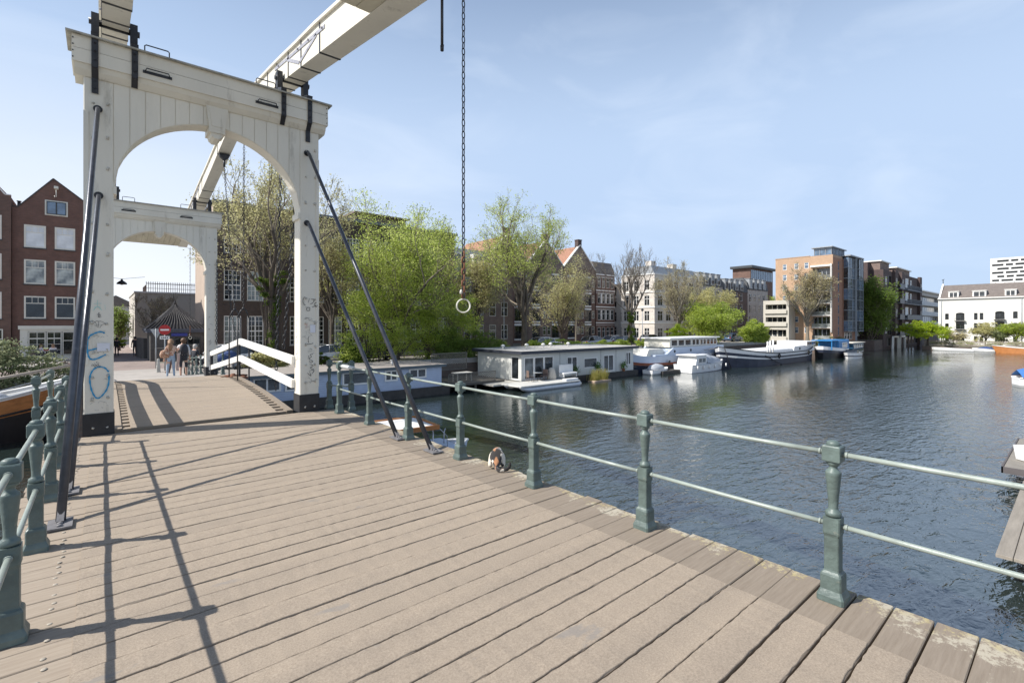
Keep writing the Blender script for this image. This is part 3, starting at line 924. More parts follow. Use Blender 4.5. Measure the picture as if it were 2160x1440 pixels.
g2 = [[(659,749),(654,750),(656,755),(652,757)],[(650,752),(652,760),(659,764),(655,767),(651,763)],[(652,770),(660,774),(653,778),(662,781)],[(651,784),(662,783),(657,791)],[(647,788),(655,795),(652,786)]]
strokes('graffiti', [pr(l) for l in g2], .011, MARK, P1, rf)
g3 = scribble(11,640,672,662,682,9,4,4,3)+scribble(12,638,700,664,715,6,3,4,4)+scribble(13,645,735,658,748,5,4,4,3)+scribble(14,640,798,664,812,9,4,3,4)+scribble(15,638,690,650,700,4,3,4,3)
strokes('graffiti', [pr(l) for l in g3], .004, GREYM, P1, rf)
strokes('graffiti', [pr(l) for l in scribble(16,641,684,650,694,5,3,3,2)], .005, REDM, P1, rf)
strokes('graffiti', [pr([(650,725),(649,716),(651,712)]), pr([(642,727),(652,728),(660,726)])], .012, MARK, P1, rf)
m_ = MB(); m_.box(.195,-.004,1.62,.30,0,1.78); m_.build('paper_notice', PAPER, P1, (3.066-1.61,rf[1]-.002,0))
g4 = [[(x+r1, z) for x, z in ((.05,0),(.12,.05),(.2,.0))] for r1 in (0,)]
g5 = []
r_ = random.Random(33)
for k in range(9):
    zc = 1.05 + k*.115
    g5.append([(.12+r_.uniform(-.04,.04), zc), (.20+r_.uniform(-.04,.04), zc+.04), (.16+r_.uniform(-.04,.04), zc+.09)])
strokes('graffiti', g5, .008, MARK, P1, (3.066-1.61-.0025, -.185+.37, 0), 'y')
strokes('graffiti', [[(a_/41*.378+.05, 1.1+b_) for a_, b_ in ((8,.9),(14,.93),(18,.86))], [(.1,1.3),(.16,1.4),(.12,1.2),(.2,1.35)]], .006, MARK, P2, (3.066-1.61, -.185-.0145, 0))

# ---- balance frames (balans) with counterweight boxes
def balance(label, yp, zp, sgn):
    """sgn=+1: the leaf side lies towards +y (near portal); -1: towards -y (far portal). Local y runs to the leaf side"""
    t_ = thing('balance_frame', label, 'balance frame', (1.61, yp, zp), 0 if sgn > 0 else PI)
    sl_ = .162
    tip, tail = 5.7, -6.1
    def zb_(y_): return y_*sl_
    xl, xr = -1.61+.0, -1.61+.34
    pairs = ((-1.61+.0,-1.61+.345),(-1.61+2.80,-1.61+3.145))
    if sgn < 0: pairs = tuple((-b_,-a_) for a_, b_ in pairs)
    for a_, b_ in pairs:
        m_ = MB()
        ys = [tail,-4.5,-2.0,-.9,0,.9,2.4,tip]; hs = [.46,.48,.50,.47,.46,.44,.38,.30]
        v = []
        for y_, h_ in zip(ys, hs):
            z_ = zb_(y_)
            v += [(a_,y_,z_),(b_,y_,z_),(b_,y_,z_+h_),(a_,y_,z_+h_)]
        f = [(0,1,2,3),(len(v)-1,len(v)-2,len(v)-3,len(v)-4)]
        for i in range(len(ys)-1):
            for k in range(4):
                k2 = (k+1) % 4
                f.append((i*4+k, i*4+k2, i*4+4+k2, i*4+4+k))
        m_.add(v, f)
        m_.build('beam', CREAM, t_)
        m_ = MB()   # overhanging cap moulding
        for i in range(len(ys)-1):
            y0, y1 = ys[i], ys[i+1]
            z0, z1 = zb_(y0)+hs[i]+.001, zb_(y1)+hs[i+1]+.001
            m_.add([(a_-.045,y0,z0),(b_+.045,y0,z0),(b_+.045,y1,z1),(a_-.045,y1,z1),(a_-.045,y0,z0+.055),(b_+.045,y0,z0+.055),(b_+.045,y1,z1+.055),(a_-.045,y1,z1+.055)],
                   [(3,2,1,0),(4,5,6,7),(0,1,5,4),(1,2,6,5),(2,3,7,6),(3,0,4,7)])
        m_.build('beam_cap', CREAM, t_)
        for y_ in (-2.15,-1.15,-.35,.45,1.2,4.3):
            i = max(j for j in range(len(ys)) if ys[j] <= y_)
            h_ = hs[i] + (hs[i+1]-hs[i])*(y_-ys[i])/(ys[i+1]-ys[i])
            z0 = zb_(y_)
            e = .008
            m_ = MB()
            m_.box(a_-e,y_-.025,z0-e,b_+e,y_+.025,z0)
            m_.box(a_-e,y_-.025,z0,a_,y_+.025,z0+h_)
            m_.box(b_,y_-.025,z0,b_+e,y_+.025,z0+h_)
            m_.build('iron_band', IRON, t_)
        m_ = MB()   # painted side plates near the pivot
        for e, xx in ((-1,a_),(1,b_)):
            for (y0,z0,y1,z1) in ((-2.4,.36,.6,.36),(-1.1,.10,-2.0,.34),(-1.05,.10,-.3,.34)):
                m_.beam((xx+e*.006,y0,zb_(y0)+z0),(xx+e*.006,y1,zb_(y1)+z1), .012, .06)
            for yy in (-2.3,-1.6,-1.0,-.4,.3):
                m_.tube([(xx+e*.012,yy,zb_(yy)+.36),(xx+e*.035,yy,zb_(yy)+.36)], .018, 6)
        m_.build('side_plate', mat('grey_fitting_paint', (.34,.34,.38), .5, .2, 7, dirt=(.06,.05,.05), dscale=12, dlow=.6), t_)
        m_ = MB()
        hk = 4.4
        m_.prism([((a_+b_)/2-.15,zb_(hk)-.02),((a_+b_)/2+.15,zb_(hk)-.02),((a_+b_)/2+.12,zb_(hk)-.12),((a_+b_)/2,zb_(hk)-.22),((a_+b_)/2-.12,zb_(hk)-.12)], 'y', hk-.07, hk+.07)
        m_.tube([((a_+b_)/2,hk,zb_(hk)-.20),((a_+b_)/2,hk,zb_(hk)-.42)], .03, 8)
        m_.build('tip_hook', IRON, t_)
    xi0 = pairs[0][1] if sgn > 0 else pairs[1][1]; xi1 = pairs[1][0] if sgn > 0 else pairs[0][0]
    m_ = MB()   # planked counterweight box between the tail ends
    c0, c1 = -5.95, -4.15
    nb = 12
    for i in range(nb):
        u0 = xi0+.003+(xi1-xi0-.006)*i/nb+.004; u1 = xi0+.003+(xi1-xi0-.006)*(i+1)/nb-.004
        m_.add([(u0,c0,zb_(c0)+.0),(u1,c0,zb_(c0)+.0),(u1,c1,zb_(c1)+.0),(u0,c1,zb_(c1)+.0),(u0,c0,zb_(c0)+.03),(u1,c0,zb_(c0)+.03),(u1,c1,zb_(c1)+.03),(u0,c1,zb_(c1)+.03)],
               [(3,2,1,0),(4,5,6,7),(0,1,5,4),(1,2,6,5),(2,3,7,6),(3,0,4,7)])
    v = [(xi0+.002,c0+.01,zb_(c0)+.03),(xi1-.002,c0+.01,zb_(c0)+.03),(xi1-.002,c1-.002,zb_(c1)+.03),(xi0+.002,c1-.002,zb_(c1)+.03)]
    v += [(p[0],p[1],p[2]+.78) for p in v]
    m_.add(v, [(3,2,1,0),(4,5,6,7),(0,1,5,4),(1,2,6,5),(2,3,7,6),(3,0,4,7)])
    m_.beam(((xi0+xi1)/2,c0-.03,zb_(c0)+.0),((xi0+xi1)/2,c0-.03,zb_(c0)+.02), xi1-xi0-.01, .06, up=(0,1,0))
    m_.build('counterweight_box', mat('counterweight_paint', (.60,.55,.42), .6, .12, 3, .2, 20, stretch=(1,.3,1), dirt=(.20,.18,.12), dscale=3.5, dlow=.56, dhigh=.74), t_)
    return t_
B1 = balance('cream balance beams with planked counterweight above the near portal, reaching over the viewer', 10.465, 6.72, 1)
B2 = balance('cream balance beams with planked counterweight on the far portal, rising towards the viewer', 22.085, 6.50, -1)

# ---- stays
def stay(label, p0, p1):
    t_ = thing('stay_rod', label, 'stay rod', p1, 0, 'portal stay rods')
    m_ = MB()
    a_ = Vector(p0)-Vector(p1)
    d_ = a_.normalized()
    m_.tube([d_*.04, a_*.5, a_ - d_*.06, a_ + Vector((0,.10,.02))], [.036,.034,.033,.033], 14)
    m_.build('rod', STAY, t_)
    m_ = MB()
    m_.beam((0,-.16,.012),(0,.12,.012), .17, .018, up=(0,0,1))
    for yy in (-.11,-.05,.09):
        m_.lathe([(.022,.02),(.022,.034),(.01,.040)], 6, 0, (0,yy,0))
    m_.beam((0,-.02,.02),d_*.12, .05, .05)
    m_.build('foot_plate', mat('foot_plate_iron', (.17,.165,.17), .6, .25, 12, .2, 40), t_)
    m_ = MB()
    e_ = a_ + Vector((0,.09,0))
    m_.lathe([(.06,-.01),(.058,.0)], 16)
    m_.v = [(p[0]+a_.x, -p[2]+a_.y+.088, p[1]+a_.z+.01) for p in m_.v]
    m_.build('collar', IRON, t_)
stay('upper dark stay rod from the left portal post down to the left deck edge', (-.05,10.17,5.25), (-.285,5.92,.005))
stay('lower dark stay rod from the left portal post down to the left deck edge', (-.04,10.17,3.86), (-.27,7.02,.005))
stay('upper grey stay rod from the right portal post down to the right deck edge', (3.20,10.17,5.28), (3.56,5.94,.005))
stay('lower grey stay rod from the right portal post down to the right deck edge', (3.20,10.17,3.85), (3.55,6.97,.005))

# ---- chains
def chain_mesh(p0, p1, pitch=.075, r=.008, wd=.021, sag=0.0):
    p0 = Vector(p0); p1 = Vector(p1)
    L0 = (p1-p0).length; n_ = max(2, int(L0/pitch))
    m_ = MB()
    def pos(t): return p0.lerp(p1, t) + Vector((0,0,-sag*4*t*(1-t)))
    for i in range(n_):
        c = pos((i+.5)/n_); d_ = (pos((i+1)/n_)-pos(i/n_)).normalized()
        ref = Vector((0,1,0)) if i % 2 else Vector((1,0,0))
        s_ = d_.cross(ref).normalized()
        hl = pitch*.5+r*.4-wd*.0
        pts = []
        for k in range(8):
            t = 2*PI*k/8
            yy = math.sin(t); xx = math.cos(t)
            pts.append(c + s_*(xx*wd) + d_*((hl-wd*.55)*(1 if yy > .1 else (-1 if yy < -.1 else 0)) + yy*wd*.55))
        m_.tube(pts, r, 5, 0, False, True, True)
    return m_
def chain(name, label, p0, p1, extra=None, matr=None, **kw):
    t_ = thing(name, label, 'chain', p0)
    q = Vector(p1)-Vector(p0)
    chain_mesh((0,0,0), q, **kw).build('links', matr or IRON, t_)
    if extra: extra(t_, q)
    return t_
def fork(t_, q):
    m_ = MB()
    m_.lathe([(.03,0),(.035,-.03),(.02,-.06)], 8, 0, (q.x,q.y,q.z))
    m_.tube([(q.x-.14,q.y,q.z-.28),(q.x-.06,q.y,q.z-.08),(q.x,q.y,q.z-.04),(q.x+.06,q.y,q.z-.08),(q.x+.14,q.y,q.z-.28)], .018, 8)
    for s_ in (-.14,.14):
        m_.tube([(q.x+s_,q.y,q.z-.28),(q.x+s_,q.y,q.z-2.0)], .018, 8)
    m_.build('fork_rod', IRON, t_)
zt1 = 6.72+.162*4.4-.42
for xx, sd in ((.0,'left'),(2.97,'right')):
    chain('hanging_chain', 'black lifting chain from the near balance beam tip to the leaf end, %s side' % sd, (xx,14.86,zt1), (xx,14.95,2.25), fork)
    chain('hanging_chain', 'black lifting chain from the far balance beam tip to the leaf end, %s side' % sd, (xx,22.085-4.4,6.50+.162*4.4-.42), (xx,16.1,2.25), fork)
def ringend(t_, q):
    m_ = MB()
    m_.tube([(q.x+.072*math.cos(k*PI/12), q.y-.03*math.cos(k*PI/12)*0, q.z-.085+.072*math.sin(k*PI/12)) for k in range(24)], .0085, 8, 0, False, True, True)
    m_.v = [(q.x+(p[0]-q.x)*.763, q.y-(p[0]-q.x)*.6464+(p[1]-q.y), p[2]) for p in m_.v]
    m_.build('pull_ring', mat('worn_pale_iron', (.50,.49,.42), .5, .3, 14), t_)
    m_ = chain_mesh((q.x,q.y,q.z+.50),(q.x,q.y,q.z), .060, .0095, .019)
    m_.build('rusty_links', RUST, t_)
    m_ = MB(); m_.lathe([(.016,-.02),(.02,0),(.012,.03)], 8, 0, (q.x-.02,q.y+.01,q.z+.06)); m_.build('shackle', BOLT, t_)
zt = 6.72-.162*6.1
chain('hanging_chain', 'chain with a pale pull ring hanging from the near counterweight end', (2.98,4.33,zt), (2.98,4.33,2.08), ringend, pitch=.063, r=.0062, wd=.0165)
chain('hanging_chain', 'chain with a small pull ring hanging below the far counterweight', (3.24,27.8,5.5), (3.24,27.8,1.22), ringend, pitch=.09, r=.006, wd=.02)
m_ = MB(); m_.tube([(0,0,0),(0,0,-.80)], .017, 10); m_.tube([(0,0,-.80),(0,0,-.86)], [.022,.02], 8); m_.tube([(0,0,-.84),(.0,-.03,-.80)], .01, 6)
o = m_.build('hook_rod', IRON, None, (2.98,4.76,zt+.06)); tag(o, 'short black hook rod hanging beside the ring chain from the counterweight end', 'hook rod')
chain('hanging_chain', 'slack chain behind the right post of the near portal, longer of two', (3.25,11.0,5.4), (3.08,11.5,1.25), None, pitch=.11, r=.010, wd=.030, sag=.1)
chain('hanging_chain', 'slack chain left of the right post of the near portal, reaching below the handrail', (3.13,11.9,5.6), (3.20,12.6,.2), None, pitch=.11, r=.010, wd=.030, sag=.15)
chain('hanging_chain', 'chain hanging down the face of the right post of the far portal', (3.42,21.82,4.3), (3.40,21.82,1.0), None, pitch=.10, r=.010, wd=.028)
chain('hanging_chain', 'slack chain just right of the far portal right post', (3.60,21.9,5.2), (3.95,21.0,.9), None, pitch=.10, r=.010, wd=.028, sag=.12)

# ---- lifting leaves with handrails
def leaf(label, ya_, yb_, za_, zb_):
    t_ = thing('bridge_leaf', label, 'bridge leaf', (1.6,ya_,za_), 0, 'two lifting leaves of the drawbridge')
    n_ = 20
    L_ = yb_-ya_
    def zz(y_): return (zb_-za_)*(y_/L_) + .05*math.sin(PI*y_/L_)
    m_ = MB()
    NS = 20
    for i in range(NS):
        y0, y1 = L_*i/NS, L_*(i+1)/NS-.004
        z0, z1 = zz(y0), zz(y1)
        v = [(-1.22,y0,z0),(1.14,y0,z0),(1.14,y1,z1),(-1.22,y1,z1)]
        v += [(p[0],p[1],p[2]-.05) for p in v]
        m_.add(v, [(0,1,2,3),(7,6,5,4),(0,4,5,1),(1,5,6,2),(2,6,7,3),(3,7,4,0)])
    m_.build('roadway', GRIT, t_)
    m_ = MB()
    for i in range(NS):
        y0 = L_*(i+.08)/NS; y1 = y0 + L_/NS*.50
        z0 = zz(y0); z1 = zz(y1)
        v = [(-1.44,y0,z0-.012),(1.36,y0,z0-.012),(1.36,y1,z1-.012),(-1.44,y1,z1-.012)]
        v += [(p[0],p[1],p[2]-.07) for p in v]
        m_.add(v, [(0,1,2,3),(7,6,5,4),(0,4,5,1),(1,5,6,2),(2,6,7,3),(3,7,4,0)])
    m_.build('cross_planks', WOOD, t_)
    m_ = MB()
    for xx in (-1.40,1.38):
        for i in range(10):
            y0, y1 = L_*i/10, L_*(i+1)/10
            m_.beam((xx,y0,zz(y0)-.05),(xx,y1,zz(y1)-.05), .12, .12, 0)
    for xx in (-.8,0,.7):
        m_.beam((xx,0,zz(0)-.22),(xx,L_,zz(L_)-.22), .16, .26)
    m_.build('stringers', WOOD, t_)
    return t_
leaf('near lifting leaf of the drawbridge, rising from the first portal to the middle', 10.66, 15.58, 0.0, .28)
leaf('far lifting leaf of the drawbridge, falling from the middle to the second portal', 15.60, 21.6, .28, -.2)
def handrail(label, x, sd=.06):
    t_ = thing('handrail', label, 'handrail', (x,15.6,.25), 0)
    WP = mat('bright_white_paint', (.80,.79,.75), .45, .04, 2, dirt=(.55,.52,.45), dscale=4, dlow=.62, dhigh=.9)
    for (zn,zm,zf) in ((1.05,1.30,.68),(.56,.82,.18)):
        m_ = MB()
        m_.beam((0,-5.0,zn-.25),(0,.02,zm-.25), .07, .17)
        m_.beam((0,.02,zm-.25),(0,5.15,zf-.25), .07, .16)
        m_.build('rail', WP, t_)
    m_ = MB()
    for yy in (-.75,.5):
        m_.beam((sd,yy,-.05),(sd,yy,1.12), .03, .05, up=(0,1,0))
    m_.build('upright', IRON, t_)
    m_ = MB(); m_.box(-.04,4.75,-.5,.04,4.87,.42); m_.build('end_post', BLACKP, t_)
handrail('pair of white peaked wooden handrails along the right edge of the drawbridge leaves', 3.03)
handrail('pair of white peaked wooden handrails along the left edge of the drawbridge leaves', .06, -.06)
m_ = MB()
m_.lathe([(.12,0),(.11,.05),(.06,.09),(.05,.12)], 10); m_.tube([(-.2,.1,.05),(.25,-.1,.07),(.4,.2,.03)], .03, 6); m_.tube([(-.3,0,.03),(0,.3,.06),(.3,.35,.02)], .02, 6)
m_.box(-.25,-.2,-.03,.35,.3,.02)
o = m_.build('latch_gear', RUST, None, (2.95,16.2,.22)); tag(o, 'rusty locking gear on the leaf edge below the peak of the handrail', 'latch gear')
# ================================================================== windows and buildings
WCACHE = {}
def window(parent, x, z, w_, h_, style='sash', frame=None, pane=None, y=0.0, rz=0.0, fw=.07, name='window', label=None):
    """frame sits inside the recess; its pane is a sub-part. x,z = lower left corner of the opening on the facade plane y"""
    frame = frame or FRAME; pane = pane or GLASS
    key = (round(w_,2), round(h_,2), style, frame.name, pane.name, fw)
    if key not in WCACHE:
        m_ = MB(); d0, d1 = .03, .12
        e = .003
        m_.box(e,d0,e,fw,d1,h_-e); m_.box(w_-fw,d0,e,w_-e,d1,h_-e)
        m_.box(fw,d0,e,w_-fw,d1,fw); m_.box(fw,d0,h_-fw,w_-fw,d1,h_-e)
        t = .032
        def vb(x_, z0, z1, tt=t): m_.box(x_-tt/2,d0+.025,z0,x_+tt/2,d1-.01,z1)
        def hb(z_, x0=fw, x1=None, tt=t): m_.box(x0,d0+.02,z_-tt/2,(w_-fw) if x1 is None else x1,d1-.012,z_+tt/2)
        if style == 'sash3':      # transom with three lights over one big pane
            zt_ = h_*.68; hb(zt_, tt=.06)
            for k in (1,2): vb(fw+(w_-2*fw)*k/3, zt_+.03, h_-fw)
        elif style == 'sash':
            hb(h_*.62, tt=.06)
        elif style == 'two':
            vb(w_/2, fw, h_-fw, .09)
        elif style == 'twosash':
            vb(w_/2, fw, h_-fw, .07); hb(h_*.66, tt=.06)
        elif style == 'grid':     # tall school window: centre mullion, transom, small panes
            vb(w_/2, fw, h_-fw, .10); hb(h_*.5, tt=.10)
            for cx in (fw+(w_/2-fw)*.5, w_-fw-(w_/2-fw)*.5): vb(cx, fw, h_-fw)
            for cz in (.17,.335,.665,.83): hb(h_*cz)
        elif style == 'grid2':    # shop window
            hb(h_*.72, tt=.10); vb(w_/2, fw, h_-fw, .04)
            for cz in (.24,.48): hb(h_*cz)
        elif style == 'french':
            vb(w_/2, fw, h_-fw, .08); hb(h_*.3)
        wo_ = m_.build(name, frame, parent, (x,y,z), rz)
        m2 = MB(); m2.box(fw-.005,d1-.05,fw-.005,w_-fw+.005,d1-.03,h_-fw+.005)
        m2.build('pane', pane, wo_)
        WCACHE[key] = wo_
        return wo_
    src = WCACHE[key]
    o_ = src.copy(); C.objects.link(o_); o_.parent = parent; o_.location = (x,y,z); o_.rotation_euler = (0,0,rz); o_.name = name
    for ch in src.children:
        c2 = ch.copy(); C.objects.link(c2); c2.parent = o_
    return o_
def shell(parent, W, Dp, H, matr, front=(), left=(), right=(), rec=.14, name='wall', roof=None, top=True, y0=0.0, x0=0.0, z0=0.0):
    """four walls with recessed openings in the front (looking to local -y), left (-x) and right (+x) faces"""
    m_ = MB()
    m_.panel((x0,y0,z0),(1,0,0),(0,-1,0),W,H,list(front),rec)
    m_.panel((x0,y0+Dp,z0),(0,-1,0),(-1,0,0),Dp,H,list(left),rec)
    m_.panel((x0+W,y0,z0),(0,1,0),(1,0,0),Dp,H,list(right),rec)
    m_.panel((x0+W,y0+Dp,z0),(-1,0,0),(0,1,0),W,H,[],rec)
    if top: m_.add([(x0,y0,z0+H),(x0+W,y0,z0+H),(x0+W,y0+Dp,z0+H),(x0,y0+Dp,z0+H)], [(0,1,2,3)])
    # backing just behind the openings so nothing is hollow
    m_.box(x0+rec+.03,y0+rec+.03,z0+.01,x0+W-rec-.03,y0+Dp-rec-.03,z0+H-.03)
    return m_.build(name, matr, parent, fix=False)
def fwin(parent, r, style='sash', x0=0, z0=0, y0=0, **k):
    return window(parent, x0+r[0], z0+r[1], r[2]-r[0], r[3]-r[1], style, y=y0, **k)
def lwin(parent, r, Dp, style='sash', x0=0, z0=0, y0=0, **k):   # window in the left (-x) face; r in panel coordinates
    return window(parent, x0, z0+r[1], r[2]-r[0], r[3]-r[1], style, y=y0+Dp-r[0], rz=-PI/2, **k)
def sill(parent, x, z, w_, matr=None, d=.05, y=0.0):
    m_ = MB(); m_.box(-.05,-d,-.07,w_+.05,.02,0); return m_.build('sill', matr or STONE, parent, (x,y,z))

BR1 = brick_mat('red_brown_brick', (0.20,0.100,0.076), (0.15,0.078,0.062), (0.14,0.11,0.09))
BR2 = brick_mat('brown_brick', (0.19,0.105,0.08), (0.14,0.082,0.064), (0.13,0.105,0.09))
BRS = brick_mat('dark_school_brick', (0.105,0.072,0.060), (0.075,0.056,0.050), (0.07,0.06,0.05))
BRT = brick_mat('taupe_brick', (0.24,0.17,0.14), (0.19,0.14,0.12), (0.13,0.11,0.10))
BRO = brick_mat('orange_brick', (0.50,0.33,0.215), (0.45,0.295,0.19), (0.40,0.30,0.22), 1, .1)
BRO2 = brick_mat('shaded_orange_brick', (0.40,0.20,0.125), (0.35,0.175,0.11), (0.28,0.19,0.14), 1, .12)  # orange brick made browner: shade of the end face put into the colour
BRD = brick_mat('dark_purple_brick', (0.105,0.070,0.064), (0.080,0.056,0.053), (0.07,0.06,0.06))
PLAST = mat('pale_plaster', (0.50,0.46,0.41), .8, .08, .7, .15, 30, dirt=(.36,.33,.30), dscale=1.4, dlow=.5, dhigh=.8)
PLWH = mat('white_render', (0.72,0.71,0.67), .7, .05, .6, dirt=(.5,.48,.44), dscale=1.2, dlow=.6, dhigh=.85)
STN = mat('pale_stone_facade', (0.64,0.59,0.53), .8, .1, .8, dirt=(.38,.34,.31), dscale=1.5)
GRST = mat('grey_stone_facade', (0.45,0.43,0.41), .8, .1, .8, dirt=(.25,.24,.24), dscale=1.5)
TILE = rows_mat('orange_roof_tiles', (0.33,0.17,0.11), .3, 'Z', .6, .25, .8)
TILEG = rows_mat('grey_brown_roof_tiles', (0.17,0.145,0.13), .32, 'Y', .7, .22, .8, .45)
TILEK = rows_mat('black_pantiles', (0.022,0.021,0.023), .21, 'X', .9, .3, .6, .5)
ROOFF = mat('bitumen_roof', (0.09,0.09,0.095), .9, .2, 2)

def gable_house(label, x, y, W, Dp, zshoulder, zridge, cols, rows, attic, matr, shop=None, white_edge=False, z0=GZ, rdx=.5):
    t_ = thing('brick_house', label, 'house', (x,y,z0))
    H = zshoulder - z0
    rects = []
    for c0, c1 in cols:
        for r0, r1 in rows: rects.append((c0-x, r0-z0, c1-x, r1-z0))
    if shop: rects.append((shop[0]-x, 0.05, shop[1]-x, shop[2]-z0))
    shell(t_, W, Dp, H, matr, front=rects)
    m_ = MB()
    hr = zridge - z0
    cx = W*rdx
    pts = [(0.0,H),(W,H),(W,H+.12),(W-.32,H+.12),(cx,hr),(.32,H+.12),(0,H+.12)]
    if attic:
        a0, b0, a1, b1 = attic[0]-x, attic[1]-z0, attic[2]-x, attic[3]-z0
    m_.prism(pts, 'y', .0, .30)
    m_.build('gable', matr, t_)
    m_ = MB()
    em = WHITE if white_edge else mat('dark_lead_edge', (.06,.055,.055), .7, .2, 4)
    for (p, q) in ((pts[3],pts[4]),(pts[4],pts[5]),(pts[2],pts[3]),(pts[5],pts[6])):
        m_.beam((p[0],.15,p[1]+.035),(q[0],.15,q[1]+.035), .40, .08)
    m_.build('gable_coping', em, t_)
    m_ = MB()
    m_.prism([(0.05,H),(W-.05,H),(cx,hr-.15)], 'y', .31, Dp)
    m_.build('roof', TILE, t_)
    for i, r in enumerate(rects[:len(cols)*len(rows)]):
        row = i % len(rows)
        pn = [GLASSP, glass_mat('tree_reflection_tint', (.30,.31,.27), 2.0, .06, .7), GLASSD][row] if len(rows) == 3 else GLASS  # upper two rows: reflected sky and trees put into the pane colours
        fwin(t_, r, 'sash3', pane=pn, frame=FRAME, fw=.11, y0=-.06)
        sill(t_, r[0], r[1]-.005, r[2]-r[0], DARKG, .09)
    if attic:
        m_ = MB(); m_.box(a0-.02,-.03,b0-.02,a1+.02,-.003,b1+.02); m_.build('attic_surround', FRAME, t_)
        window(t_, a0+.08, b0+.07, a1-a0-.16, b1-b0-.14, 'two', pane=GLASSB, frame=DARKG, y=-.12, fw=.05)
        m_ = MB(); m_.box((a0+a1)/2-.13,-.5,b1+.95,(a0+a1)/2+.13,.0,b1+1.15); m_.tube([((a0+a1)/2,-.35,b1+.95),((a0+a1)/2,-.35,b1+.3),((a0+a1)/2-.08,-.35,b1+.25),((a0+a1)/2-.1,-.35,b1+.38)], .03, 6)
        m_.build('hoist_beam', FRAME, t_)
    return t_
# ---- left: brick gable house with cafe front
Y1 = 55.0
rows_ = [(7.97,9.80),(5.02,7.00),(2.23,4.05)]
h1 = gable_house('red brown brick gable house with cream shop front, left of the portal', -5.45, Y1, 5.9, 9.0, 11.0, 13.75, [(-4.78,-3.50),(-2.98,-1.72)], rows_, (-3.55,10.75,-2.2,11.95), BR1, shop=(-4.9,-.2,1.35), rdx=.405)
m_ = MB()
m_.box(0.45,-.12,0,0.9,.0,2.75); m_.box(4.0,-.12,0,5.6,.0,2.75); m_.box(.35,-.2,2.56,5.7,.0,2.85); m_.box(.9,-.08,0,4.0,-.01,.38); m_.box(.9,-.09,2.38,4.0,-.005,2.56)
m_.build('shop_surround', FRAME, h1)
window(h1, .92, .40, 1.02, 1.96, 'grid2', y=-.13); window(h1, 1.98, .40, .92, 1.96, 'grid2', y=-.13)
window(h1, 2.94, .40, 1.04, 1.96, 'sash', y=-.13, pane=GLASSD, name='shop_door')
m_ = MB(); m_.box(-.35,-.018,-.11,.35,0,.11); o = m_.build('street_name_plate', mat('blue_plate', (.03,.04,.25), .4, .1, 4), h1, (4.1,-.03,3.2))
h0 = gable_house('brick gable house with white gable coping at the left edge of the photo', -11.2, Y1-.35, 5.72, 9.0, 11.8, 15.6, [(-10.6,-9.3),(-8.9,-7.6),(-7.2,-5.98)], [(8.4,10.3),(5.3,7.3),(2.2,4.3)], None, BR2, white_edge=True)
for xx in (.6,2.3,4.0):
    window(h0, xx, .3, 1.3, 2.3, 'twosash', y=-.14)
m_ = MB(); m_.tube([(0,0,0),(0,0,.5)], [.12,.10], 8); m_.tube([(0,0,.5),(0,0,.56)], .15, 8)
m_.build('chimney_pot', DARKG, h1, (.35,.5,12.35))

# ---- buildings along the alley behind the portal
t_ = thing('plaster_building', 'pale plaster building with small windows and a roof terrace railing behind the kiosk', 'building', (2.7,66,GZ))
fr = [(1.35,2.55,2.15,3.95),(3.7,2.65,4.5,3.95)]
shell(t_, 7.5, 14, 6.35, PLAST, front=fr, left=[(1.5,2.4,2.4,4.0),(4.5,2.4,5.4,4.0),(8,2.4,8.9,4.0),(11,2.4,11.9,4.0)])
for r in fr: fwin(t_, r, 'sash'); sill(t_, r[0], r[1], .8)
for a_ in (1.5,4.5,8,11): lwin(t_, (a_,2.4,a_+.9,4.0), 14, 'sash')
m_ = MB(); m_.box(-.1,-.1,6.36,7.6,14.1,6.52); m_.build('parapet', WHITE, t_)
m_ = MB()
m_.box(1.0,.25,7.4,7.3,.32,7.47); m_.box(1.0,.25,6.9,7.3,.32,6.94)
for k in range(32): m_.beam((1.0+k*.2,.28,6.52),(1.0+k*.2,.28,7.65), .05, .05, up=(0,1,0))
for k in range(12): m_.beam((1.0,.3+k*.5,6.52),(1.0,.3+k*.5,7.3), .05, .05, up=(0,1,0))
m_.box(.97,.3,7.25,1.03,6,7.3)
m_.build('terrace_railing', mat('brown_terrace_wood', (.10,.07,.06), .8, .2, 5), t_)
t_ = thing('alley_house', 'sunlit narrow house along the alley left of the plaster building', 'house', (-1.2,92,GZ))
shell(t_, 5.5, 12, 5.6, mat('alley_render', (.55,.52,.48), .8, .1, 1), front=[(1,1,2,2.6),(3,1,4,2.6)]); 
for xx in (1,3): window(t_, xx, 1, 1, 1.6, 'sash')
m_ = MB(); m_.prism([(-.1,5.6),(5.6,5.6),(2.75,7.2)], 'y', -.1, 12); m_.build('roof', TILEG, t_)
# kiosk with pyramid roof
t_ = thing('kiosk_house', 'small dark kiosk with a steep black tiled pyramid roof beyond the bridge', 'kiosk', (2.95,48.2,GZ))
shell(t_, 3.65, 3.6, 2.45, brick_mat('kiosk_brick', (.13,.12,.11), (.10,.095,.09), (.08,.08,.08)), front=[(1.6,.9,3.4,1.9)])
window(t_, 1.6, .9, 1.8, 1.0, 'two', pane=GLASSD, frame=DARKG)
m_ = MB(); m_.box(-.32,-.32,2.46,3.97,3.92,2.60); m_.box(-.25,-.25,2.3,3.9,3.85,2.46); m_.build('eaves_board', mat('dark_blue_grey_paint', (.07,.08,.11), .5, .1, 3), t_)
m_ = MB(); bs = [(-.3,-.3,2.6),(3.95,-.3,2.6),(3.95,3.9,2.6),(-.3,3.9,2.6)]; md_ = [(.35,.35,3.15),(3.3,.35,3.15),(3.3,3.25,3.15),(.35,3.25,3.15)]
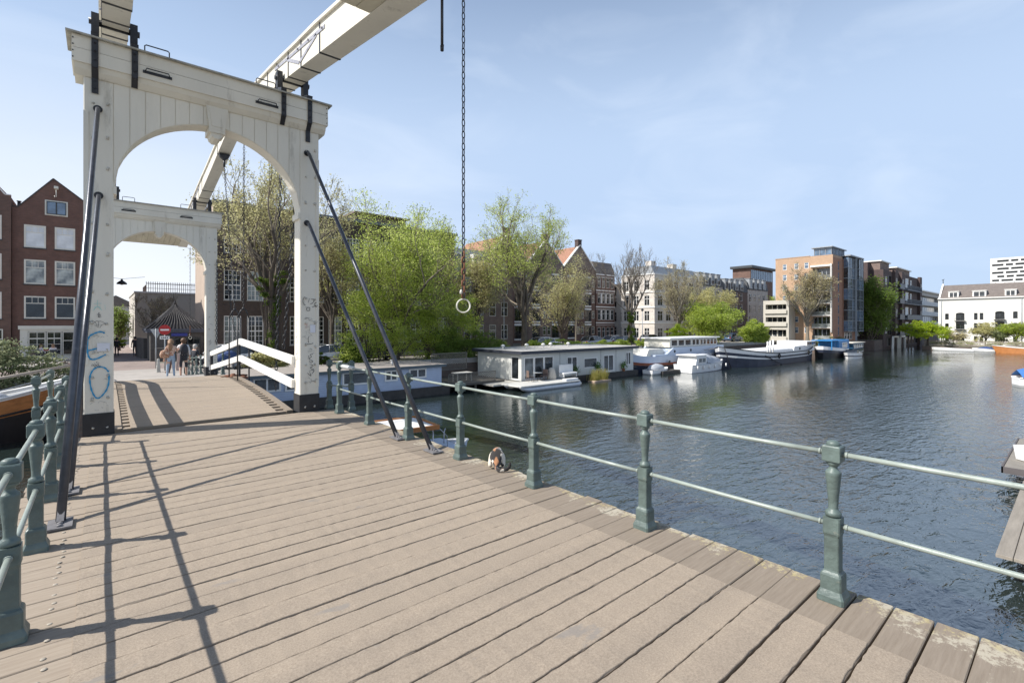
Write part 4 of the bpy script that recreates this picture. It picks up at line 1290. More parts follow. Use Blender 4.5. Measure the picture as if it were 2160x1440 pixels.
m_.add(bs + md_ + [(1.82,1.8,4.75)], [(0,1,5,4),(1,2,6,5),(2,3,7,6),(3,0,4,7),(4,5,8),(5,6,8),(6,7,8),(7,4,8)])
for k in range(17):   # raised tile rolls on the near slope
    u = k/16
    a_ = Vector((-.3+4.25*u,-.31,2.62)); b_ = Vector((.35+2.95*u,.34,3.17)); 
    top = Vector((1.82,1.8,4.78)); f_ = 1-abs(u-.5)*2
    e_ = Vector((.35+2.95*u, .34, 3.17)).lerp(Vector((.35+2.95*u if False else 1.82+(u-.5)*2.95*(1-f_*.98), 1.8-(1.46)*(1-f_*.98), 3.17+1.6*f_*.98)), 1)
    m_.tube([a_, b_, e_], .032, 5)
m_.build('roof', TILEK, t_)
m_ = MB(); m_.lathe([(.10,0),(.13,.05),(.04,.14),(.07,.2),(.01,.34)], 8); m_.build('finial', BLACKP, t_, (1.82,1.8,4.7))
m_ = MB(); m_.box(0,-.02,0,1.1,0,.24); m_.build('name_board', mat('blue_plate', (.03,.04,.25)), t_, (1.35,-.28,2.0))
m_ = MB(); m_.cbox(0,0,0,3.3,.28,1.75,.03); o = m_.build('garden_wall', brick_mat('kiosk_brick', (.1,.1,.1),(.1,.1,.1),(.1,.1,.1)), None, (-.1+.0,0,0)); o.location = (3.0,52.4,GZ); o.rotation_euler = (0,0,R(96)); tag(o, 'dark low brick wall between the alley and the kiosk', 'wall')
m_ = MB(); m_.cbox(0,0,0,3.0,.3,1.1,.03); o = m_.build('garden_wall', brick_mat('kiosk_brick', (.1,.1,.1),(.1,.1,.1),(.1,.1,.1)), None, (3.2,47.3,GZ)); tag(o, 'low stone wall directly in front of the kiosk', 'wall')

# ---- dark brick school
t_ = thing('school_building', 'long dark brick building with tall white small-paned windows behind the trees', 'building', (6.95,46,GZ))
fr = []
W_ = 23.5
for k in range(13):
    xx = .75+1.72*k
    if k in (2,): continue
    for (z0_,z1_) in ((1.1,3.68),(5.0,7.5),(8.9,11.3)):
        fr.append((xx, z0_, xx+1.28, z1_))
shell(t_, W_, 10, 12.9, BRS, front=fr)
for i, r in enumerate(fr): fwin(t_, r, 'grid', frame=WHITE, pane=GLASSD if i % 4 else glass_mat('curtain_glass', (.20,.23,.22), 1.7, .08, .4))
for i, r in enumerate(fr): 
    if r[1] < 6: sill(t_, r[0], r[1]-.003, 1.28)
m_ = MB(); m_.box(-.12,-.35,12.9,W_+.2,10.2,13.15); m_.build('roof_edge', mat('slate_grey_edge', (.13,.15,.18), .6, .1, 3), t_)
m_ = MB(); m_.box(12.0,.2,13.16,17.5,7,13.85); m_.box(11.8,-.2,13.85,17.7,7.2,14.0); m_.build('roof_storey', BRT, t_)
m_ = MB(); m_.add([(-.006,.02,0),(-.006,9.98,0),(-.006,9.98,12.88),(-.006,.02,12.88)], [(0,1,2,3)]); m_.build('sunlit_side_sheet', mat('sunlit_side_tone', (.46,.37,.30), .85, .06, .8, .2, 30), t_)  # pale sheet over the dark brick, sunlight on this side put into its colour

t_ = thing('mansard_building', 'building with grey mansard roof and pale dormers peeping over the green trees', 'building', (31.5,50,GZ))
shell(t_, 11, 10, 9.5, BRT, front=[(1+2*k,z_,2.1+2*k,z_+1.9) for k in range(5) for z_ in (1,4,7)])
for k in range(5):
    for z_ in (1,4,7): window(t_, 1+2*k, z_, 1.1, 1.9, 'sash')
m_ = MB(); m_.prism([(-.1,9.5),(1.3,12.6),(8.7,12.6),(10.1,9.5)], 'x', 0, 11); m_.build('roof', ZINC, t_)
for k in range(3):
    m_ = MB(); m_.box(0,0,0,1.6,1.6,1.8); d = m_.build('dormer', WHITE, t_, (1.2+3.4*k,.2,10.1)); window(d, .15, .15, 1.3, 1.5, 'two', y=-.1)

# ---- brown brick canal houses with orange gabled roofs
for n_, (xs, lab) in enumerate(((43.4,'leftmost brown brick canal house with orange tiled gable roof and french balconies'),(51.6,'middle brown brick canal house with orange tiled gable roof and white coping'),(59.8,'rightmost brown brick canal house with orange gable roof beside the banded house'))):
    t_ = thing('canal_house', lab, 'house', (xs,57,GZ), 0, 'brown brick canal houses')
    W_ = 8.15; H_ = 12.7
    big, small = [], []
    for z_ in (.7,3.45,6.25,9.05):
        for xx in (1.0,5.4): big.append((xx,z_,xx+1.6,z_+2.0))
        for xx in (3.3,4.35,7.25): small.append((xx,z_+.5,xx+.72,z_+1.85))
    shell(t_, W_, 11, H_, BR2 if n_ != 1 else BRT, front=big+small)
    for r in big:
        fwin(t_, r, 'french', frame=DARKG, pane=GLASSD)
        m_ = MB(); m_.box(-.08,-.06,2.03,1.68,0,2.33); m_.build('lintel', WHITE, t_, (r[0],-.002,r[1]))
        m_ = MB(); m_.box(-.06,-.07,-.24,1.66,0,-.02); m_.build('sill', WHITE, t_, (r[0],-.002,r[1]))
        m_ = MB(); m_.box(0,-.12,.75,1.6,-.09,.80); m_.box(0,-.12,.05,1.6,-.09,.10)
        for k in range(9): m_.box(.02+k*.19,-.115,.1,.045+k*.19,-.095,.75)
        m_.build('balcony_rail', BLACKP, t_, (r[0],0,r[1]))
    for r in small: fwin(t_, r, 'sash')
    m_ = MB(); m_.prism([(0,H_),(W_,H_),(W_/2,H_+4.0)], 'y', 0, .35); m_.build('gable', BRT, t_)
    m_ = MB(); m_.prism([(-.1,H_+.02),(W_+.1,H_+.02),(W_/2,H_+3.9)], 'y', .36, 11); m_.build('roof', TILE, t_)
    m_ = MB()
    m_.beam((0,.15,H_+.05),(W_/2,.15,H_+4.1), .5, .16); m_.beam((W_,.15,H_+.05),(W_/2,.15,H_+4.1), .5, .16)
    m_.build('gable_coping', WHITE, t_)
    m_ = MB(); m_.box(W_/2-.45,.0,H_+3.6,W_/2+.45,.8,H_+4.9); m_.box(W_/2-.52,-.06,H_+4.9,W_/2+.52,.86,H_+5.05); m_.build('chimney', BRD, t_)

# ---- banded brick house
t_ = thing('banded_house', 'corner house of dark brick with white bands and a mansard roof behind the trees', 'house', (68.2,57,GZ), 0)
fr = [(0.5+1.25*k,z_,1.35+1.25*k,z_+1.9) for k in range(4) for z_ in (.5,3.7,6.7,9.6)]
shell(t_, 5.4, 12, 12.2, BR1, front=fr)
for r in fr: fwin(t_, r, 'sash', frame=WHITE)
for k, z_ in enumerate((3.1,6.0,9.0,11.9)):
    m_ = MB(); m_.box(-.05,-.08,z_,5.45,0,z_+.2); m_.box(-.02,-.05,z_-.35,5.42,0,z_-.28); m_.build('white_band', WHITE, t_)
for k in range(3):
    m_ = MB(); 
    for z_ in (3.75,6.75): m_.box(1.42+1.25*k,-.03,z_,1.70+1.25*k,0,z_+1.8)
    m_.build('white_pier', WHITE, t_)
m_ = MB(); m_.prism([(-.1,12.2),(.9,14.4),(10,14.4),(12,12.2)], 'x', 0, 5.4); m_.build('roof', TILEG, t_)

# ---- white houses facing the side street
t_ = thing('white_house', 'bright white plastered house between the banded house and the stone block', 'house', (76,64,GZ), -PI/2)
fr = [(.8+1.9*k,z_,1.8+1.9*k,z_+1.9) for k in range(4) for z_ in (.6,3.4,6.1,8.3)]
shell(t_, 9, 10, 10.4, PLWH, front=fr)
for r in fr: fwin(t_, r, 'twosash', frame=WHITE)
m_ = MB(); m_.box(-.1,-.3,10.41,9.1,10,10.7); m_.build('cornice', WHITE, t_)

# ---- stone block with sunlit end and shaded long side
t_ = thing('stone_block', 'pale stone apartment block with a sunlit end wall and bay windows', 'apartment building', (73,48,GZ))
zr = (.5,3.5,6.2,8.9)
le = [(.5+2.2*k,z_,1.6+2.2*k,z_+1.8) for k in range(3) for z_ in zr]
fr = [(1.0+2.6*k,z_,2.6+2.6*k,z_+1.8) for k in range(5) for z_ in zr]
shell(t_, 14, 7, 11.6, STN, front=fr, left=le)
for r in fr: fwin(t_, r, 'twosash', frame=WHITE)
for r in le: lwin(t_, r, 7, 'twosash', frame=WHITE)
for z_ in (3.1,5.8,8.5,11.6):
    m_ = MB(); m_.box(-.12,-.12,z_,14.05,7.05,z_+.16); m_.build('string_course', WHITE, t_)
m_ = MB(); m_.prism([(.1,11.77),(.8,13.2),(6.2,13.2),(6.9,11.77)], 'x', .1, 14); m_.build('roof', ZINC, t_)
for xx in (2,9): 
    m_ = MB(); m_.box(xx,2,13.2,xx+1.4,3.2,14.3); m_.build('chimney', STN, t_)
for i, (xs, W_, H_) in enumerate(((87.1,10.4,10.5),(97.6,11.3,9.9),(109.0,10.5,10.6))):
    t_ = thing('grey_mansard_block', ['grey stone block with mansard dormers right of the pale stone block','grey mansard block with steep dormers in the middle of the row','grey mansard block nearest the tall orange brick building'][i], 'apartment building', (xs,48,GZ), 0, 'grey mansard blocks')
    fr = [(.7+2.35*k,z_,1.9+2.35*k,z_+1.75) for k in range(4) for z_ in (.5,3.0,5.5,7.9)]
    shell(t_, W_, 9, H_, (GRST, BRT, STN)[i], front=fr)
    for r in fr: fwin(t_, r, 'twosash', frame=WHITE)
    m_ = MB(); m_.prism([(-.1,H_),(.2,H_+1.6),(1.2,H_+2.7),(8,H_+2.7),(9,H_)], 'x', 0, W_); m_.build('roof', mat('slate_mansard', (.09,.095,.10), .6, .2, 3), t_)
    for k in range(4):
        m_ = MB(); m_.box(0,0,0,1.5,1.8,2.2); m_.box(-.1,-.1,2.2,1.6,1.8,2.32); d = m_.build('dormer', ZINC, t_, (.55+2.35*k,-.15,H_+.2)); window(d, .12, .12, 1.26, 1.9, 'two', frame=WHITE, y=-.1)
t_ = thing('office_building', 'brick and glass office block with dark flat roof left of the orange building', 'office building', (138,60,GZ))
shell(t_, 15, 5, 18.6, BR2, front=[(.3,15.4,14.7,18.2)])
m_ = MB(); m_.box(.35,.02,15.45,14.65,.1,18.15); m_.build('window_band', GLASSB, t_)
m_ = MB(); m_.box(-.8,-.8,18.61,15.4,5.4,19.3); m_.build('roof', DARKG, t_)
m_ = MB(); 
for k in range(12): m_.box(.35+1.2*k,-.04,15.45,.43+1.2*k,.02,18.15)
m_.build('window_mullions', ZINC, t_)
# grey balcony block left of the orange building
t_ = thing('balcony_block', 'low cream block with open balconies beside the orange brick building', 'apartment building', (90,36.9,GZ), -PI/2)
fr = [(.4,.3,3.8,2.0),(.4,2.8,3.8,4.2),(.4,5.0,3.8,6.4)]
shell(t_, 4.2, 2.9, 7.1, mat('cream_concrete', (.50,.47,.41), .8, .06, 1), front=fr, rec=.8)
for r in fr:
    window(t_, r[0], r[1], 1.68, r[3]-r[1], 'two', y=.66); window(t_, r[0]+1.72, r[1], 1.68, r[3]-r[1], 'two', y=.66)
    m_ = MB(); m_.box(.3,-.25,r[1]-.2,3.9,.05,r[1]-.02); m_.box(.3,-.25,r[1]-.02,3.9,-.2,r[1]+.55); m_.build('balcony', mat('cream_concrete', (.5,.5,.5)), t_)

# ---- tall orange brick apartment building
t_ = thing('orange_apartment_building', 'tall orange brick apartment building with stacked balconies and glass corner bays', 'apartment building', (93,27,GZ))
H_ = 14.6
rows8 = [1.1+1.86*k for k in range(7)]
le = []
for i, z_ in enumerate(rows8):
    for y_ in ((1.2,3.1,4.7)):
        if (i in (0,) and y_ < 2): continue
        le.append((y_, z_+.3, y_+.66, z_+1.35))
bal = [(6.0,.4+2.05*k,8.6,2.15+2.05*k) for k in range(6)]
fr = [(2.6,1.0+1.86*k,3.2,2.5+1.86*k) for k in range(7)]
shell(t_, 5.0, 9.0, H_, BRO, left=le+bal, front=fr, rec=.5)
m_ = MB(); m_.add([(-.0,-.006,0),(5.0,-.006,0),(5.0,-.006,H_-.9),(0,-.006,H_-.9)], [])
m_ = MB(); m_.panel((0,-.006,0),(1,0,0),(0,-1,0),5.0,H_-.4,fr,.1); m_.build('end_wall', BRO2, t_, fix=False)
for r in le: lwin(t_, r, 9.0, 'sash', frame=WHITE, pane=GLASSB)
for r in fr: fwin(t_, r, 'sash', frame=ZINC, pane=GLASSB, y0=-.0)
for i, r in enumerate(bal):
    window(t_, .38, r[1]+.02, 1.25, r[3]-r[1]-.04, 'two', y=9.0-r[0]-.04, rz=-PI/2, frame=ZINC, pane=GLASS)
    window(t_, .38, r[1]+.02, 1.25, r[3]-r[1]-.04, 'two', y=9.0-r[0]-1.32, rz=-PI/2, frame=ZINC, pane=GLASS)
    m_ = MB(); m_.box(-.22,.32,r[1]-.14,.04,3.08,r[1]-.01); m_.build('balcony_slab', WHITE, t_)
    m_ = MB(); m_.box(-.20,.36,r[1]-.005,-.17,3.04,r[1]+.62); m_.build('balcony_glass', glass_mat('grey_balcony_glass', (.22,.23,.22), 1.5, .15, .3), t_)
m_ = MB(); m_.box(-.26,.1,1.6,-.02,.32,13.1); m_.build('balcony_column', mat('pale_concrete', (.55,.53,.5), .8, .05, 1), t_)
m_ = MB(); m_.box(-.3,.1,12.7,0,3.3,12.95); m_.build('balcony_roof', WHITE, t_)
m_ = MB(); m_.box(.5,-.002+.3,H_,8,3.3,H_+.1); m_.box(.9,.5,H_+.1,7.6,3.1,H_+1.35); m_.build('penthouse', GLASSB, t_)
m_ = MB(); m_.box(.5,.2,H_+1.36,8.2,3.4,H_+1.5)
for k in range(10): m_.box(.85+k*.74,.42,H_+.1,.93+k*.74,.5,H_+1.36); 
for k in range(4): m_.box(.82,.45+k*.85,H_+.1,.9,.52+k*.85,H_+1.36)
m_.build('penthouse_frame', ZINC, t_)
m_ = MB(); m_.box(-.05,3.5,H_,3,9.05,H_+.12); m_.build('parapet', BRO, t_)
# glass corner bay
t2 = thing('glass_bay_block', 'grey framed glazed balcony tower at the right side of the orange building', 'apartment building', (98.1,26.6,GZ))
fr = []
m_ = MB(); m_.box(0,.3,0,7.6,8,14.2); m_.build('wall', BRO2, t2)
for c_, (x0_, x1_) in enumerate(((.1,2.3),(2.45,4.5),(5.0,7.6))):
    for k in range(7):
        z_ = 1.75+1.84*k
        if c_ == 2 and k > 5: pass
        yy = -.35 if c_ != 2 else -.7
        m_ = MB(); m_.box(x0_,yy,z_,x1_,.28,z_+1.72); b_ = m_.build('glazed_bay', GLASS if (k+c_) % 3 else GLASSB, t2)
        m_ = MB(); m_.box(x0_-.05,yy-.06,z_-.10,x1_+.05,.28,z_+.02)
        for q in range(4):
            xx = x0_+(x1_-x0_)*q/3; m_.box(xx-.04,yy-.05,z_+.02,xx+.04,yy,z_+1.72)
        m_.box(x0_,yy-.04,z_+.5,x1_,yy,z_+.56)
        m_.build('bay_frame', mat('grey_blue_steel', (.25,.28,.31), .5, .1, 3), b_)
m_ = MB(); m_.box(-.1,-.8,14.7,7.8,6,14.9); m_.build('roof', ZINC, t2)
m_ = MB(); m_.box(3.6,-.75,0,3.8,-.5,14.7); m_.box(7.5,-.75,1.6,7.7,-.5,14.7); m_.build('column', mat('grey_blue_steel', (.25,.28,.31)), t2)
for k in range(3): window(t2, .5+1.5*k, .3, 1.1, 1.2, 'sash', y=.2, frame=WHITE)

# ---- dark brick buildings on the water
t_ = thing('dark_brick_tower', 'narrow dark brick stair tower rising behind the dark green tree', 'building', (110,26.5,GZ-1.7))
m_ = MB(); m_.box(1.0,0,0,5.2,6,16.4); m_.build('wall', BRD, t_)
m_ = MB(); m_.box(-3,1.2,0,1.0,6,14.5); m_.build('wing', BRD, t_)
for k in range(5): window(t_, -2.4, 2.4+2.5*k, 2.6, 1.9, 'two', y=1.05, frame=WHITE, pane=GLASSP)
t_ = thing('dark_brick_apartments', 'dark brick waterside apartment building with arched white windows and balconies', 'apartment building', (112.5,24.4,GZ-1.7))
fl = [2.9,6.1,9.3,12.2]
fr = []
for z_ in fl:
    fr += [(1.6,z_,2.6,z_+1.6),(12.3,z_,13.2,z_+1.5),(29.6,z_,30.6,z_+1.5)]
mid = []
for z_ in fl: mid += [(14.6,z_-.3,16.2,z_+2.0),(17.6,z_-.3,20.6,z_+2.2),(22.0,z_-.3,23.6,z_+2.0)]
lf_ = [(8.2,z_-.4,11.6,z_+1.9) for z_ in fl] + [(3.4,z_-.4,6.0,z_+1.9) for z_ in fl]
gr = [(3+3.0*k,.4,5+3.0*k,2.0) for k in range(9)]
shell(t_, 31.5, 9, 15.0, BRD, front=fr+mid+lf_+gr, rec=.4)
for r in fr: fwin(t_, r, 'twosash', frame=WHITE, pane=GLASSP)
for r in mid: fwin(t_, r, 'twosash', frame=WHITE, pane=GLASS, fw=.18)
for r in lf_: fwin(t_, r, 'two', frame=DARKG, pane=GLASSD)
for r in gr: fwin(t_, r, 'two', frame=DARKG, pane=GLASSD)
for z_ in fl:
    for (x0_,x1_) in ((8.0,11.8),(14.2,28.4)):
        m_ = MB(); m_.box(x0_,-1.0,z_-.52,x1_,-.01,z_-.36); m_.box(x0_,-1.0,z_-.36,x1_,-.96,z_+.45) if x0_ < 10 or z_ in (2.9,6.1) else None
        for k in range(int((x1_-x0_)/.3)): m_.box(x0_+k*.3,-.99,z_-.36,x0_+k*.3+.05,-.95,z_+.5)
        m_.box(x0_,-1.0,z_+.5,x1_,-.95,z_+.56)
        m_.build('balcony', mat('blue_grey_steel', (.10,.12,.15), .5, .1, 3), t_)
for xx in (6.6,12.0,29.0):
    m_ = MB(); m_.box(xx,-.5,0,xx+1.9,-.01,15.3)
    m_.build('brick_pier', BRD, t_)
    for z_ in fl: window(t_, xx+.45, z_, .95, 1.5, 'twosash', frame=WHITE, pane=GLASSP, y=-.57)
m_ = MB(); m_.box(12.0,.5,15.01,24,7,16.2); m_.box(.5,.6,15.01,7,7,16.6); m_.build('roof_storey', BRT, t_)
m_ = MB(); m_.box(.2,.3,16.62,7.3,7.3,16.8); m_.box(11.6,.2,16.22,24.4,7.3,16.4); m_.build('roof', WHITE, t_)
for xx in (3.8,9.3):
    m_ = MB()
    m_.beam((xx,-.7,2.2),(xx+3.8,-.7,2.2), .3, .3); m_.beam((xx+.1,-.7,2.2),(xx-.3,-.7,-.9), .4, .3, up=(0,1,0)); m_.beam((xx+3.7,-.7,2.2),(xx+4.1,-.7,-.9), .4, .3, up=(0,1,0))
    m_.build('white_portal_frame', WHITE, t_)
t_ = thing('grey_apartments', 'grey apartment block with glass balconies left of the white warehouse', 'apartment building', (148,25.8,GZ-1.5))
fr = [(.3,1.8+2.55*k,33.5,3.9+2.55*k) for k in range(4)]
shell(t_, 34, 9, 12.5, GRST, front=fr, rec=1.0)
for r in fr:
    for k in range(13): window(t_, r[0]+2.55*k, r[1], 2.5, 2.1, 'two', y=.86, frame=WHITE, pane=GLASS)
    m_ = MB(); m_.box(.1,-.4,r[1]-.35,33.9,-.0,r[1]-.02); m_.box(.1,-.4,r[1],33.9,-.36,r[1]+.7); m_.build('balcony', mat('pale_blue_grey_panel', (.42,.45,.48), .5, .08, 2), t_)
m_ = MB(); m_.box(-.3,-.5,12.52,34.3,9.3,12.8); m_.build('roof', WHITE, t_)

# ---- white warehouse, long side to the canal
wz = GZ-1.1
t_ = thing('white_warehouse', 'white painted old warehouse with a grey-brown tiled roof, arched windows and balconies', 'warehouse', (128.5,18.9,wz), -PI/2)
W_ = 12.2; H_ = 6.72-wz
def zz_(y): return None
# openings: column x, [(z0,z1,w)], arched top flag
cols = [(1.05,.55,[(3.0,3.75),(4.6,5.75)]),(2.65,1.25,[(1.0,2.1),(3.6,4.95),(5.25,6.5)] ),(5.35,.55,[(.3,1.6),(3.6,4.75),(5.3,6.6)]),(6.15,.55,[(.3,1.6),(3.6,4.75),(5.3,6.6)]),(8.35,1.25,[(.3,2.0),(3.4,4.8),(5.35,6.6)]),(10.65,.6,[(3.9,4.5),(5.4,6.6)])]
cols = [(1.05,.55,[(.3,1.9),(3.2,3.85),(4.7,5.8)]),(2.65,1.25,[(.2,1.9),(2.85,4.15),(4.5,5.8)]),(5.25,.5,[(.2,1.5),(2.8,4.0),(4.65,5.95)]),(6.05,.5,[(.2,1.5),(2.8,4.0),(4.65,5.95)]),(8.15,1.25,[(.2,1.6),(2.75,4.15),(4.7,6.0)]),(10.5,.6,[(.2,1.5),(3.3,3.95),(4.85,6.05)])]
fr = []
for cx, cw, zs_ in cols:
    for z0_, z1_ in zs_: fr.append((cx, z0_+.25, cx+cw, z1_+.25))
shell(t_, W_, 9, H_, PLWH, front=fr, rec=.25)
for r in fr:
    fwin(t_, r, 'two' if r[2]-r[0] > 1 else 'plain', frame=DARKG, pane=GLASSD, fw=.05, y0=.08)
    if r[2]-r[0] > .52 and r[1] > 2.5:
        m_ = MB(); hw_ = (r[2]-r[0])/2; cx = r[0]+hw_; pts = [(cx+hw_*math.cos(PI*k/10), r[3]-.001+hw_*.42*math.sin(PI*k/10)) for k in range(11)]
        m_.prism(pts, 'y', -.004, .05); m_.build('arch_head', GLASSD, t_)
    if r[2]-r[0] > 1 and r[1] > 2.5:
        m_ = MB(); m_.box(r[0]-.15,-.55,r[1]-.14,r[2]+.15,-.005,r[1]-.04)
        for k in range(8): m_.box(r[0]-.13+k*.2,-.55,r[1]-.04,r[0]-.10+k*.2,-.52,r[1]+.42)
        m_.box(r[0]-.15,-.56,r[1]+.40,r[2]+.15,-.51,r[1]+.44); m_.build('balcony', BLACKP, t_)
m_ = MB(); m_.prism([(-.25,H_),(4.5,H_+3.0),(9.2,H_)], 'x', .35, W_-.3); m_.build('roof', TILEG, t_)
m_ = MB(); m_.box(-.05,-.3,H_-.02,W_+.05,-.01,H_+.16); m_.build('gutter', WHITE, t_)
m_ = MB()
for xx in (.12,W_-.15): m_.prism([(-.1,H_-.1),(4.5,H_+3.35),(9.1,H_-.1)], 'x', xx-.13, xx+.13)
m_.build('end_gables', PLWH, t_)
for xx in (1.5,5.0,9.4):
    m_ = MB(); w2 = 1.9 if xx == 5.0 else 1.5
    m_.box(xx,.35,H_+.2,xx+w2,3,H_+1.45); m_.box(xx-.08,.25,H_+1.45,xx+w2+.08,3,H_+1.55); d = m_.build('dormer', WHITE, t_); window(d, xx+.12, H_+.3, w2-.24, 1.05, 'two', frame=WHITE, y=.26, fw=.08)
m_ = MB(); m_.tube([(0,0,0),(0,0,1.0)], .06, 6); m_.tube([(-.2,0,.8),(.2,0,1.0)], .05, 6); m_.build('ridge_vane', BLACKP, t_, (.12,4.5,H_+3.3))
for xx in (.5,11.6):
    m_ = MB(); m_.tube([(xx,-.1,.1),(xx,-.1,H_-.1)], .06, 6); m_.build('downpipe', ZINC, t_)
m_ = MB(); m_.panel((0,0,0),(1,0,0),(0,-1,0),13,H_+1,[]); m_.box(0,.1,0,13,9,H_+1.2)
o = m_.build('dark_annex', BRD, None); o.location = (129,6.6,wz); o.rotation_euler = (0,0,-PI/2); tag(o, 'dark building cut by the right edge of the photo beside the white warehouse', 'building')

# ---- far white high-rise with a honeycomb facade
t_ = thing('high_rise', 'distant white high-rise with a brick-like grid of dark window slots', 'high-rise', (352,31.2,0), -PI/2)
fr = []
W_ = 34
for i in range(6):
    x_ = .6 + (1.9 if i % 2 else 0)
    while x_ < W_-4:
        ww_ = 4.2 if (i+int(x_)) % 3 else 2.6
        fr.append((x_, 17.6+i*1.98, x_+ww_, 17.6+i*1.98+1.05)); x_ += ww_+.8
shell(t_, W_, 20, 29.6, mat('white_panel', (.70,.69,.67), .6, .03, 1), front=fr, rec=.6, z0=6)
for r in fr:
    window(t_, r[0], r[1]+6, r[2]-r[0], r[3]-r[1], 'plain', pane=GLASSD, frame=ZINC, fw=.05, y=.45)
m_ = MB()
for k in range(10): m_.beam((k*3.4+.3,-.3,20.4),(k*3.4+1.9,-.3,23.2), .45, .5, up=(0,1,0)); m_.beam((k*3.4+3.5,-.3,20.4),(k*3.4+1.9,-.3,23.2), .45, .5, up=(0,1,0))
m_.build('diagonal_columns', mat('white_panel', (.7,.7,.7)), t_)
m_ = MB(); m_.box(1,3,0,33,18,6); m_.build('base', GLASSD, t_)

# ---- garden fence and quay wall in front of the warehouse
t_ = thing('picket_fence', 'weathered picket fence on the quay in front of the white warehouse', 'fence', (118.2,19.4,wz), -PI/2)
m_ = MB()
m_.box(0,0,.25,14,.05,.35); m_.box(0,0,.85,14,.05,.95)
k = 0
while k*.16 < 14: m_.box(k*.16,-.03,.05,k*.16+.07,-.002,1.1+(.08 if k % 2 else 0)); k += 1
m_.build('pickets', mat('weathered_fence_wood', (.30,.26,.22), .9, .2, 3), t_)
# ================================================================== boats
def hull(parent, L_, B_, zk, ztop, bow=1.0, stern=.55, nst=16, flare=.12, bands=None, mats=None, blunt=2.2, sblunt=3.0, name='hull', deck_drop=.12, deck_mat=None, y=0):
    """lofted hull along local x: stern at 0, bow at L_. ztop(t) gives the sheer; bands are heights (absolute or fraction) with a material each"""
    m_ = MB()
    rows = []
    lv = bands or [0,.35,.7,1]
    for i in range(nst+1):
        t = i/nst
        if t > .5:
            w_ = (1-abs((t-.5)/.5)**blunt)**.8
        else:
            w_ = stern + (1-stern)*(1-abs((.5-t)/.5)**sblunt)
        w_ = max(w_, .015)
        zt_ = ztop(t); r_ = []
        for s_ in lv:
            zz = zk + (zt_-zk)*s_
            ww = B_/2*w_*((1-flare)+flare*s_)
            xx = L_*t + (bow*(s_-.5)*.5 if t > .75 else 0)*((t-.75)/.25 if t > .75 else 0)
            r_.append((xx, ww, zz))
        rows.append(r_)
    nb = len(lv)
    v = []
    for r_ in rows:
        for (x_,w_,z_) in r_: v.append((x_, y-w_, z_))
        for (x_,w_,z_) in r_: v.append((x_, y+w_, z_))
    k = 2*nb
    f = []; mi = []
    for i in range(nst):
        for j in range(nb-1):
            f.append((i*k+j, (i+1)*k+j, (i+1)*k+j+1, i*k+j+1)); mi.append(j)
            f.append((i*k+nb+j+1, (i+1)*k+nb+j+1, (i+1)*k+nb+j, i*k+nb+j)); mi.append(j)
    for j in range(nb-1):
        f.append((j, j+1, nb+j+1, nb+j)); mi.append(j)
        f.append((nst*k+j+1, nst*k+j, nst*k+nb+j, nst*k+nb+j+1)); mi.append(j)
    b0 = len(m_.v); m_.v += v
    for ff, mm in zip(f, mi):
        m_.f.append([b0+q for q in ff]); m_.m.append(min(mm, len(mats)-1)); m_.s.append(False)
    ho = m_.build(name, mats, parent)
    d_ = MB(); v = []; f = []
    for r_ in rows:
        x_,w_,z_ = r_[-1]; w_ = max(.01, w_-.03); v += [(x_-.02, y-w_, z_-deck_drop), (x_-.02, y+w_, z_-deck_drop)]
    for i in range(nst): f.append((2*i, 2*i+2, 2*i+3, 2*i+1))
    d_.add(v, f); d_.build('deck', deck_mat or mats[-1], parent)
    return rows
def gunwale(parent, rows, matr, r=.04, y=0, name='rubbing_strake', row=-1, dz=0.0):
    m_ = MB()
    m_.tube([(q[row][0], y-q[row][1]-.005, q[row][2]+dz) for q in rows], r, 6)
    m_.tube([(q[row][0], y+q[row][1]+.005, q[row][2]+dz) for q in rows], r, 6)
    return m_.build(name, matr, parent)

NAVY = mat('navy_hull_paint', (.022,.028,.05), .4, .2, 2)
BLKH = mat('black_hull_paint', (.014,.014,.017), .45, .3, 2)
WHT = mat('boat_white', (.74,.74,.73), .4, .05, 2, dirt=(.5,.5,.47), dscale=3, dlow=.62, dhigh=.85)
PBLUE = mat('pale_blue_boat_paint', (.50,.57,.68), .4, .06, 2)
RSTR = mat('rust_red_paint', (.30,.095,.05), .6, .2, 4)
VARN = mat('varnished_wood', (.42,.17,.055), .35, .25, 3, stretch=(.3,3,3))
BRBL = mat('bright_blue_paint', (.03,.20,.46), .4, .12, 2)
GREYD = mat('grey_deck_paint', (.30,.31,.31), .7, .1, 2)
CLAPB = rows_mat('pale_blue_clapboard', (.48,.56,.71), .13, 'Z', .8, .07, .55, .55)
LIGHTG = mat('light_grey_panel', (.62,.62,.58), .6, .05, .8, dirt=(.36,.37,.33), dscale=1.6, dlow=.6, dhigh=.85)
CONC = mat('dark_concrete_hull', (.06,.055,.05), .9, .3, 2)

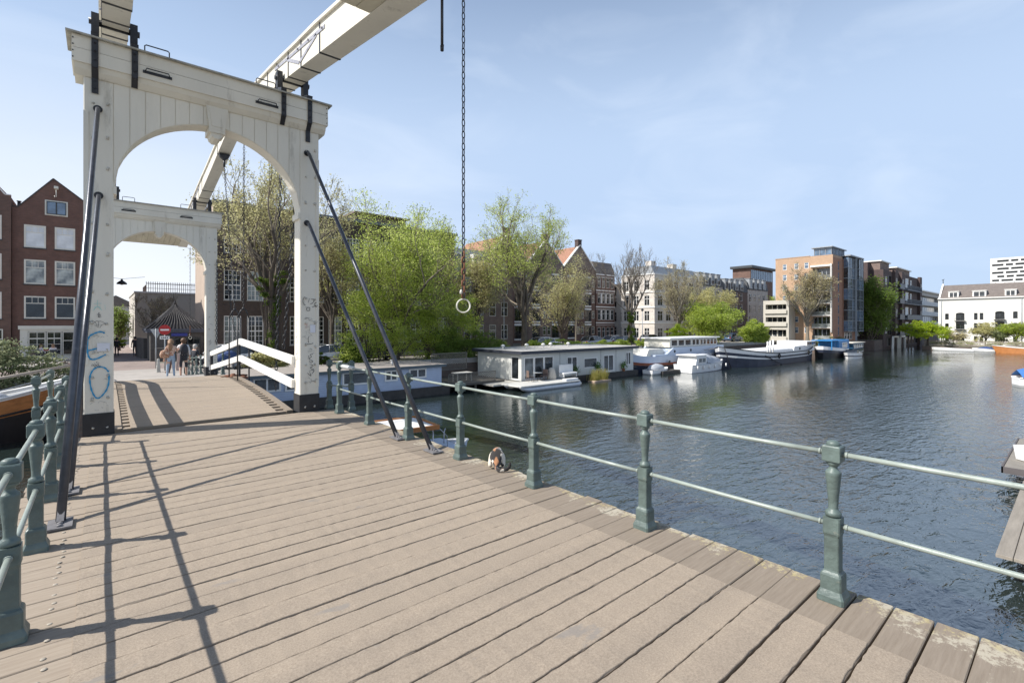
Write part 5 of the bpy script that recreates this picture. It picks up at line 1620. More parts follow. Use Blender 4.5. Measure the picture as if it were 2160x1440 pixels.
# ---- pale blue clapboard houseboat
t_ = thing('houseboat', 'pale blue clapboard houseboat with flat grey roof, moored behind the right portal post', 'houseboat', (4.6,28.5,WZ))
L_ = 13.2
m_ = MB(); m_.box(-.3,-.25,-.6,L_+.5,4.4,.55); m_.build('pontoon', CONC, t_)
wins = [(1.5,.75,2.9,1.55),(3.1,.7,4.5,1.6),(6.3,.75,8.3,1.55),(9.0,.8,9.9,1.5),(10.7,.85,12.0,1.5)]
m_ = MB(); m_.panel((0,0,.56),(1,0,0),(0,-1,0),L_,1.32,[(a,b-.0-.2,c,d-.2) for a,b,c,d in wins],.06); m_.panel((L_,0,.56),(0,1,0),(1,0,0),4.2,1.32,[],.06); m_.panel((0,4.2,.56),(0,-1,0),(-1,0,0),4.2,1.32,[],.06); m_.panel((L_,4.2,.56),(-1,0,0),(0,1,0),L_,1.32,[],.06)
m_.box(.12,.12,.57,L_-.12,4.1,1.8)
m_.build('wall', CLAPB, t_, fix=False)
for a,b,c,d in wins: window(t_, a, b+.36, c-a, d-b, 'plain' if c-a > 1.5 else 'two', frame=WHITE, pane=GLASS, y=-.09, fw=.10)
m_ = MB(); m_.box(-.25,-.25,1.89,L_+.25,4.45,2.05); m_.build('roof_fascia', mat('teal_grey_fascia', (.09,.12,.14), .5, .1, 3), t_)
m_ = MB(); m_.add([(-.27,-.27,2.055),(L_+.27,-.27,2.055),(L_+.27,4.47,2.055),(-.27,4.47,2.055)], [(0,1,2,3)]); m_.build('roof', mat('pale_roof_gravel', (.30,.27,.24), .9, .15, 3, .3, 40), t_)
for xx, yy in ((2.4,2.0),(7.2,2.6),(10.2,1.4)):
    m_ = MB(); m_.tube([(xx,yy,2.06),(xx,yy,2.35)], .07, 8); m_.tube([(xx,yy,2.35),(xx,yy,2.4)], .13, 8); m_.build('vent_pipe', WHITE, t_)
def lattice(label, x, y, rz, W_, H_, z):
    t_ = thing('lattice_fence', label, 'fence', (x,y,z), rz)
    m_ = MB()
    m_.box(0,-.02,0,W_,.02,.05); m_.box(0,-.02,H_-.05,W_,.02,H_); m_.box(0,-.02,0,.05,.02,H_); m_.box(W_-.05,-.02,0,W_,.02,H_)
    k = -H_
    while k < W_:
        a0 = max(0,k); a1 = min(W_,k+H_)
        if a1 > a0:
            m_.beam((a0,-.01,a0-k),(a1,-.01,a1-k), .015, .025); m_.beam((a0,.012,H_-(a0-k)),(a1,.012,H_-(a1-k)), .015, .025)
        k += .16
    m_.build('lattice', mat('weathered_lattice', (.16,.15,.13), .9, .2, 4), t_)
lattice('dark diamond lattice fence on the jetty right of the blue houseboat', 18.4, 28.6, 0, 4.2, .75, WZ+.55)
lattice('taller dark lattice panel behind the jetty fence, right of the blue houseboat', 18.6, 31.2, 0, 3.2, 1.3, WZ+1.3)
m_ = MB(); m_.box(0,0,0,5.2,4.4,.14)
for xx in (.1,2.5,5.0): m_.box(xx,.1,-.9,xx+.15,.25,0)
o = m_.build('jetty', mat('dark_jetty_wood', (.10,.09,.075), .9, .2, 3), None, (18.2,28.5,WZ+.4)); tag(o, 'dark wooden jetty between the blue and the white houseboat', 'jetty')
m_ = MB(); m_.cbox(-.7,-.4,.62,.7,.4,.68,.02); 
for a_,b_ in ((-.6,-.3),(.6,-.3),(.6,.3),(-.6,.3)): m_.box(a_-.03,b_-.03,0,a_+.03,b_+.03,.62)
o = m_.build('garden_table', mat('pale_table', (.55,.53,.48), .6, .1, 3), None, (20.4,29.8,WZ+.54)); tag(o, 'pale garden table standing on the jetty behind the lattice fence', 'table')

# ---- white houseboat
t_ = thing('houseboat', 'long pale grey and white houseboat with dark roof edge, moored in the middle', 'houseboat', (24.4,27.7,WZ))
L_ = 14.2; H_ = 2.05
m_ = MB(); m_.box(-.3,-.35,-.6,L_+.3,5.9,.42); m_.build('pontoon', CONC, t_)
m_ = MB(); m_.box(-3.0,-.35,.30,-.31,5.9,.42); m_.box(-1.9,-1.2,.18,4.2,-.36,.36); m_.build('terrace_deck', mat('bleached_deck_wood', (.45,.43,.38), .8, .12, 3), t_)
win = [(.25,.05,3.45,1.8),(5.0,.35,6.3,1.65),(7.1,.55,8.9,1.45),(9.75,.1,11.2,1.6),(13.0,.5,13.8,1.75)]
m_ = MB(); m_.panel((0,0,.43),(1,0,0),(0,-1,0),L_,H_,win,.08); m_.panel((0,5.6,.43),(0,-1,0),(-1,0,0),5.6,H_,[(4.35,.05,5.3,1.85)],.08); m_.panel((L_,0,.43),(0,1,0),(1,0,0),5.6,H_,[],.06); m_.panel((L_,5.6,.43),(-1,0,0),(0,1,0),L_,H_,[],.06)
m_.box(.12,.12,.44,L_-.12,5.5,2.4)
m_.build('wall', LIGHTG, t_, fix=False)
for i in range(3): window(t_, .25+1.067*i, .48, 1.06, 1.75, 'sash' if False else 'plain', frame=WHITE, pane=GLASS if i else glass_mat('curtained_glass', (.16,.17,.17), 1.8, .05, .5), y=-.06, fw=.09, name='glass_door')
for a,b,c,d in win[1:]: window(t_, a, b+.43, c-a, d-b, 'two' if a not in (7.1,) else 'plain', frame=WHITE, pane=GLASS, y=-.06, fw=.09)
window(t_, 0, .48, .95, 1.8, 'plain', frame=WHITE, pane=GLASS, y=1.25, rz=-PI/2, fw=.08, name='glass_door')
for xx in (4.2,9.4,11.55): m_ = MB(); m_.box(xx-.02,-.014,.45,xx+.02,-.001,2.46); m_.build('panel_joint', mat('grey_joint', (.2,.2,.2)), t_)
m_ = MB(); m_.box(-.35,-.4,2.49,L_+.35,5.95,2.72); m_.build('roof_fascia', mat('dark_navy_fascia', (.035,.04,.055), .5, .1, 3), t_)
m_ = MB(); m_.add([(-.37,-.42,2.725),(L_+.37,-.42,2.725),(L_+.37,5.97,2.725),(-.37,5.97,2.725)], [(0,1,2,3)]); m_.build('roof', mat('pale_flat_roof', (.42,.41,.39), .8, .1, 2), t_)
for xx, yy in ((.8,3.2),(3.6,3.4),(5.2,3.0),(6.6,3.5),(8.6,3.2)):
    m_ = MB(); m_.tube([(xx,yy,2.73),(xx,yy,2.98)], .08, 8); m_.lathe([(.20,0),(.14,.10),(.02,.16)], 8, 0, (xx,yy,2.96)); m_.build('vent_pipe', WHITE, t_)
# furniture on its terrace
def simple_chair(label, x, y, z, rz):
    t_ = thing('garden_chair', label, 'chair', (x,y,z), rz, 'chairs on the houseboat terrace')
    IR = mat('brown_metal', (.16,.11,.09), .6, .2, 4)
    m_ = MB(); m_.cbox(-.23,-.23,.42,.23,.23,.46,.01); m_.build('seat', IR, t_)
    m_ = MB(); m_.cbox(-.23,.19,.46,.23,.23,.92,.01); m_.build('backrest', IR, t_)
    for a_,b_ in ((-.2,-.2),(.2,-.2),(-.2,.2),(.2,.2)):
        m_ = MB(); m_.tube([(a_,b_,0),(a_,b_,.42)], .018, 6); m_.build('leg', IR, t_)
simple_chair('brown metal chair left of the round table on the white houseboat terrace', 24.6,26.9,WZ+.37,R(70))
simple_chair('brown metal chair right of the round table on the white houseboat terrace', 26.1,27.0,WZ+.37,R(-80))
t_ = thing('round_table', 'small round table between two chairs before the glass doors of the houseboat', 'table', (25.35,26.9,WZ+.37))
m_ = MB(); m_.lathe([(.36,.70),(.37,.72),(.36,.74)], 16); m_.build('tabletop', mat('glass_table', (.35,.36,.36), .3, .1, 4), t_)
m_ = MB(); m_.lathe([(.2,0),(.03,.04),(.025,.70)], 10); m_.build('leg', IRON, t_)
t_ = thing('cover_bundle', 'pale cloth covered bundle standing beside the terrace bench', 'covered furniture', (26.9,26.95,WZ+.37))
m_ = MB(); m_.lathe([(.34,0),(.36,.3),(.30,.7),(.20,.95),(.05,1.02)], 12); m_.v = [(p[0]*(1+.12*math.sin(9*p[2]+3*p[0])), p[1]*(1+.1*math.sin(7*p[2])), p[2]) for p in m_.v]; m_.build('cloth', mat('cream_cover_cloth', (.55,.50,.42), .9, .1, 5, .5, 10), t_)
t_ = thing('white_bench', 'white high-backed bench on the pontoon deck before the white houseboat', 'bench', (27.7,26.4,WZ+.56))
m_ = MB(); m_.cbox(0,0,.25,1.6,.5,.38,.03); m_.build('seat', WHITE, t_)
m_ = MB(); m_.cbox(0,.48,.1,1.6,.56,1.0,.03); m_.build('backrest', WHITE, t_)
for xx in (.04,1.5): m_ = MB(); m_.box(xx,.03,0,xx+.07,.48,.25); m_.build('leg', WHITE, t_)
# ---- aluminium pontoon raft
t_ = thing('pontoon_boat', 'low aluminium pontoon boat with two floats beside the white houseboat', 'boat', (22.6,25.4,WZ))
ALU = mat('brushed_aluminium', (.48,.50,.53), .35, .1, 4, metal=.6)
for yy in (0,1.7):
    m_ = MB(); m_.tube([(-.5,yy,.42),(-.1,yy,.24),(.5,yy,.14),(5.6,yy,.14),(5.9,yy,.2)], [.03,.14,.24,.24,.16], 12); m_.build('float', ALU, t_)
m_ = MB(); m_.cbox(-.45,-.2,.36,5.7,1.95,.46,.03); m_.build('deck', mat('pale_raft_deck', (.55,.54,.50), .7, .06, 2), t_)
m_ = MB(); m_.cbox(4.2,-.1,.46,5.6,.3,.62,.03); m_.build('locker', WHT, t_)
# ---- floating plant raft
rafty = dist_y(1265, 26.6)
# ---- pale blue and white barge with saloon
t_ = thing('barge', 'pale blue and white barge with a row of saloon windows and a rust red strake', 'barge', (39.0,29.2,WZ))
rw = hull(t_, 17.5, 4.6, -.5, lambda t: 1.55+.0*t+(.35*((.18-t)/.18)**2 if t < .18 else 0), bow=.3, stern=.35, blunt=4, sblunt=2.6, bands=[0,.56,.66,1], mats=[NAVY,RSTR,PBLUE], deck_mat=GREYD, y=0, flare=.08)
gunwale(t_, rw, RSTR, .06, row=2)
m_ = MB(); m_.prism([(2.9,1.4),(17.0,1.4),(17.0,2.35),(6.2,2.35),(5.0,1.7),(2.9,1.7)], 'y', -1.75, 1.75); m_.build('cabin', PBLUE, t_)
m_ = MB(); m_.prism([(2.0,1.42),(5.6,1.42),(5.0,2.25),(2.5,2.25)], 'y', -1.25, 1.25); m_.build('tarpaulin', mat('white_tarpaulin', (.68,.66,.60), .6, .08, 3, .6, 6), t_)
m_ = MB(); m_.cbox(5.8,-1.55,2.36,15.8,1.55,3.22,.03); m_.build('saloon', FRAME, t_)
m_ = MB(); m_.cbox(5.5,-1.8,3.23,16.1,1.8,3.34,.04); m_.build('saloon_roof', WHT, t_)
for k in range(3): window(t_, 6.0+1.35*k, 2.48, 1.2, .66, 'plain', frame=WHITE, y=-1.65, fw=.05, pane=GLASS)
for k in range(7): window(t_, 10.15+.79*k, 2.48, .70, .66, 'plain', frame=WHITE, y=-1.65, fw=.05, pane=GLASS)
for xx, zz, yy in ((6.4,1.95,-1.76),(9.6,1.98,-1.76),(4.6,1.0,-2.28)):
    m_ = MB(); m_.tube([(xx,yy-.02,zz),(xx,yy+.03,zz)], .15, 12); m_.build('porthole', BLACKP, t_)
# ---- small motor boat with grey tarpaulin
t_ = thing('motor_boat', 'small white motor boat under a grey tarpaulin, moored beside the blue and white barge', 'boat', (43.5,25.4,WZ))
rw = hull(t_, 7.6, 2.4, -.3, lambda t: .78+.25*t*t, bow=.8, stern=.85, bands=[0,.3,.8,1], mats=[NAVY,WHT,WHT], deck_mat=WHT)
gunwale(t_, rw, ALU, .045)
m_ = MB(); m_.prism([(.6,.75),(2.9,.75),(2.7,1.65),(.9,1.65)], 'y', -1.0, 1.0); m_.build('cabin', WHT, t_)
window(t_, 1.1, .95, 1.4, .5, 'two', frame=WHITE, y=-1.09, fw=.05)
m_ = MB(); m_.cbox(.5,-1.1,1.66,3.0,1.1,1.74,.03); m_.build('cabin_roof', WHT, t_)
m_ = MB(); n_ = 14; v = []; f = []
for i in range(n_+1):
    t = i/n_; x_ = 2.8+4.3*t; top = 1.75-.75*t*t + .06*math.sin(9*t); ww = 1.1*(1-t**3*.75)
    for k in range(7):
        a_ = PI*k/6; v.append((x_, -ww*math.cos(a_), .85 + (top-.85)*math.sin(a_)**.8 + .04*math.sin(17*t+5*k)))
for i in range(n_):
    for k in range(6): f.append((i*7+k, i*7+k+1, (i+1)*7+k+1, (i+1)*7+k))
m_.add(v, f, 0, True); m_.build('tarpaulin', mat('grey_tarpaulin', (.42,.44,.47), .6, .12, 3, .8, 6), t_)
for k in range(6):
    m_ = MB(); m_.tube([(.6+k*1.15,-1.22,.35),(.6+k*1.15,-1.22,.7)], .07, 8); m_.build('fender', WHITE, t_)
# small tender at the end of the white houseboat
t_ = thing('dinghy', 'small covered dinghy tied at the right end of the white houseboat', 'boat', (39.3,26.6,WZ), R(0))
rw = hull(t_, 3.2, 1.4, -.2, lambda t: .42+.15*t, bow=.4, stern=.8, bands=[0,.5,1], mats=[GREYD,WHT])
m_ = MB(); m_.lathe([(1.0,.4),(.95,.6),(.7,.85),(.3,.95),(.02,.98)], 12); m_.v = [(p[0]*1.2+1.4, p[1]*.62, p[2]) for p in m_.v]; m_.build('cover', mat('grey_tarpaulin', (.4,.4,.4)), t_)
m_ = MB(); m_.box(0,0,-.3,3.4,.9,.3); o = m_.build('mooring_raft', CONC, None, (40.5,25.7,WZ)); tag(o, 'low dark floating raft beside the covered dinghy', 'raft')
# ---- navy tjalk
t_ = thing('sailing_barge', 'long navy and white flat-bottomed sailing barge with leeboards and a low wheelhouse', 'barge', (76.8,25.6,WZ), PI)
rw = hull(t_, 25.5, 4.8, -.5, lambda t: 1.35+.95*max(0,(t-.55)/.45)**2+.75*max(0,(.25-t)/.25)**1.5, bow=.9, stern=.25, blunt=4.5, sblunt=4, bands=[0,.62,.70,.82,1], mats=[NAVY,WHT,NAVY,WHT], deck_mat=GREYD)
gunwale(t_, rw, BLACKP, .06)
m_ = MB(); m_.cbox(9,-1.6,1.25,20,1.6,1.72,.1); m_.build('hatch', WHT, t_)
m_ = MB(); m_.prism([(2.2,1.2),(9.6,1.2),(9.2,1.9),(2.5,2.05)], 'y', -1.7, 1.7); m_.build('cabin', WHT, t_)
m_ = MB(); m_.cbox(2.3,-1.9,1.9,5.4,1.9,2.5,.05); m_.build('wheelhouse', WHT, t_)
for k in range(4): 
    m_ = MB(); m_.box(2.5+k*.75,1.9,2.0,3.1+k*.75,1.93,2.4); m_.build('window', GLASS, t_)
m_ = MB(); m_.tube([(7.4,1.705,1.6),(7.4,1.75,1.6)], .16, 12); m_.build('porthole', BLACKP, t_)
for xx in (16.8,17.6,18.3):
    m_ = MB(); m_.tube([(xx,2.1,1.2),(xx,2.1,3.0-.1*(xx-16))], .10, 8); m_.build('mooring_post', WHITE, t_)
m_ = MB(); m_.tube([(19.5,2.35,1.2),(14.6,2.55,-.2)], .05, 6); m_.tube([(25.4,.5,2.2),(24.6,.9,-.2)], .05, 6); m_.build('mooring_line', BLACKP, t_)
# ---- bright blue cabin boat
t_ = thing('cabin_boat', 'bright blue cabin barge behind the small white speedboat', 'boat', (76.0,23.6,WZ), 0)
rw = hull(t_, 9.4, 3.2, -.4, lambda t: 1.2+.5*(1-t)**2, bow=.4, stern=.25, blunt=3.5, sblunt=3, bands=[0,.6,.78,1], mats=[BLKH,NAVY,WHT], deck_mat=GREYD)
m_ = MB(); m_.cbox(3.4,-1.3,1.0,8.0,1.3,2.4,.05); m_.build('cabin', BRBL, t_)
m_ = MB(); m_.cbox(.9,-1.2,2.41,8.3,1.45,2.52,.05); m_.build('cabin_roof', BRBL, t_)
for xx in (1.0,2.2): m_ = MB(); m_.box(xx,-1.15,1.2,xx+.1,-1.05,2.5); m_.build('roof_post', BRBL, t_)
window(t_, 4.7, 1.4, 2.2, .75, 'grid', frame=WHITE, y=-1.40, fw=.10, pane=GLASS)
# ---- white speedboat
t_ = thing('speedboat', 'small white speedboat lying alone in front of the blue cabin barge', 'boat', (81.3,20.9,WZ), R(170))
t_.location = (83.3,21.3,WZ)
t_.rotation_euler = (0,0,R(183))
rw = hull(t_, 4.6, 1.9, -.2, lambda t: .62+.2*t, bow=1.0, stern=.85, bands=[0,.45,.6,1], mats=[WHT,NAVY,WHT], deck_mat=WHT)
m_ = MB(); m_.prism([(1.6,.6),(3.0,.6),(2.5,1.1),(2.3,1.15)], 'y', -.7, .7); m_.build('windscreen', GLASS, t_)
m_ = MB(); m_.tube([(2.3,-.7,1.1),(1.3,-.75,.85),(0.2,-.75,.8)], .03, 6); m_.tube([(2.3,.7,1.1),(1.3,.75,.85),(.2,.75,.8)], .03, 6); m_.build('guard_rail', ALU, t_)
m_ = MB(); m_.cbox(-.35,-.2,.1,0,.2,.95,.05); m_.build('outboard_motor', BLACKP, t_)
# ---- green blue launch
t_ = thing('launch', 'dark hulled launch with white roof at the end of the mooring row', 'boat', (84.5,23.2,WZ), 0)
rw = hull(t_, 8.2, 2.6, -.4, lambda t: .95+.7*t**3, bow=.8, stern=.5, bands=[0,.62,.72,1], mats=[BLKH,WHT,mat('dark_green_hull', (.03,.06,.05), .4)], deck_mat=GREYD)
m_ = MB(); m_.cbox(1.0,-1.0,.8,6.2,1.0,1.9,.05); m_.build('cabin', mat('petrol_blue_paint', (.04,.12,.20), .4), t_)
m_ = MB(); m_.cbox(.4,-1.2,1.91,6.6,1.2,2.0,.05); m_.build('cabin_roof', mat('pale_canvas_roof', (.5,.48,.42), .7), t_)
for k in range(5): window(t_, 1.3+.95*k, 1.15, .75, .6, 'plain', frame=WHITE, y=-1.09, fw=.06)
# ---- boats at the warehouse quay
t_ = thing('wooden_boat', 'long varnished orange wooden boat lying at the quay of the white warehouse', 'boat', (113.6,-4.6,WZ), R(90))
rw = hull(t_, 14.2, 3.0, -.3, lambda t: .62+.62*t**3, bow=1.2, stern=.5, bands=[0,.3,1], mats=[VARN,VARN], deck_mat=VARN)
gunwale(t_, rw, WHT, .05)
m_ = MB(); m_.cbox(3,-1.0,.5,7.5,1.0,.85,.1); m_.build('cabin', VARN, t_)
for i, (yy, L_, lab) in enumerate(((15.6,5.6,'slim white open boat at the quay in front of the white warehouse, left end'),)):
    t_ = thing('open_boat', lab, 'boat', (115.3,yy-3.4,WZ), R(88))
    rw = hull(t_, L_, 1.8, -.2, lambda t: .42+.18*t*t, bow=.5, stern=.6, bands=[0,.5,1], mats=[GREYD,WHT], deck_mat=GREYD)
t_ = thing('rowing_boat', 'small boat under a blue cover left of the orange wooden boat', 'boat', (115,9.6,WZ), R(88))
rw = hull(t_, 2.8, 1.5, -.2, lambda t: .5+.2*t, bow=.4, stern=.6, bands=[0,.5,1], mats=[GREYD,WHT], deck_mat=BRBL)
m_ = MB(); m_.lathe([(1.0,.4),(.95,.6),(.6,.85),(.02,.95)], 12); m_.v = [(p[0]*1.1+1.2, p[1]*.65, p[2]) for p in m_.v]; m_.build('cover', mat('navy_cover', (.04,.07,.18), .7), t_)
# ---- sloop with blue cover, right edge
t_ = thing('covered_sloop', 'sloop under a taut bright blue cover at the right edge of the photo', 'boat', (53.4,3.35,WZ), R(-66))
rw = hull(t_, 7.0, 2.3, -.3, lambda t: .72, bow=.3, stern=.55, sblunt=2.2, bands=[0,.45,.8,1], mats=[GREYD,WHT,WHT], deck_mat=WHT)
gunwale(t_, rw, WHT, .06)
m_ = MB(); v = []; f = []; n_ = 12
for i in range(n_+1):
    t = i/n_; x_ = .05+6.8*t; top = .95+.75*math.sin(PI*min(1,t*1.25+.12))**.8 if t < .9 else .95; ww = 1.18*(.55+.45*math.sin(PI*(.15+.7*t)))
    v += [(x_,-ww,.80),(x_,-ww*.55,.8+(top-.8)*.55),(x_,0,top),(x_,ww*.55,.8+(top-.8)*.55),(x_,ww,.80)]
for i in range(n_):
    for k in range(4): f.append((i*5+k,i*5+k+1,i*5+k+6,i*5+k+5))
m_.add(v, f); m_.build('boat_cover', mat('blue_boat_cover', (.05,.16,.42), .6, .1, 3), t_)
for xx in (.2,.9): m_ = MB(); m_.tube([(xx,-1.0,.1),(xx,-1.0,.72)], .06, 6); m_.build('fender', WHITE, t_)
# ---- orange-wood bow barge left
t_ = thing('barge', 'orange and black wooden-sided barge with a high bow, moored left of the bridge', 'barge', (-17.5,29.3,WZ), 0)
rw = hull(t_, 16.8, 4.4, -.5, lambda t: 1.38+1.15*max(0,(t-.68)/.32)**1.5, bow=1.0, stern=.5, blunt=3.6, nst=22, bands=[0,.50,.66,.70,.95,1], mats=[BLKH,BLKH,VARN,BLKH,WHT] if False else [BLKH,BLKH,VARN,VARN,WHT], deck_mat=GREYD)
gunwale(t_, rw, BLKH, .05, row=3)
gunwale(t_, rw, WHT, .05)
m_ = MB(); m_.cbox(4,-1.4,1.3,13.5,1.4,1.95,.1); m_.build('cabin', VARN, t_)
m_ = MB(); m_.cbox(3.9,-1.5,1.96,13.6,1.5,2.05,.03); m_.build('cabin_roof', mat('pale_canvas_roof', (.5,.5,.5)), t_)
m_ = MB()
for k in range(5): m_.tube([(9+k*1.2,-1.9,1.35),(9+k*1.2,-1.9,1.95)], .025, 6)
m_.tube([(9,-1.9,1.95),(13.8,-1.9,1.98),(15.4,-1.0,2.4)], .025, 6); m_.build('guard_rail', ALU, t_)
m_ = MB(); m_.tube([(12.0,0,2.1),(17.5,0,3.15)], .06, 8); m_.build('bowsprit', mat('weathered_fence_wood', (.3,.26,.22)), t_)
for k,(xx,yy) in enumerate(((13.0,-.6),(14.1,.3),(12.2,.5))):
    m_ = MB(); m_.lathe([(.0,0),(.42,.02),(.38,.25),(.2,.40),(.02,.45)], 10); m_.v = [(p[0]*(1+.2*math.sin(5*p[1])), p[1], p[2]) for p in m_.v]; o = m_.build('stowed_tarpaulin', mat('grey_tarpaulin', (.4,.4,.4)), t_, (xx,yy,1.95 if xx < 13.5 else 1.45))
# ---- launch below the right railing
t_ = thing('launch', 'small launch with a wood-edged white canopy just beyond the right railing', 'boat', (4.4,14.3,WZ), R(-5))
rw = hull(t_, 5.2, 1.8, -.2, lambda t: .62+.18*t*t, bow=.5, stern=.8, bands=[0,.55,1], mats=[WHT,PBLUE], deck_mat=GREYD)
gunwale(t_, rw, WHT, .04)
m_ = MB(); m_.cbox(.2,-.85,1.55,3.7,.85,1.60,.02); m_.build('canopy', WHT, t_)
m_ = MB(); m_.box(.15,-.92,1.50,3.78,-.86,1.64); m_.box(.15,.86,1.50,3.78,.92,1.64); m_.box(3.71,-.86,1.50,3.78,.86,1.64); m_.build('canopy_edge', VARN, t_)
for xx in (.4,2.0,3.6):
    for yy in (-.82,.82):
        m_ = MB(); m_.tube([(xx,yy,.6),(xx,yy,1.52)], .022, 6); m_.build('canopy_post', ALU, t_)
m_ = MB(); m_.cbox(3.5,-.6,.6,4.6,.6,.85,.06); m_.build('foredeck', PBLUE, t_)
m_ = MB(); m_.lathe([(.10,0),(.16,.2),(.12,.45),(.02,.55)], 8, 0, (3.4,-.7,.65)); m_.build('purple_cloth', mat('purple_cloth', (.14,.10,.32), .9, .2, 6), t_)
m_ = MB(); m_.lathe([(.2,0),(.24,.15),(.12,.32),(.02,.36)], 8, 0, (2.4,-.6,.6)); m_.build('red_cushion', mat('red_brown_cushion', (.35,.09,.05), .9, .2, 6), t_)
m_ = MB(); m_.tube([(4.3,-.2,.85),(4.3,-.2,1.2),(4.4,-.1,1.3)], .02, 6); m_.tube([(3.75,-.8,1.58),(4.15,-.7,1.2),(4.2,-.65,.8)], .012, 5); m_.build('bow_rail', ALU, t_)
# ---- jetties at lower right
DOCKW = rows_mat('grey_dock_planks', (.24,.22,.19), .145, 'Y', .9, .18, .85, .25)
t_ = thing('floating_dock', 'grey wooden dock end higher at the right edge, with a white planter on it', 'dock', (20.2,1.5,WZ))
m_ = MB(); m_.cbox(-.02,-4,.5,5.5,.02,.60,.01); m_.build('planking', rows_mat('grey_dock_planks_long', (.24,.22,.19), .14, 'X', .9, .18, .85, .25), t_)
m_ = MB(); m_.box(-.06,-4,.44,-.02,.06,.62); m_.box(-.06,.02,.44,5.5,.06,.62); m_.build('edge_trim', mat('dark_trim', (.10,.09,.09), .8), t_)
m_ = MB(); m_.box(.6,-3.6,-.5,5.2,-.5,.44); m_.build('float', CONC, t_)
t_ = thing('wooden_dock', 'grey plank dock running out low at the right edge below the rails', 'dock', (12.6,1.05,WZ), R(0))
m_ = MB()
for k in range(9):
    y0 = -.235*k
    m_.cbox(0+.0*k, y0-.225, .50, 6.5, y0, .56, .006)
m_.build('planks', mat('weathered_dock_planks', (.27,.24,.20), .9, .2, 2.5, .4, 20, stretch=(.4,3,3)), t_)
m_ = MB(); m_.box(.5,-2.3,-.6,6.4,-.6,.49); m_.build('float', CONC, t_)
m_ = MB(); m_.lathe([(.16,0),(.20,.02),(.26,.42),(.28,.44),(.24,.45)], 4, 0, (0,0,0), False); o = m_.build('planter', WHT, None, (21.6,1.15,WZ+.61)); tag(o, 'white square planter box standing on the dock at the right edge', 'planter')
t_ = thing('plant_pot', 'pale blue round pot on the low dock at the right edge', 'pot', (12.9,.35,WZ+.57))
m_ = MB(); m_.lathe([(.14,0),(.17,.03),(.23,.34),(.25,.40)], 16); m_.build('pot', mat('light_blue_glaze', (.12,.32,.55), .35), t_)
m_ = MB(); m_.lathe([(.225,.395),(.01,.402)], 16); m_.build('soil', mat('orange_soil', (.36,.15,.07), .9), t_)
m_ = MB(); m_.tube([(0,0,-.25),(0,.0,.15)], [.09,.11], 10); m_.tube([(0,0,.15),(0,0,.25)], [.11,.03], 10); o = m_.build('dock_fender', WHITE, None, (12.5,.25,WZ+.32)); tag(o, 'white round fender hanging at the tip of the low dock', 'fender')

# ---- mooring ropes, tyres and odds and ends on the boats
ROPE = mat('grey_mooring_rope', (.22,.20,.16), .9, .2, 10)
for (lab,p0,p1,r_) in (('sagging mooring rope from the white houseboat to the quay', (38.9,27.6,-2.3),(40.6,33.9,-1.1),.03),
                    ('mooring rope from the blue and white barge bow to the quay', (39.6,29.6,-1.2),(38.2,33.9,-1.05),.03),
                    ('mooring rope from the sailing barge bow towards the quay', (51.6,26.2,-.9),(50.5,33.9,-1.05),.03),
                    ('mooring rope from the blue houseboat to the jetty', (17.9,28.4,-2.2),(18.9,29.2,-2.45),.02)):
    a_ = Vector(p0); b_ = Vector(p1); m_ = MB()
    m_.tube([(a_.lerp(b_, k/8)-a_) + Vector((0,0,-.35*math.sin(PI*k/8)*(a_-b_).length/7)) for k in range(9)], r_, 5)
    tag(m_.build('mooring_rope', ROPE, None, p0), lab, 'rope')
TYM = mat('old_tyre', (.022,.022,.022), .85, .2, 8)
def tyre_on(parent_xyz, lab):
    m_ = MB(); m_.tube([(.24*math.cos(2*PI*k/16),0,.24*math.sin(2*PI*k/16)) for k in range(16)], .075, 6, 0, False, True, True)
    tag(m_.build('tyre_fender', TYM, None, parent_xyz), lab, 'tyre fender')
tyre_on((45.2,26.78,-2.0), 'old tyre fender hanging on the barge hull left of the motor boat cabin')
tyre_on((53.5,26.72,-2.0) if False else (60.5,23.0,-1.95), 'old tyre fender hanging amidships on the navy sailing barge')
tyre_on((70.0,23.05,-1.9), 'old tyre fender hanging near the stern of the navy sailing barge')
for k,(xx,h_,key_) in enumerate(((30.3,.5,0),(33.2,.7,1),(36.8,.55,0))):
    t_ = thing('potted_plant', ['small potted plant on the edge of the white houseboat under its slim window','taller potted plant on the white houseboat edge between its windows','small potted plant at the right end of the white houseboat'][k], 'potted plant', (xx,27.48,WZ+.42))
    m_ = MB(); m_.lathe([(.09,0),(.12,.02),(.15,.26),(.16,.28)], 10); m_.build('pot', mat('terracotta', (.34,.14,.07), .8), t_)
    rs_ = np.random.RandomState(k); n_ = 160
    v = rs_.normal(size=(n_,3))*np.array([.14,.12,.18])+np.array([0,0,.28+h_*.5]); m_ = MB()
    for p in v:
        a_ = rs_.normal(size=3)*.05; b_ = rs_.normal(size=3)*.03
        m_.add([p-a_,p+b_,p+a_,p-b_], [(0,1,2,3)])
    m_.build('foliage', mat('pot_plant_leaves', (.10,.19,.04), .8), t_, fix=False)
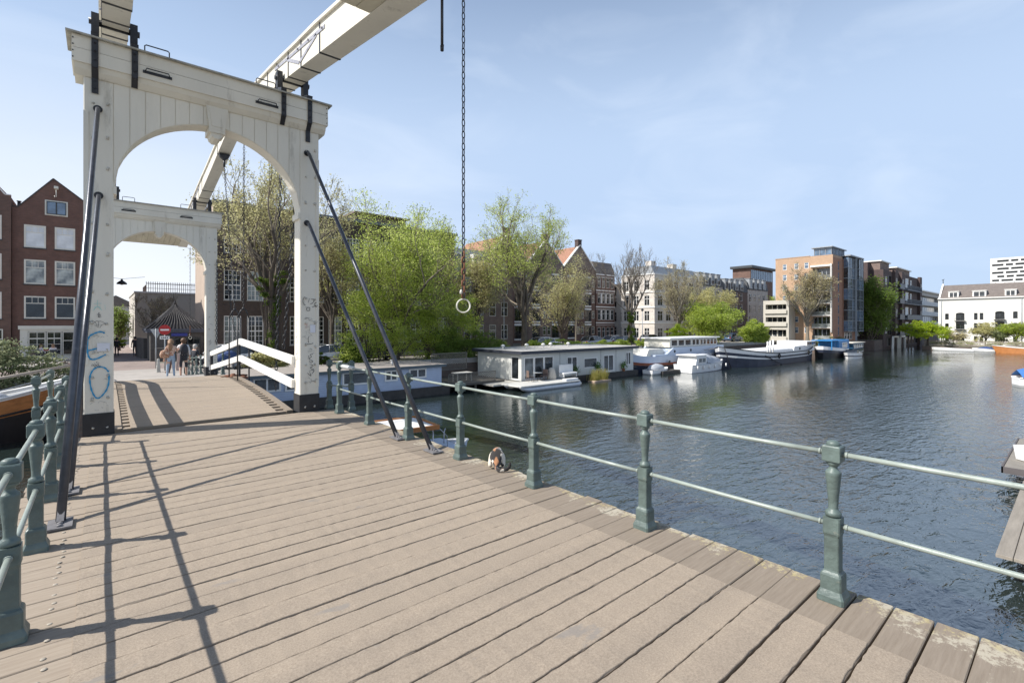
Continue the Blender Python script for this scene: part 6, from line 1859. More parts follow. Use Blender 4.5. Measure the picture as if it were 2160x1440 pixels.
# ================================================================== trees and plants
def np_mesh(name, verts, quads, matr, parent, loc=(0,0,0), smooth=False):
    me = bpy.data.meshes.new(name)
    nq = len(quads)
    me.vertices.add(len(verts)); me.vertices.foreach_set('co', np.asarray(verts, np.float32).ravel())
    me.loops.add(nq*4); me.loops.foreach_set('vertex_index', np.asarray(quads, np.int32).ravel())
    me.polygons.add(nq); me.polygons.foreach_set('loop_start', np.arange(0, nq*4, 4, dtype=np.int32))
    me.materials.append(matr)
    me.update(calc_edges=True)
    if smooth: me.polygons.foreach_set('use_smooth', np.ones(nq, bool))
    o = bpy.data.objects.new(name, me); C.objects.link(o)
    if parent is not None: o.parent = parent
    o.location = loc
    return o
def leaf_quads(P, size, rs, flat=.0):
    """one small folded-leaf quad per point"""
    n = len(P)
    a = rs.normal(size=(n,3)); a[:,2] *= (1-flat); a /= np.linalg.norm(a, axis=1)[:,None]+1e-9
    b = rs.normal(size=(n,3)); b -= a*(a*b).sum(1)[:,None]; b /= np.linalg.norm(b, axis=1)[:,None]+1e-9
    s = size*rs.uniform(.55,1.35,size=(n,1))
    v = np.empty((n,4,3))
    v[:,0] = P-a*s; v[:,1] = P-b*s*.55+a*s*.1; v[:,2] = P+a*s; v[:,3] = P+b*s*.55+a*s*.1
    return v.reshape(-1,3), np.arange(n*4).reshape(n,4)
def grow(seed, H, limbs, levels, spread, up, trunk_frac, ratio=.62, kids=(7,5,4,3), wob=.18):
    """returns list of branches [(points, r0, r1, level)] in a unit frame of height about H"""
    r_ = random.Random(seed)
    out = []
    def br(p, d, L_, r0, lv):
        ns = 5 if lv < 2 else 4
        pts = [p.copy()]; dd = d.copy()
        for i in range(ns):
            dd = (dd + Vector((r_.gauss(0,wob),r_.gauss(0,wob),r_.gauss(0,wob*.6)+up*.10))).normalized()
            pts.append(pts[-1] + dd*(L_/ns))
        out.append((pts, r0, r0*(.45 if lv else .62), lv))
        if lv >= levels: return
        nk = kids[min(lv, len(kids)-1)]
        for k in range(nk):
            t = r_.uniform(.30 if lv else .0, 1.0)
            if k == 0: t = 1.0
            i = min(ns-1, int(t*ns)); f = t*ns - i
            q = pts[i].lerp(pts[i+1], f)
            base = (pts[i+1]-pts[i]).normalized()
            ang = r_.uniform(.35,.85)*spread if k else r_.uniform(.05,.25)
            ax = base.orthogonal().normalized(); ax.rotate(Matrix.Rotation(r_.uniform(0,2*PI), 3, base))
            nd = base.copy(); nd.rotate(Matrix.Rotation(ang, 3, ax))
            br(q, nd, L_*ratio*r_.uniform(.75,1.15)*(1.15-.35*t), r0*(.62 if k == 0 else .46)*(1-.3*t), lv+1)
    # trunk
    tp = [Vector((0,0,0))]; d = Vector((r_.gauss(0,.03),r_.gauss(0,.03),1)).normalized()
    th = H*trunk_frac
    for i in range(4):
        d = (d+Vector((r_.gauss(0,.04),r_.gauss(0,.04),.05))).normalized(); tp.append(tp[-1]+d*th/4)
    out.append((tp, 1.0, .72, -1))
    for k in range(limbs):
        az = 2*PI*(k+r_.uniform(-.25,.25))/limbs
        inc = r_.uniform(.15,.75)*spread if k else .05
        dd = Vector((math.sin(inc)*math.cos(az), math.sin(inc)*math.sin(az), math.cos(inc)))
        st = tp[-1] if k < 3 else tp[-1].lerp(tp[-2], r_.uniform(0,1.6) if r_.random() < .6 else 0)
        br(st, dd, H*(1-trunk_frac)*r_.uniform(.42,.6), .55 if k else .68, 0)
    return out
BARK = mat('bark', (.085,.070,.055), .95, .3, 4, .8, 18, stretch=(1,1,.3))
BARKP = mat('pale_bark', (.20,.175,.14), .95, .25, 4, .6, 18, stretch=(1,1,.3))
BARKG = mat('grey_bark', (.14,.12,.10), .95, .25, 4, .6, 18, stretch=(1,1,.3))
BARKT = mat('twig_bark', (.21,.175,.135), .95, .25, 4)
LF = {
 'vivid': leaf_mat('vivid_spring_leaves', (.27,.37,.04), (.58,.66,.13), .68, 1.3),
 'mid': leaf_mat('mid_green_leaves', (.20,.29,.035), (.46,.54,.09), .62, 1.3),
 'bud': leaf_mat('olive_spring_buds', (.36,.34,.13), (.62,.58,.27), .5, 1.6),
 'pale': leaf_mat('pale_catkins', (.38,.33,.18), (.58,.52,.28), .42, 1.6),
 'dark': leaf_mat('dark_green_leaves', (.07,.12,.02), (.20,.28,.05), .5, 1.3),
 'lime': leaf_mat('lime_leaves', (.22,.34,.02), (.42,.50,.04), .5, 1.5),
 'ivy': leaf_mat('ivy_leaves', (.03,.06,.012), (.13,.19,.03), .3, 2.5),
 'bush': leaf_mat('grey_green_bush_leaves', (.12,.15,.07), (.34,.37,.20), .4, 2.5),
}
def tree(name, label, x, y, z, H, Wd, leafkey, nleaf, lsize, seed, tr=.22, limbs=6, levels=3, trunk_frac=.22, spread=1.0, up=1.0, kids=(6,5,4,3), bark=None, jit=.25, lowfill=0.0, group=None, minlv=2, rk=1.0):
    t_ = thing(name, label, 'tree', (x,y,z), 0, group)
    B_ = grow(seed, 1.0, limbs, levels, spread, up, trunk_frac, kids=kids)
    top = max(p.z for b in B_ for p in b[0])
    rad = sorted(math.hypot(p.x,p.y) for b in B_ for p in b[0])[-max(1,len(B_)//12)]
    sx, sz = (Wd/2)/max(rad,1e-3), H/top
    tr_m = MB(); tw = MB(); tips = []
    minr = .0085*rk
    for pts, r0, r1, lv in B_:
        q = [Vector((p.x*sx, p.y*sx, p.z*sz)) if lv >= 0 else Vector((p.x*sx*.5, p.y*sx*.5, p.z*sz)) for p in pts]
        n_ = len(q)
        rr = [max(minr, tr*(r0+(r1-r0)*i/(n_-1))) for i in range(n_)]
        if lv == -1: rr[0] *= 1.35
        (tr_m if lv <= 0 else tw).tube(q, rr, {-1:10,0:7,1:5,2:4}.get(lv,3), 0, False, lv < 2)
        if lv >= minlv: tips += [q[i].lerp(q[i+1], f) for i in range(n_-1) for f in (.3,.8)]
    tr_m.build('trunk', bark or BARK, t_, fix=False)
    tw.build('branches', BARKT if bark is None else bark, t_, fix=False)
    if nleaf:
        rs = np.random.RandomState(seed)
        T = np.array([tuple(p) for p in tips])
        wgt = rs.gamma(.7, 1.0, len(T)); wgt /= wgt.sum()
        idx = rs.choice(len(T), nleaf, p=wgt)
        P = T[idx] + rs.normal(size=(nleaf,3))*jit*np.array([1.05,1.05,.42])
        P = P[P[:,2] > H*.03]
        v, q = leaf_quads(P, lsize, rs, .3)
        np_mesh('crown', v, q, LF[leafkey], t_)
    return t_
def bush(name, label, x, y, z, blobs, leafkey, n, lsize, seed, cat='bush', group=None, shell_=.55):
    """blobs: (cx,cy,cz,rx,ry,rz) relative; leaves fill the outer shell of lumpy ellipsoids, with bare stems inside"""
    t_ = thing(name, label, cat, (x,y,z), 0, group)
    rs = np.random.RandomState(seed)
    vol = np.array([b[3]*b[4]*b[5] for b in blobs])**.7; vol /= vol.sum()
    Ps = []
    for b, f in zip(blobs, vol):
        k = int(n*f)
        sub = rs.normal(size=(max(4,int(k/90)),3)); sub /= np.linalg.norm(sub,axis=1)[:,None]; sub *= rs.uniform(.45,1.0,size=(len(sub),1))
        i = rs.randint(0, len(sub), k)
        d = sub[i] + rs.normal(size=(k,3))*np.array([.19,.19,.075])
        Ps.append(d*np.array(b[3:6]) + np.array(b[:3]))
    P = np.concatenate(Ps); P = P[P[:,2] > 0.0]
    v, q = leaf_quads(P, lsize, rs, .3)
    np_mesh('leaves', v, q, LF[leafkey], t_)
    m_ = MB(); r_ = random.Random(seed)
    for b in blobs:
        for k in range(7):
            e = Vector((b[0]+r_.uniform(-.7,.7)*b[3], b[1]+r_.uniform(-.7,.7)*b[4], b[2]+r_.uniform(.1,.75)*b[5]))
            s_ = Vector((b[0]*.6+r_.uniform(-.15,.15), b[1]*.6, 0)); mid = s_.lerp(e,.5)+Vector((r_.uniform(-.1,.1),r_.uniform(-.1,.1),.1))
            m_.tube([s_,mid,e], [.04,.025,.01], 5, 0, False)
    m_.build('stems', BARK, t_)
    return t_
P_ = lambda px, y: (xa(px, y), y)
# the big trees on the quay
x,y = P_(575,36.2); tree('plane_tree', 'tall knotty plane tree with ivy and sparse olive buds, seen through the portal arch', x,y,GZ, 14.6, 10.8, 'bud', 19000, .064, 11, .28, 7, 4, .30, 1.0, 1.2, (5,5,4,3), jit=.22, rk=1.1)
ivt = bush('ivy', 'dark ivy wrapped around the trunk of the plane tree behind the portal', x-.05,y-.25,GZ, [(0,0,2.0,.42,.4,2.0),(.1,0,4.4,.5,.4,1.4),(-.5,0,5.6,.7,.4,1.1),(.55,0,5.9,.7,.4,1.1)], 'ivy', 3200, .07, 5, 'ivy')
x,y = P_(700,39.5); tree('tree', 'slender olive-budded tree just right of the right portal post', x,y,GZ, 12.0, 7.0, 'bud', 9000, .07, 21, .2, 6, 4, .3, .9, 1.3, (5,4,4,3))
x,y = P_(835,37.0); tree('leafy_tree', 'large vivid yellow-green tree with dense crown right of the stay rods', x,y,GZ, 13.9, 12.0, 'vivid', 40000, .072, 31, .30, 8, 4, .12, 1.25, .6, (6,5,4,3), jit=.40, minlv=1)
x,y = P_(765,35.2); bush('shrub', 'bright green shrub hanging low over the quay below the large vivid tree, left part', x,y,GZ, [(0,0,1.6,2.2,1.0,1.8),(2.3,.2,2.6,2.6,1.3,2.4),(4.6,.3,2.0,2.4,1.2,2.0),(1.2,.5,4.6,2.4,1.4,1.8)], 'vivid', 14000, .075, 41, 'shrub')
x,y = P_(925,36.0); bush('shrub', 'mid green tall shrub mass between the vivid tree and the white houseboat', x,y,GZ, [(0,0,2.4,2.3,1.2,2.6),(1.8,.3,4.4,2.2,1.3,2.2),(-1.6,.3,4.9,2.2,1.4,2.2),(3.0,.2,2.2,2.0,1.1,2.2)], 'mid', 15000, .075, 42, 'shrub')
x,y = P_(975,35.0); bush('shrub', 'dark green shrub at the water edge beside the left end of the white houseboat', x,y,GZ-.3, [(0,0,.9,2.0,.9,1.3),(2.3,.2,1.3,1.9,.9,1.5),(4.2,.3,.8,1.5,.8,1.1),(-1.4,.2,1.6,1.6,.9,1.5)], 'dark', 15000, .075, 43, 'shrub')
x,y = P_(905,40.5); tree('tree', 'loose pale green tree rising behind the large vivid tree', x,y,GZ, 13.6, 7.5, 'vivid', 9000, .08, 22, .22, 6, 4, .25, .9, 1.3, (5,4,4,3))
x,y = P_(1000,43.5); tree('tree', 'yellow-green loose tree behind the pull ring, left of the spreading elm', x,y,GZ, 12.0, 8.5, 'bud', 14000, .095, 23, .22, 7, 3, .2, 1.05, 1.0, (6,5,4,3), jit=.35)
x,y = P_(1106,36.6); tree('elm_tree', 'tall spreading elm with dark trunk and sparse young leaves behind the white houseboat', x,y,GZ, 16.8, 12.6, 'vivid', 18000, .07, 54, .36, 8, 4, .28, 1.05, 1.1, (5,5,4,3), jit=.28)
x,y = P_(1185,44.0); tree('tree', 'round olive-budded tree with several stems in front of the brown brick houses', x,y,GZ, 11.8, 9.4, 'bud', 12500, .095, 55, .18, 8, 4, .12, 1.1, .9, (6,5,4,3), jit=.34)
x,y = P_(1215,50.0); tree('tree', 'thin nearly bare twiggy tree top above the rightmost orange gable', x,y,GZ, 15.2, 7.5, 'pale', 900, .06, 56, .14, 6, 4, .3, .9, 1.5, (5,4,4,3), bark=BARKP)
x,y = P_(1328,38.0); tree('bare_tree', 'bare tree with ivy-clad trunk standing behind the right end of the white houseboat', x,y,GZ, 14.4, 9.2, 'pale', 900, .05, 57, .24, 7, 4, .32, .9, 1.4, (5,4,4,3), bark=BARKG, rk=1.1)
bush('ivy', 'ivy sleeve climbing the trunk of the bare tree by the houseboat', x,y-.2,GZ, [(0,0,1.6,.55,.5,1.8),(.1,0,3.7,.6,.5,1.3)], 'ivy', 2600, .085, 58, 'ivy')
x,y = P_(1432,40.0); tree('tree', 'pale twiggy catkin tree in front of the stone block, behind the barge saloon', x,y,GZ, 13.6, 8.6, 'pale', 7500, .075, 59, .22, 7, 4, .25, .8, 1.4, (5,5,4,3), bark=BARKP, rk=1.5)
x,y = P_(1512,42.0); tree('tree', 'pale olive tree behind the round green trees by the sailing barge', x,y,GZ, 9.8, 10.5, 'bud', 13000, .12, 60, .2, 7, 3, .2, 1.0, 1.0, (6,5,4,3), bark=BARKP, jit=.4)
x,y = P_(1492,36.0); tree('leafy_tree', 'round mid green tree behind the bow of the navy sailing barge', x,y,GZ, 6.6, 8.8, 'mid', 20000, .13, 61, .2, 8, 3, .12, 1.2, .7, (6,5,4,3), jit=.45, minlv=1)
x,y = P_(1415,36.0); bush('bush', 'yellow-green bush behind the left end of the barge saloon', x,y,GZ, [(0,0,1.0,1.6,1.0,1.2),(1.9,0,1.4,1.6,1.0,1.5)], 'lime', 5000, .10, 62)
x,y = P_(1592,31.0); 
y = 34.6; x = xa(1592,y); bush('bush', 'broad mid green bush behind the navy sailing barge', x,y,GZ, [(0,0,1.3,2.6,1.3,1.7),(-2.2,0,1.6,2.0,1.2,1.7),(2.4,0,1.2,2.0,1.2,1.6),(.8,.2,2.6,1.8,1.1,1.2)], 'mid', 17000, .12, 63)
x,y = P_(1648,35.2); tree('tree', 'narrow pale yellow-green tree in front of the cream balcony block', x,y,GZ, 9.0, 4.2, 'lime', 4200, .11, 64, .13, 6, 3, .2, .7, 1.4, (5,4,4,3), bark=BARKP, jit=.35)
x,y = P_(1703,30.4); tree('tree', 'large pale budding tree in front of the tall orange apartment building', x,y,GZ, 13.9, 9.8, 'pale', 12500, .085, 65, .30, 8, 4, .25, .8, 1.4, (5,5,4,3), bark=BARKP, rk=2.0)
x,y = P_(1838,25.6); tree('leafy_tree', 'dark green tree growing between the glass bay block and the dark brick building', x,y,GZ-1.6, 13.5, 8.0, 'dark', 18000, .17, 66, .25, 8, 3, .1, 1.0, .8, (6,5,4,3), jit=.5, minlv=1)
x,y = at(1957, 90.5); tree('leafy_tree', 'small spreading lime green tree leaning over the water left of the white warehouse', x,y,wz+.0, 4.6, 8.2, 'lime', 7500, .15, 67, .16, 6, 3, .45, 1.5, .1, (6,5,4,3), jit=.30, minlv=1)
for px, yy_, h_, wd, k_, n_, lab, sd in ((2010,15.6,3.2,4.2,'pale',1300,'white flowering shrub at the left end of the warehouse garden',71),(2078,11.6,4.4,4.8,'bud',3800,'small twisted garden tree in front of the middle of the warehouse',72),(2112,9.6,3.8,3.2,'bush',3800,'drooping willow-like tree before the warehouse balconies',73),(2145,8.2,4.4,5.0,'mid',5600,'rounded green tree at the right of the warehouse garden',74)):
    x_ = 121.5; y_ = ya(px, x_)
    tree('tree', lab, x_, y_, wz, h_, wd, k_, n_, .12, sd, .12, 6, 3, .3, 1.2, .6, (6,5,4,3), jit=.3)
# left bank
bush('bush', 'large grey-green bush at the left edge, between the barge and the gable houses', -4.0,34.3,GZ-.7, [(0,0,1.4,2.0,1.1,1.5),(2.0,.2,.9,1.3,.9,1.0),(-2.6,0,1.6,2.2,1.2,1.7),(.2,.2,2.1,1.2,.9,.9)], 'bush', 15000, .075, 81)
x,y = 4.1,58.0; tree('bare_tree', 'pale bare tree in front of the plaster building behind the kiosk', x,y,GZ, 6.3, 4.6, 'pale', 1200, .045, 82, .10, 6, 4, .28, .9, 1.2, (5,4,4,3), bark=BARKP, rk=1.3)
tree('tree', 'dark twiggy creeper-like tree on the left side of the alley', 1.5,70.0,GZ, 5.2, 2.8, 'dark', 3600, .10, 83, .12, 6, 3, .15, .8, 1, (6,5,4,3))
bush('bush', 'small bright lime bush at the far end of the alley', 1.55,62.0,GZ+.6, [(0,0,.5,.75,.6,.5)], 'lime', 1500, .07, 84)
# hedges and quay plants
def hedge(label, px0_, px1_, y, z, h, d, key, n, ls, seed):
    x0_, x1_ = xa(px0_, y), xa(px1_, y); W_ = x1_-x0_; k = max(2,int(W_/1.6)); r_ = random.Random(seed)
    bl = [((i+.5)*W_/k - W_/2, r_.uniform(-.2,.2), h*.45, W_/k*.75, d/2, h*.55*r_.uniform(.8,1.15)) for i in range(k)]
    return bush('hedge', label, (x0_+x1_)/2, y, z, bl, key, n, ls, seed, 'hedge')
hedge('olive brown hedge on the quay seen under the white handrails', 520, 615, 34.9, GZ, 1.2, .9, 'bud', 7000, .06, 91)
hedge('dark leafy shrub beside the parked silver car right of the portal', 722, 768, 35.6, GZ, 1.6, 1.0, 'dark', 4500, .07, 92)
hedge('small dark bush in front of the parked silver car', 672, 694, 34.9, GZ, 1.0, .8, 'ivy', 2000, .06, 99)
hedge('green hedge with garden plants along the quay behind the white houseboat', 1118, 1215, 35.4, GZ, 1.5, 1.2, 'vivid', 9000, .085, 93)
hedge('green quay bushes between the parked cars behind the houseboat roof', 1235, 1320, 35.6, GZ, 1.2, 1.2, 'mid', 7000, .09, 94)
hedge('low green plants on the quay by the stern of the blue and white barge', 1345, 1400, 35.6, GZ, 1.2, 1.0, 'mid', 4000, .10, 95)
hedge('mixed garden plants on the bank below the orange building', 1660, 1780, 27.8 if False else 26.7, GZ-.6, 1.5, 1.2, 'bush', 5000, .12, 96)
hedge('low garden shrubs along the picket fence of the warehouse', 2060, 2158, 12.0, wz, 1.0, 1.0, 'mid', 100, .1, 97) if False else None
t_ = bush('hedge', 'row of low green shrubs behind the picket fence of the warehouse', 119.6,12.0,wz, [(0,-5,.5,.9,2.0,.7),(0,-1.5,.5,.9,1.8,.7),(0,2.0,.5,.9,1.8,.6),(0,5,.5,.9,1.6,.6)], 'mid', 5000, .11, 98, 'hedge')
# floating iris raft
t_ = thing('floating_planter', 'small floating raft with yellow-green reeds in front of the white houseboat', 'floating planter', (xa(1265,26.3),26.3,WZ))
m_ = MB(); m_.cbox(-1.1,-.4,-.05,1.1,.4,.12,.05); m_.build('raft', mat('raft_wood', (.40,.30,.22), .9, .2, 4), t_)
rs = np.random.RandomState(7); n_ = 520
bx = rs.normal(size=n_)*.42*1.1; bx = np.where(rs.rand(n_) < .5, bx*.5-.62, bx*.5+.42); by = rs.uniform(-.3,.3,n_)
hh = rs.uniform(.35,1.0,n_); an = rs.normal(size=(n_,2))*.10
v = np.empty((n_,4,3)); w_ = .016
v[:,0] = np.stack([bx-w_,by,np.full(n_,.1)],1); v[:,1] = np.stack([bx+w_,by,np.full(n_,.1)],1)
v[:,2] = np.stack([bx+an[:,0]+w_*.4,by+an[:,1],.1+hh],1); v[:,3] = np.stack([bx+an[:,0]-w_*.4,by+an[:,1],.1+hh],1)
np_mesh('reeds', v.reshape(-1,3), np.arange(n_*4).reshape(n_,4), leaf_mat('reed_leaves', (.28,.30,.04), (.50,.40,.12), .4, 3), t_)

# ================================================================== vehicles
RUB = mat('tyre_rubber', (.02,.02,.021), .8, .2, 8)
def car(label, x, y, z, rz, paint, L_=4.2, suv=0.0):
    t_ = thing('parked_car', label, 'car', (x,y,z), rz, 'cars parked along the quay')
    W_ = 1.74
    st = [(-.5,.38,.70,.74),(-.46,.28,.80,.90),(-.33,.22,.86,.97),(-.1,.2,.92,1.0),(.18,.2,.93,1.0),(.30,.2,.88,.99),(.42,.24,.76,.94),(.48,.30,.66,.84),(.5,.36,.56,.70)]
    m_ = MB(); v = []; f = []
    for t, z0_, z1_, wf in st:
        x_ = t*L_; hw = W_/2*wf; zm = (z0_+z1_)/2+.05
        for (a_, b_) in ((-.80,z0_),(-1,z0_+.12),(-1.0,zm),(-.93,z1_-.06),(-.80,z1_),(.80,z1_),(.93,z1_-.06),(1.0,zm),(1,z0_+.12),(.80,z0_)): v.append((x_, hw*a_, b_+suv*.12))
    n_ = 10
    for i in range(len(st)-1):
        for k in range(n_): f.append((i*n_+k, i*n_+(k+1)%n_, (i+1)*n_+(k+1)%n_, (i+1)*n_+k))
    f.append(tuple(range(n_-1,-1,-1))); f.append(tuple(range((len(st)-1)*n_, len(st)*n_)))
    m_.add(v, f, 0, True); m_.build('body', paint, t_)
    cs = [(-.42,.84,.88,.84),(-.34,.84,1.30,.78),(-.22,.86,1.42,.74),(.02,.88,1.43,.74),(.16,.88,1.28,.77),(.29,.86,.92,.84)]
    m_ = MB(); v = []; f = []
    for t, z0_, z1_, wf in cs:
        x_ = t*L_; z1_ += suv*.2
        for (a_, b_) in ((-.96,z0_+suv*.12),(-wf,z1_-.05),(-wf*.88,z1_),(wf*.88,z1_),(wf,z1_-.05),(.96,z0_+suv*.12)): v.append((x_, W_/2*a_*.93, b_))
    for i in range(len(cs)-1):
        for k in range(5): f.append((i*6+k, i*6+k+1, (i+1)*6+k+1, (i+1)*6+k))
    m_.add(v, f, 0, False); m_.build('window', GLASS, t_)
    m_ = MB()
    for s_ in (-1,1):
        for i in range(len(cs)-1):
            a_, b_ = cs[i], cs[i+1]
            pa = Vector((a_[0]*L_, s_*W_/2*a_[3]*.93, a_[2]+suv*.2-.035)); pb = Vector((b_[0]*L_, s_*W_/2*b_[3]*.93, b_[2]+suv*.2-.035))
            m_.tube([pa,pb], .035, 5)
        for t in (-.16,.02): m_.tube([(t*L_, s_*W_/2*.95*.94, .88+suv*.12),(t*L_, s_*W_/2*.74*.95, 1.40+suv*.2)], .028, 5)
    m_.box(-.24*L_,-.6,1.415+suv*.2,.03*L_,.6,1.445+suv*.2)
    m_.build('roof_frame', paint, t_)
    for tx in (-.31,.32):
        for s_ in (-1,1):
            m_ = MB(); m_.tube([(tx*L_, s_*(W_/2-.20), .31),(tx*L_, s_*(W_/2+.0), .31)], .31, 18); wh = m_.build('wheel', RUB, t_)
            m_ = MB(); m_.tube([(tx*L_, s_*(W_/2-.0), .31),(tx*L_, s_*(W_/2+.012), .31)], .19, 14); m_.build('rim', mat('alloy_rim', (.4,.4,.42), .3, .1, 6, metal=.7), wh)
    for s_ in (-1,1):
        m_ = MB(); m_.lathe([(.11,0),(.10,.05),(.02,.08)], 10); m_.v = [(p[2]+.475*L_, p[0]*1.3+s_*.60, p[1]+.64+suv*.1) for p in m_.v]; m_.build('headlight', mat('headlight_glass', (.6,.6,.62), .15), t_)
        m_ = MB(); m_.box(-.5*L_-.01,s_*.62-.12,.62,-.5*L_+.05,s_*.62+.12,.78); m_.build('tail_light', mat('red_lamp_glass', (.3,.02,.02), .3), t_)
        m_ = MB(); m_.cbox(.17*L_,s_*(W_/2+.06)-.08,.92,.17*L_+.12,s_*(W_/2+.06)+.08,1.04,.02); m_.build('wing_mirror', paint, t_)
    return t_
SILV = mat('silver_car_paint', (.38,.39,.41), .25, .05, 2, metal=.5, coat=.5)
DKCAR = mat('dark_grey_car_paint', (.06,.065,.075), .25, .1, 2, metal=.3, coat=.5)
WCAR = mat('white_car_paint', (.70,.70,.70), .25, .05, 2, coat=.5)
BLCAR = mat('blue_car_paint', (.05,.10,.20), .25, .05, 2, coat=.5)
y = 37.2
car('silver grey hatchback parked on the quay right of the right portal post', xa(712,y),y,GZ+.01, R(-12), SILV)
car('dark car parked behind the portal stay rods, half hidden by shrubs', xa(790,y+.4),y+.4,GZ+.01, R(0), DKCAR)
y = 41.6
car('white estate car parked behind the hedge, under the spreading elm', xa(1150,y),y,GZ+.01, 0, WCAR, 4.5)
car('silver car parked left of the banded brick house', xa(1252,y),y,GZ+.01, 0, SILV)
car('white car parked in front of the banded brick house', xa(1290,y),y,GZ+.01, PI, WCAR)
car('silver car parked left of the ivy-clad bare tree', xa(1322,y-2),y-2,GZ+.01, 0, SILV)
car('dark grey car parked behind the bow of the blue and white barge', xa(1372,y),y,GZ+.01, 0, DKCAR)
car('blue car parked near the round green tree beyond the sailing barge', xa(1545,y-3),y-3,GZ+.01, 0, BLCAR)
y = 37.0
car('white van-like car parked behind the far portal railing, left of the plane tree', xa(497,y+.5),y+.5,GZ+.01, R(0), WCAR, 4.3, .8)

def bicycle(label, x, y, z, rz, colr=None, lean=0.0):
    t_ = thing('bicycle', label, 'bicycle', (x,y,z), rz, 'parked bicycles')
    t_.rotation_euler = (lean, 0, rz)
    fm = colr or BLACKP
    for xx in (-.52,.52):
        m_ = MB(); m_.tube([(xx+.33*math.cos(2*PI*k/20),0,.34+.33*math.sin(2*PI*k/20)) for k in range(20)], .019, 6, 0, False, True, True); wh = m_.build('wheel', RUB, t_)
        m_ = MB()
        for k in range(10): a_ = PI*k/10; m_.tube([(xx-.31*math.cos(a_),0,.34-.31*math.sin(a_)),(xx+.31*math.cos(a_),0,.34+.31*math.sin(a_))], .0028, 3, 0, False)
        m_.tube([(xx,-.04,.34),(xx,.04,.34)], .025, 6); m_.build('spokes', ZINC, wh)
    m_ = MB()
    bb = (-.06,0,.30); st_ = (-.20,0,.82); hd = (.36,0,.90); h2 = (.40,0,.72)
    for a_, b_, r_ in ((bb,st_,.016),(bb,h2,.018),((-.18,0,.74),hd,.015),(bb,(-.52,0,.34),.012),((-.19,0,.76),(-.52,0,.34),.010),(hd,(.52,0,.34),.014)): m_.tube([a_,b_], r_, 6)
    for s_ in (-1,1):
        m_.tube([(-.86,0,.34) if False else (-.85,s_*.01,.42),(-.72,s_*.02,.66),(-.52,s_*.02,.715),(-.30,s_*.02,.66)], .012, 5)
    m_.build('frame', fm, t_)
    m_ = MB(); m_.cbox(-.75,-.07,.73,-.28,.07,.75,.01); m_.tube([(-.52,.06,.34),(-.6,.07,.73)], .008, 4); m_.tube([(-.52,-.06,.34),(-.6,-.07,.73)], .008, 4); m_.build('carrier', IRON, t_)
    m_ = MB(); m_.prism([(-.13,-.09),(.0,-.05),(.15,-.015),(.15,.015),(0,.05),(-.13,.09)], 'z', 0, .05); m_.tube([(0,0,0),(.01,0,-.08)], .014, 6); m_.build('saddle', mat('brown_saddle', (.06,.035,.02), .6), t_, (-.22,0,.90))
    m_ = MB(); m_.tube([(.22,-.27,1.04),(.36,-.18,1.05),(.40,0,1.02),(.36,.18,1.05),(.22,.27,1.04)], .012, 6); m_.tube([(.36,0,.90),(.40,0,1.03)], .014, 6); m_.build('handlebar', ZINC, t_)
    m_ = MB(); m_.lathe([(.09,0),(.09,.02)], 12); m_.v = [(p[0]-.06,p[2]-.01,p[1]+.30) for p in m_.v]; m_.tube([(-.06,-.1,.22),(-.06,.1,.38)], .01, 5); m_.box(-.11,-.16,.20,-.01,-.08,.225); m_.box(-.11,.08,.375,-.01,.16,.40); m_.build('cranks', ZINC, t_)
    return t_
GRB = mat('grey_green_bike_frame', (.12,.15,.14), .4)
REDB = mat('red_bike_frame', (.25,.03,.03), .4)
bb = [(60,36.5,12,GRB,'grey bicycle parked behind the large bush on the left quay'),(160,38.5,-30,None,'black bicycle standing further back on the left quay behind the stay rods'),(107,34.9,8,GRB,'grey bicycle parked broadside in front of the cafe terrace'),(84,35.6,25,None,'black bicycle leaning left of the grey one by the cafe terrace'),(140,35.2,-65,None,'black bicycle seen end-on right of the cafe terrace, near the stay rods'),(150,36.4,-50,REDB,'red bicycle half hidden behind the left stay rods'),(128,36.6,60,None,'dark bicycle behind the grey bicycle on the left quay')]
for px,y,dg,cl,lb in bb: bicycle(lb, xa(px,y), y, GZ+.01, R(dg), cl)
for px,y,dg,cl,lb in ((438,33.2,10,None,'black bicycle parked at the far railing beside the far right portal post'),(470,34.8,-15,GRB,'grey bicycle parked under the peak of the white handrails'),(655,34.5,70,REDB,'bicycle with red frame standing behind the right portal post'),(520,35.2,20,None,'dark bicycle parked left of the olive hedge')): bicycle(lb, xa(px,y), y, GZ+.01, R(dg), cl)
# scooter under a blue cover
t_ = thing('scooter', 'motor scooter under a dark blue cover right of the far portal', 'scooter', (xa(478,35.0),35.0,GZ+.01), R(15))
for xx in (-.6,.62): m_ = MB(); m_.tube([(xx,-.05,.24),(xx,.05,.24)], .24, 16); m_.build('wheel', RUB, t_)
m_ = MB(); m_.cbox(-.8,-.16,.25,.0,.16,.72,.05); m_.prism([(.35,.25),(.62,.35),(.55,1.0),(.42,1.05)], 'y', -.18, .18); m_.build('body', mat('grey_scooter', (.4,.4,.42), .3), t_)
m_ = MB(); m_.lathe([(.5,.0),(.52,.25),(.42,.5),(.2,.62),(.02,.66)], 12); m_.v = [(p[0]*1.4, p[1]*.6, p[2]+.60+.08*math.sin(6*p[0])) for p in m_.v]; m_.build('cover', mat('navy_cover', (.03,.05,.14), .7), t_)

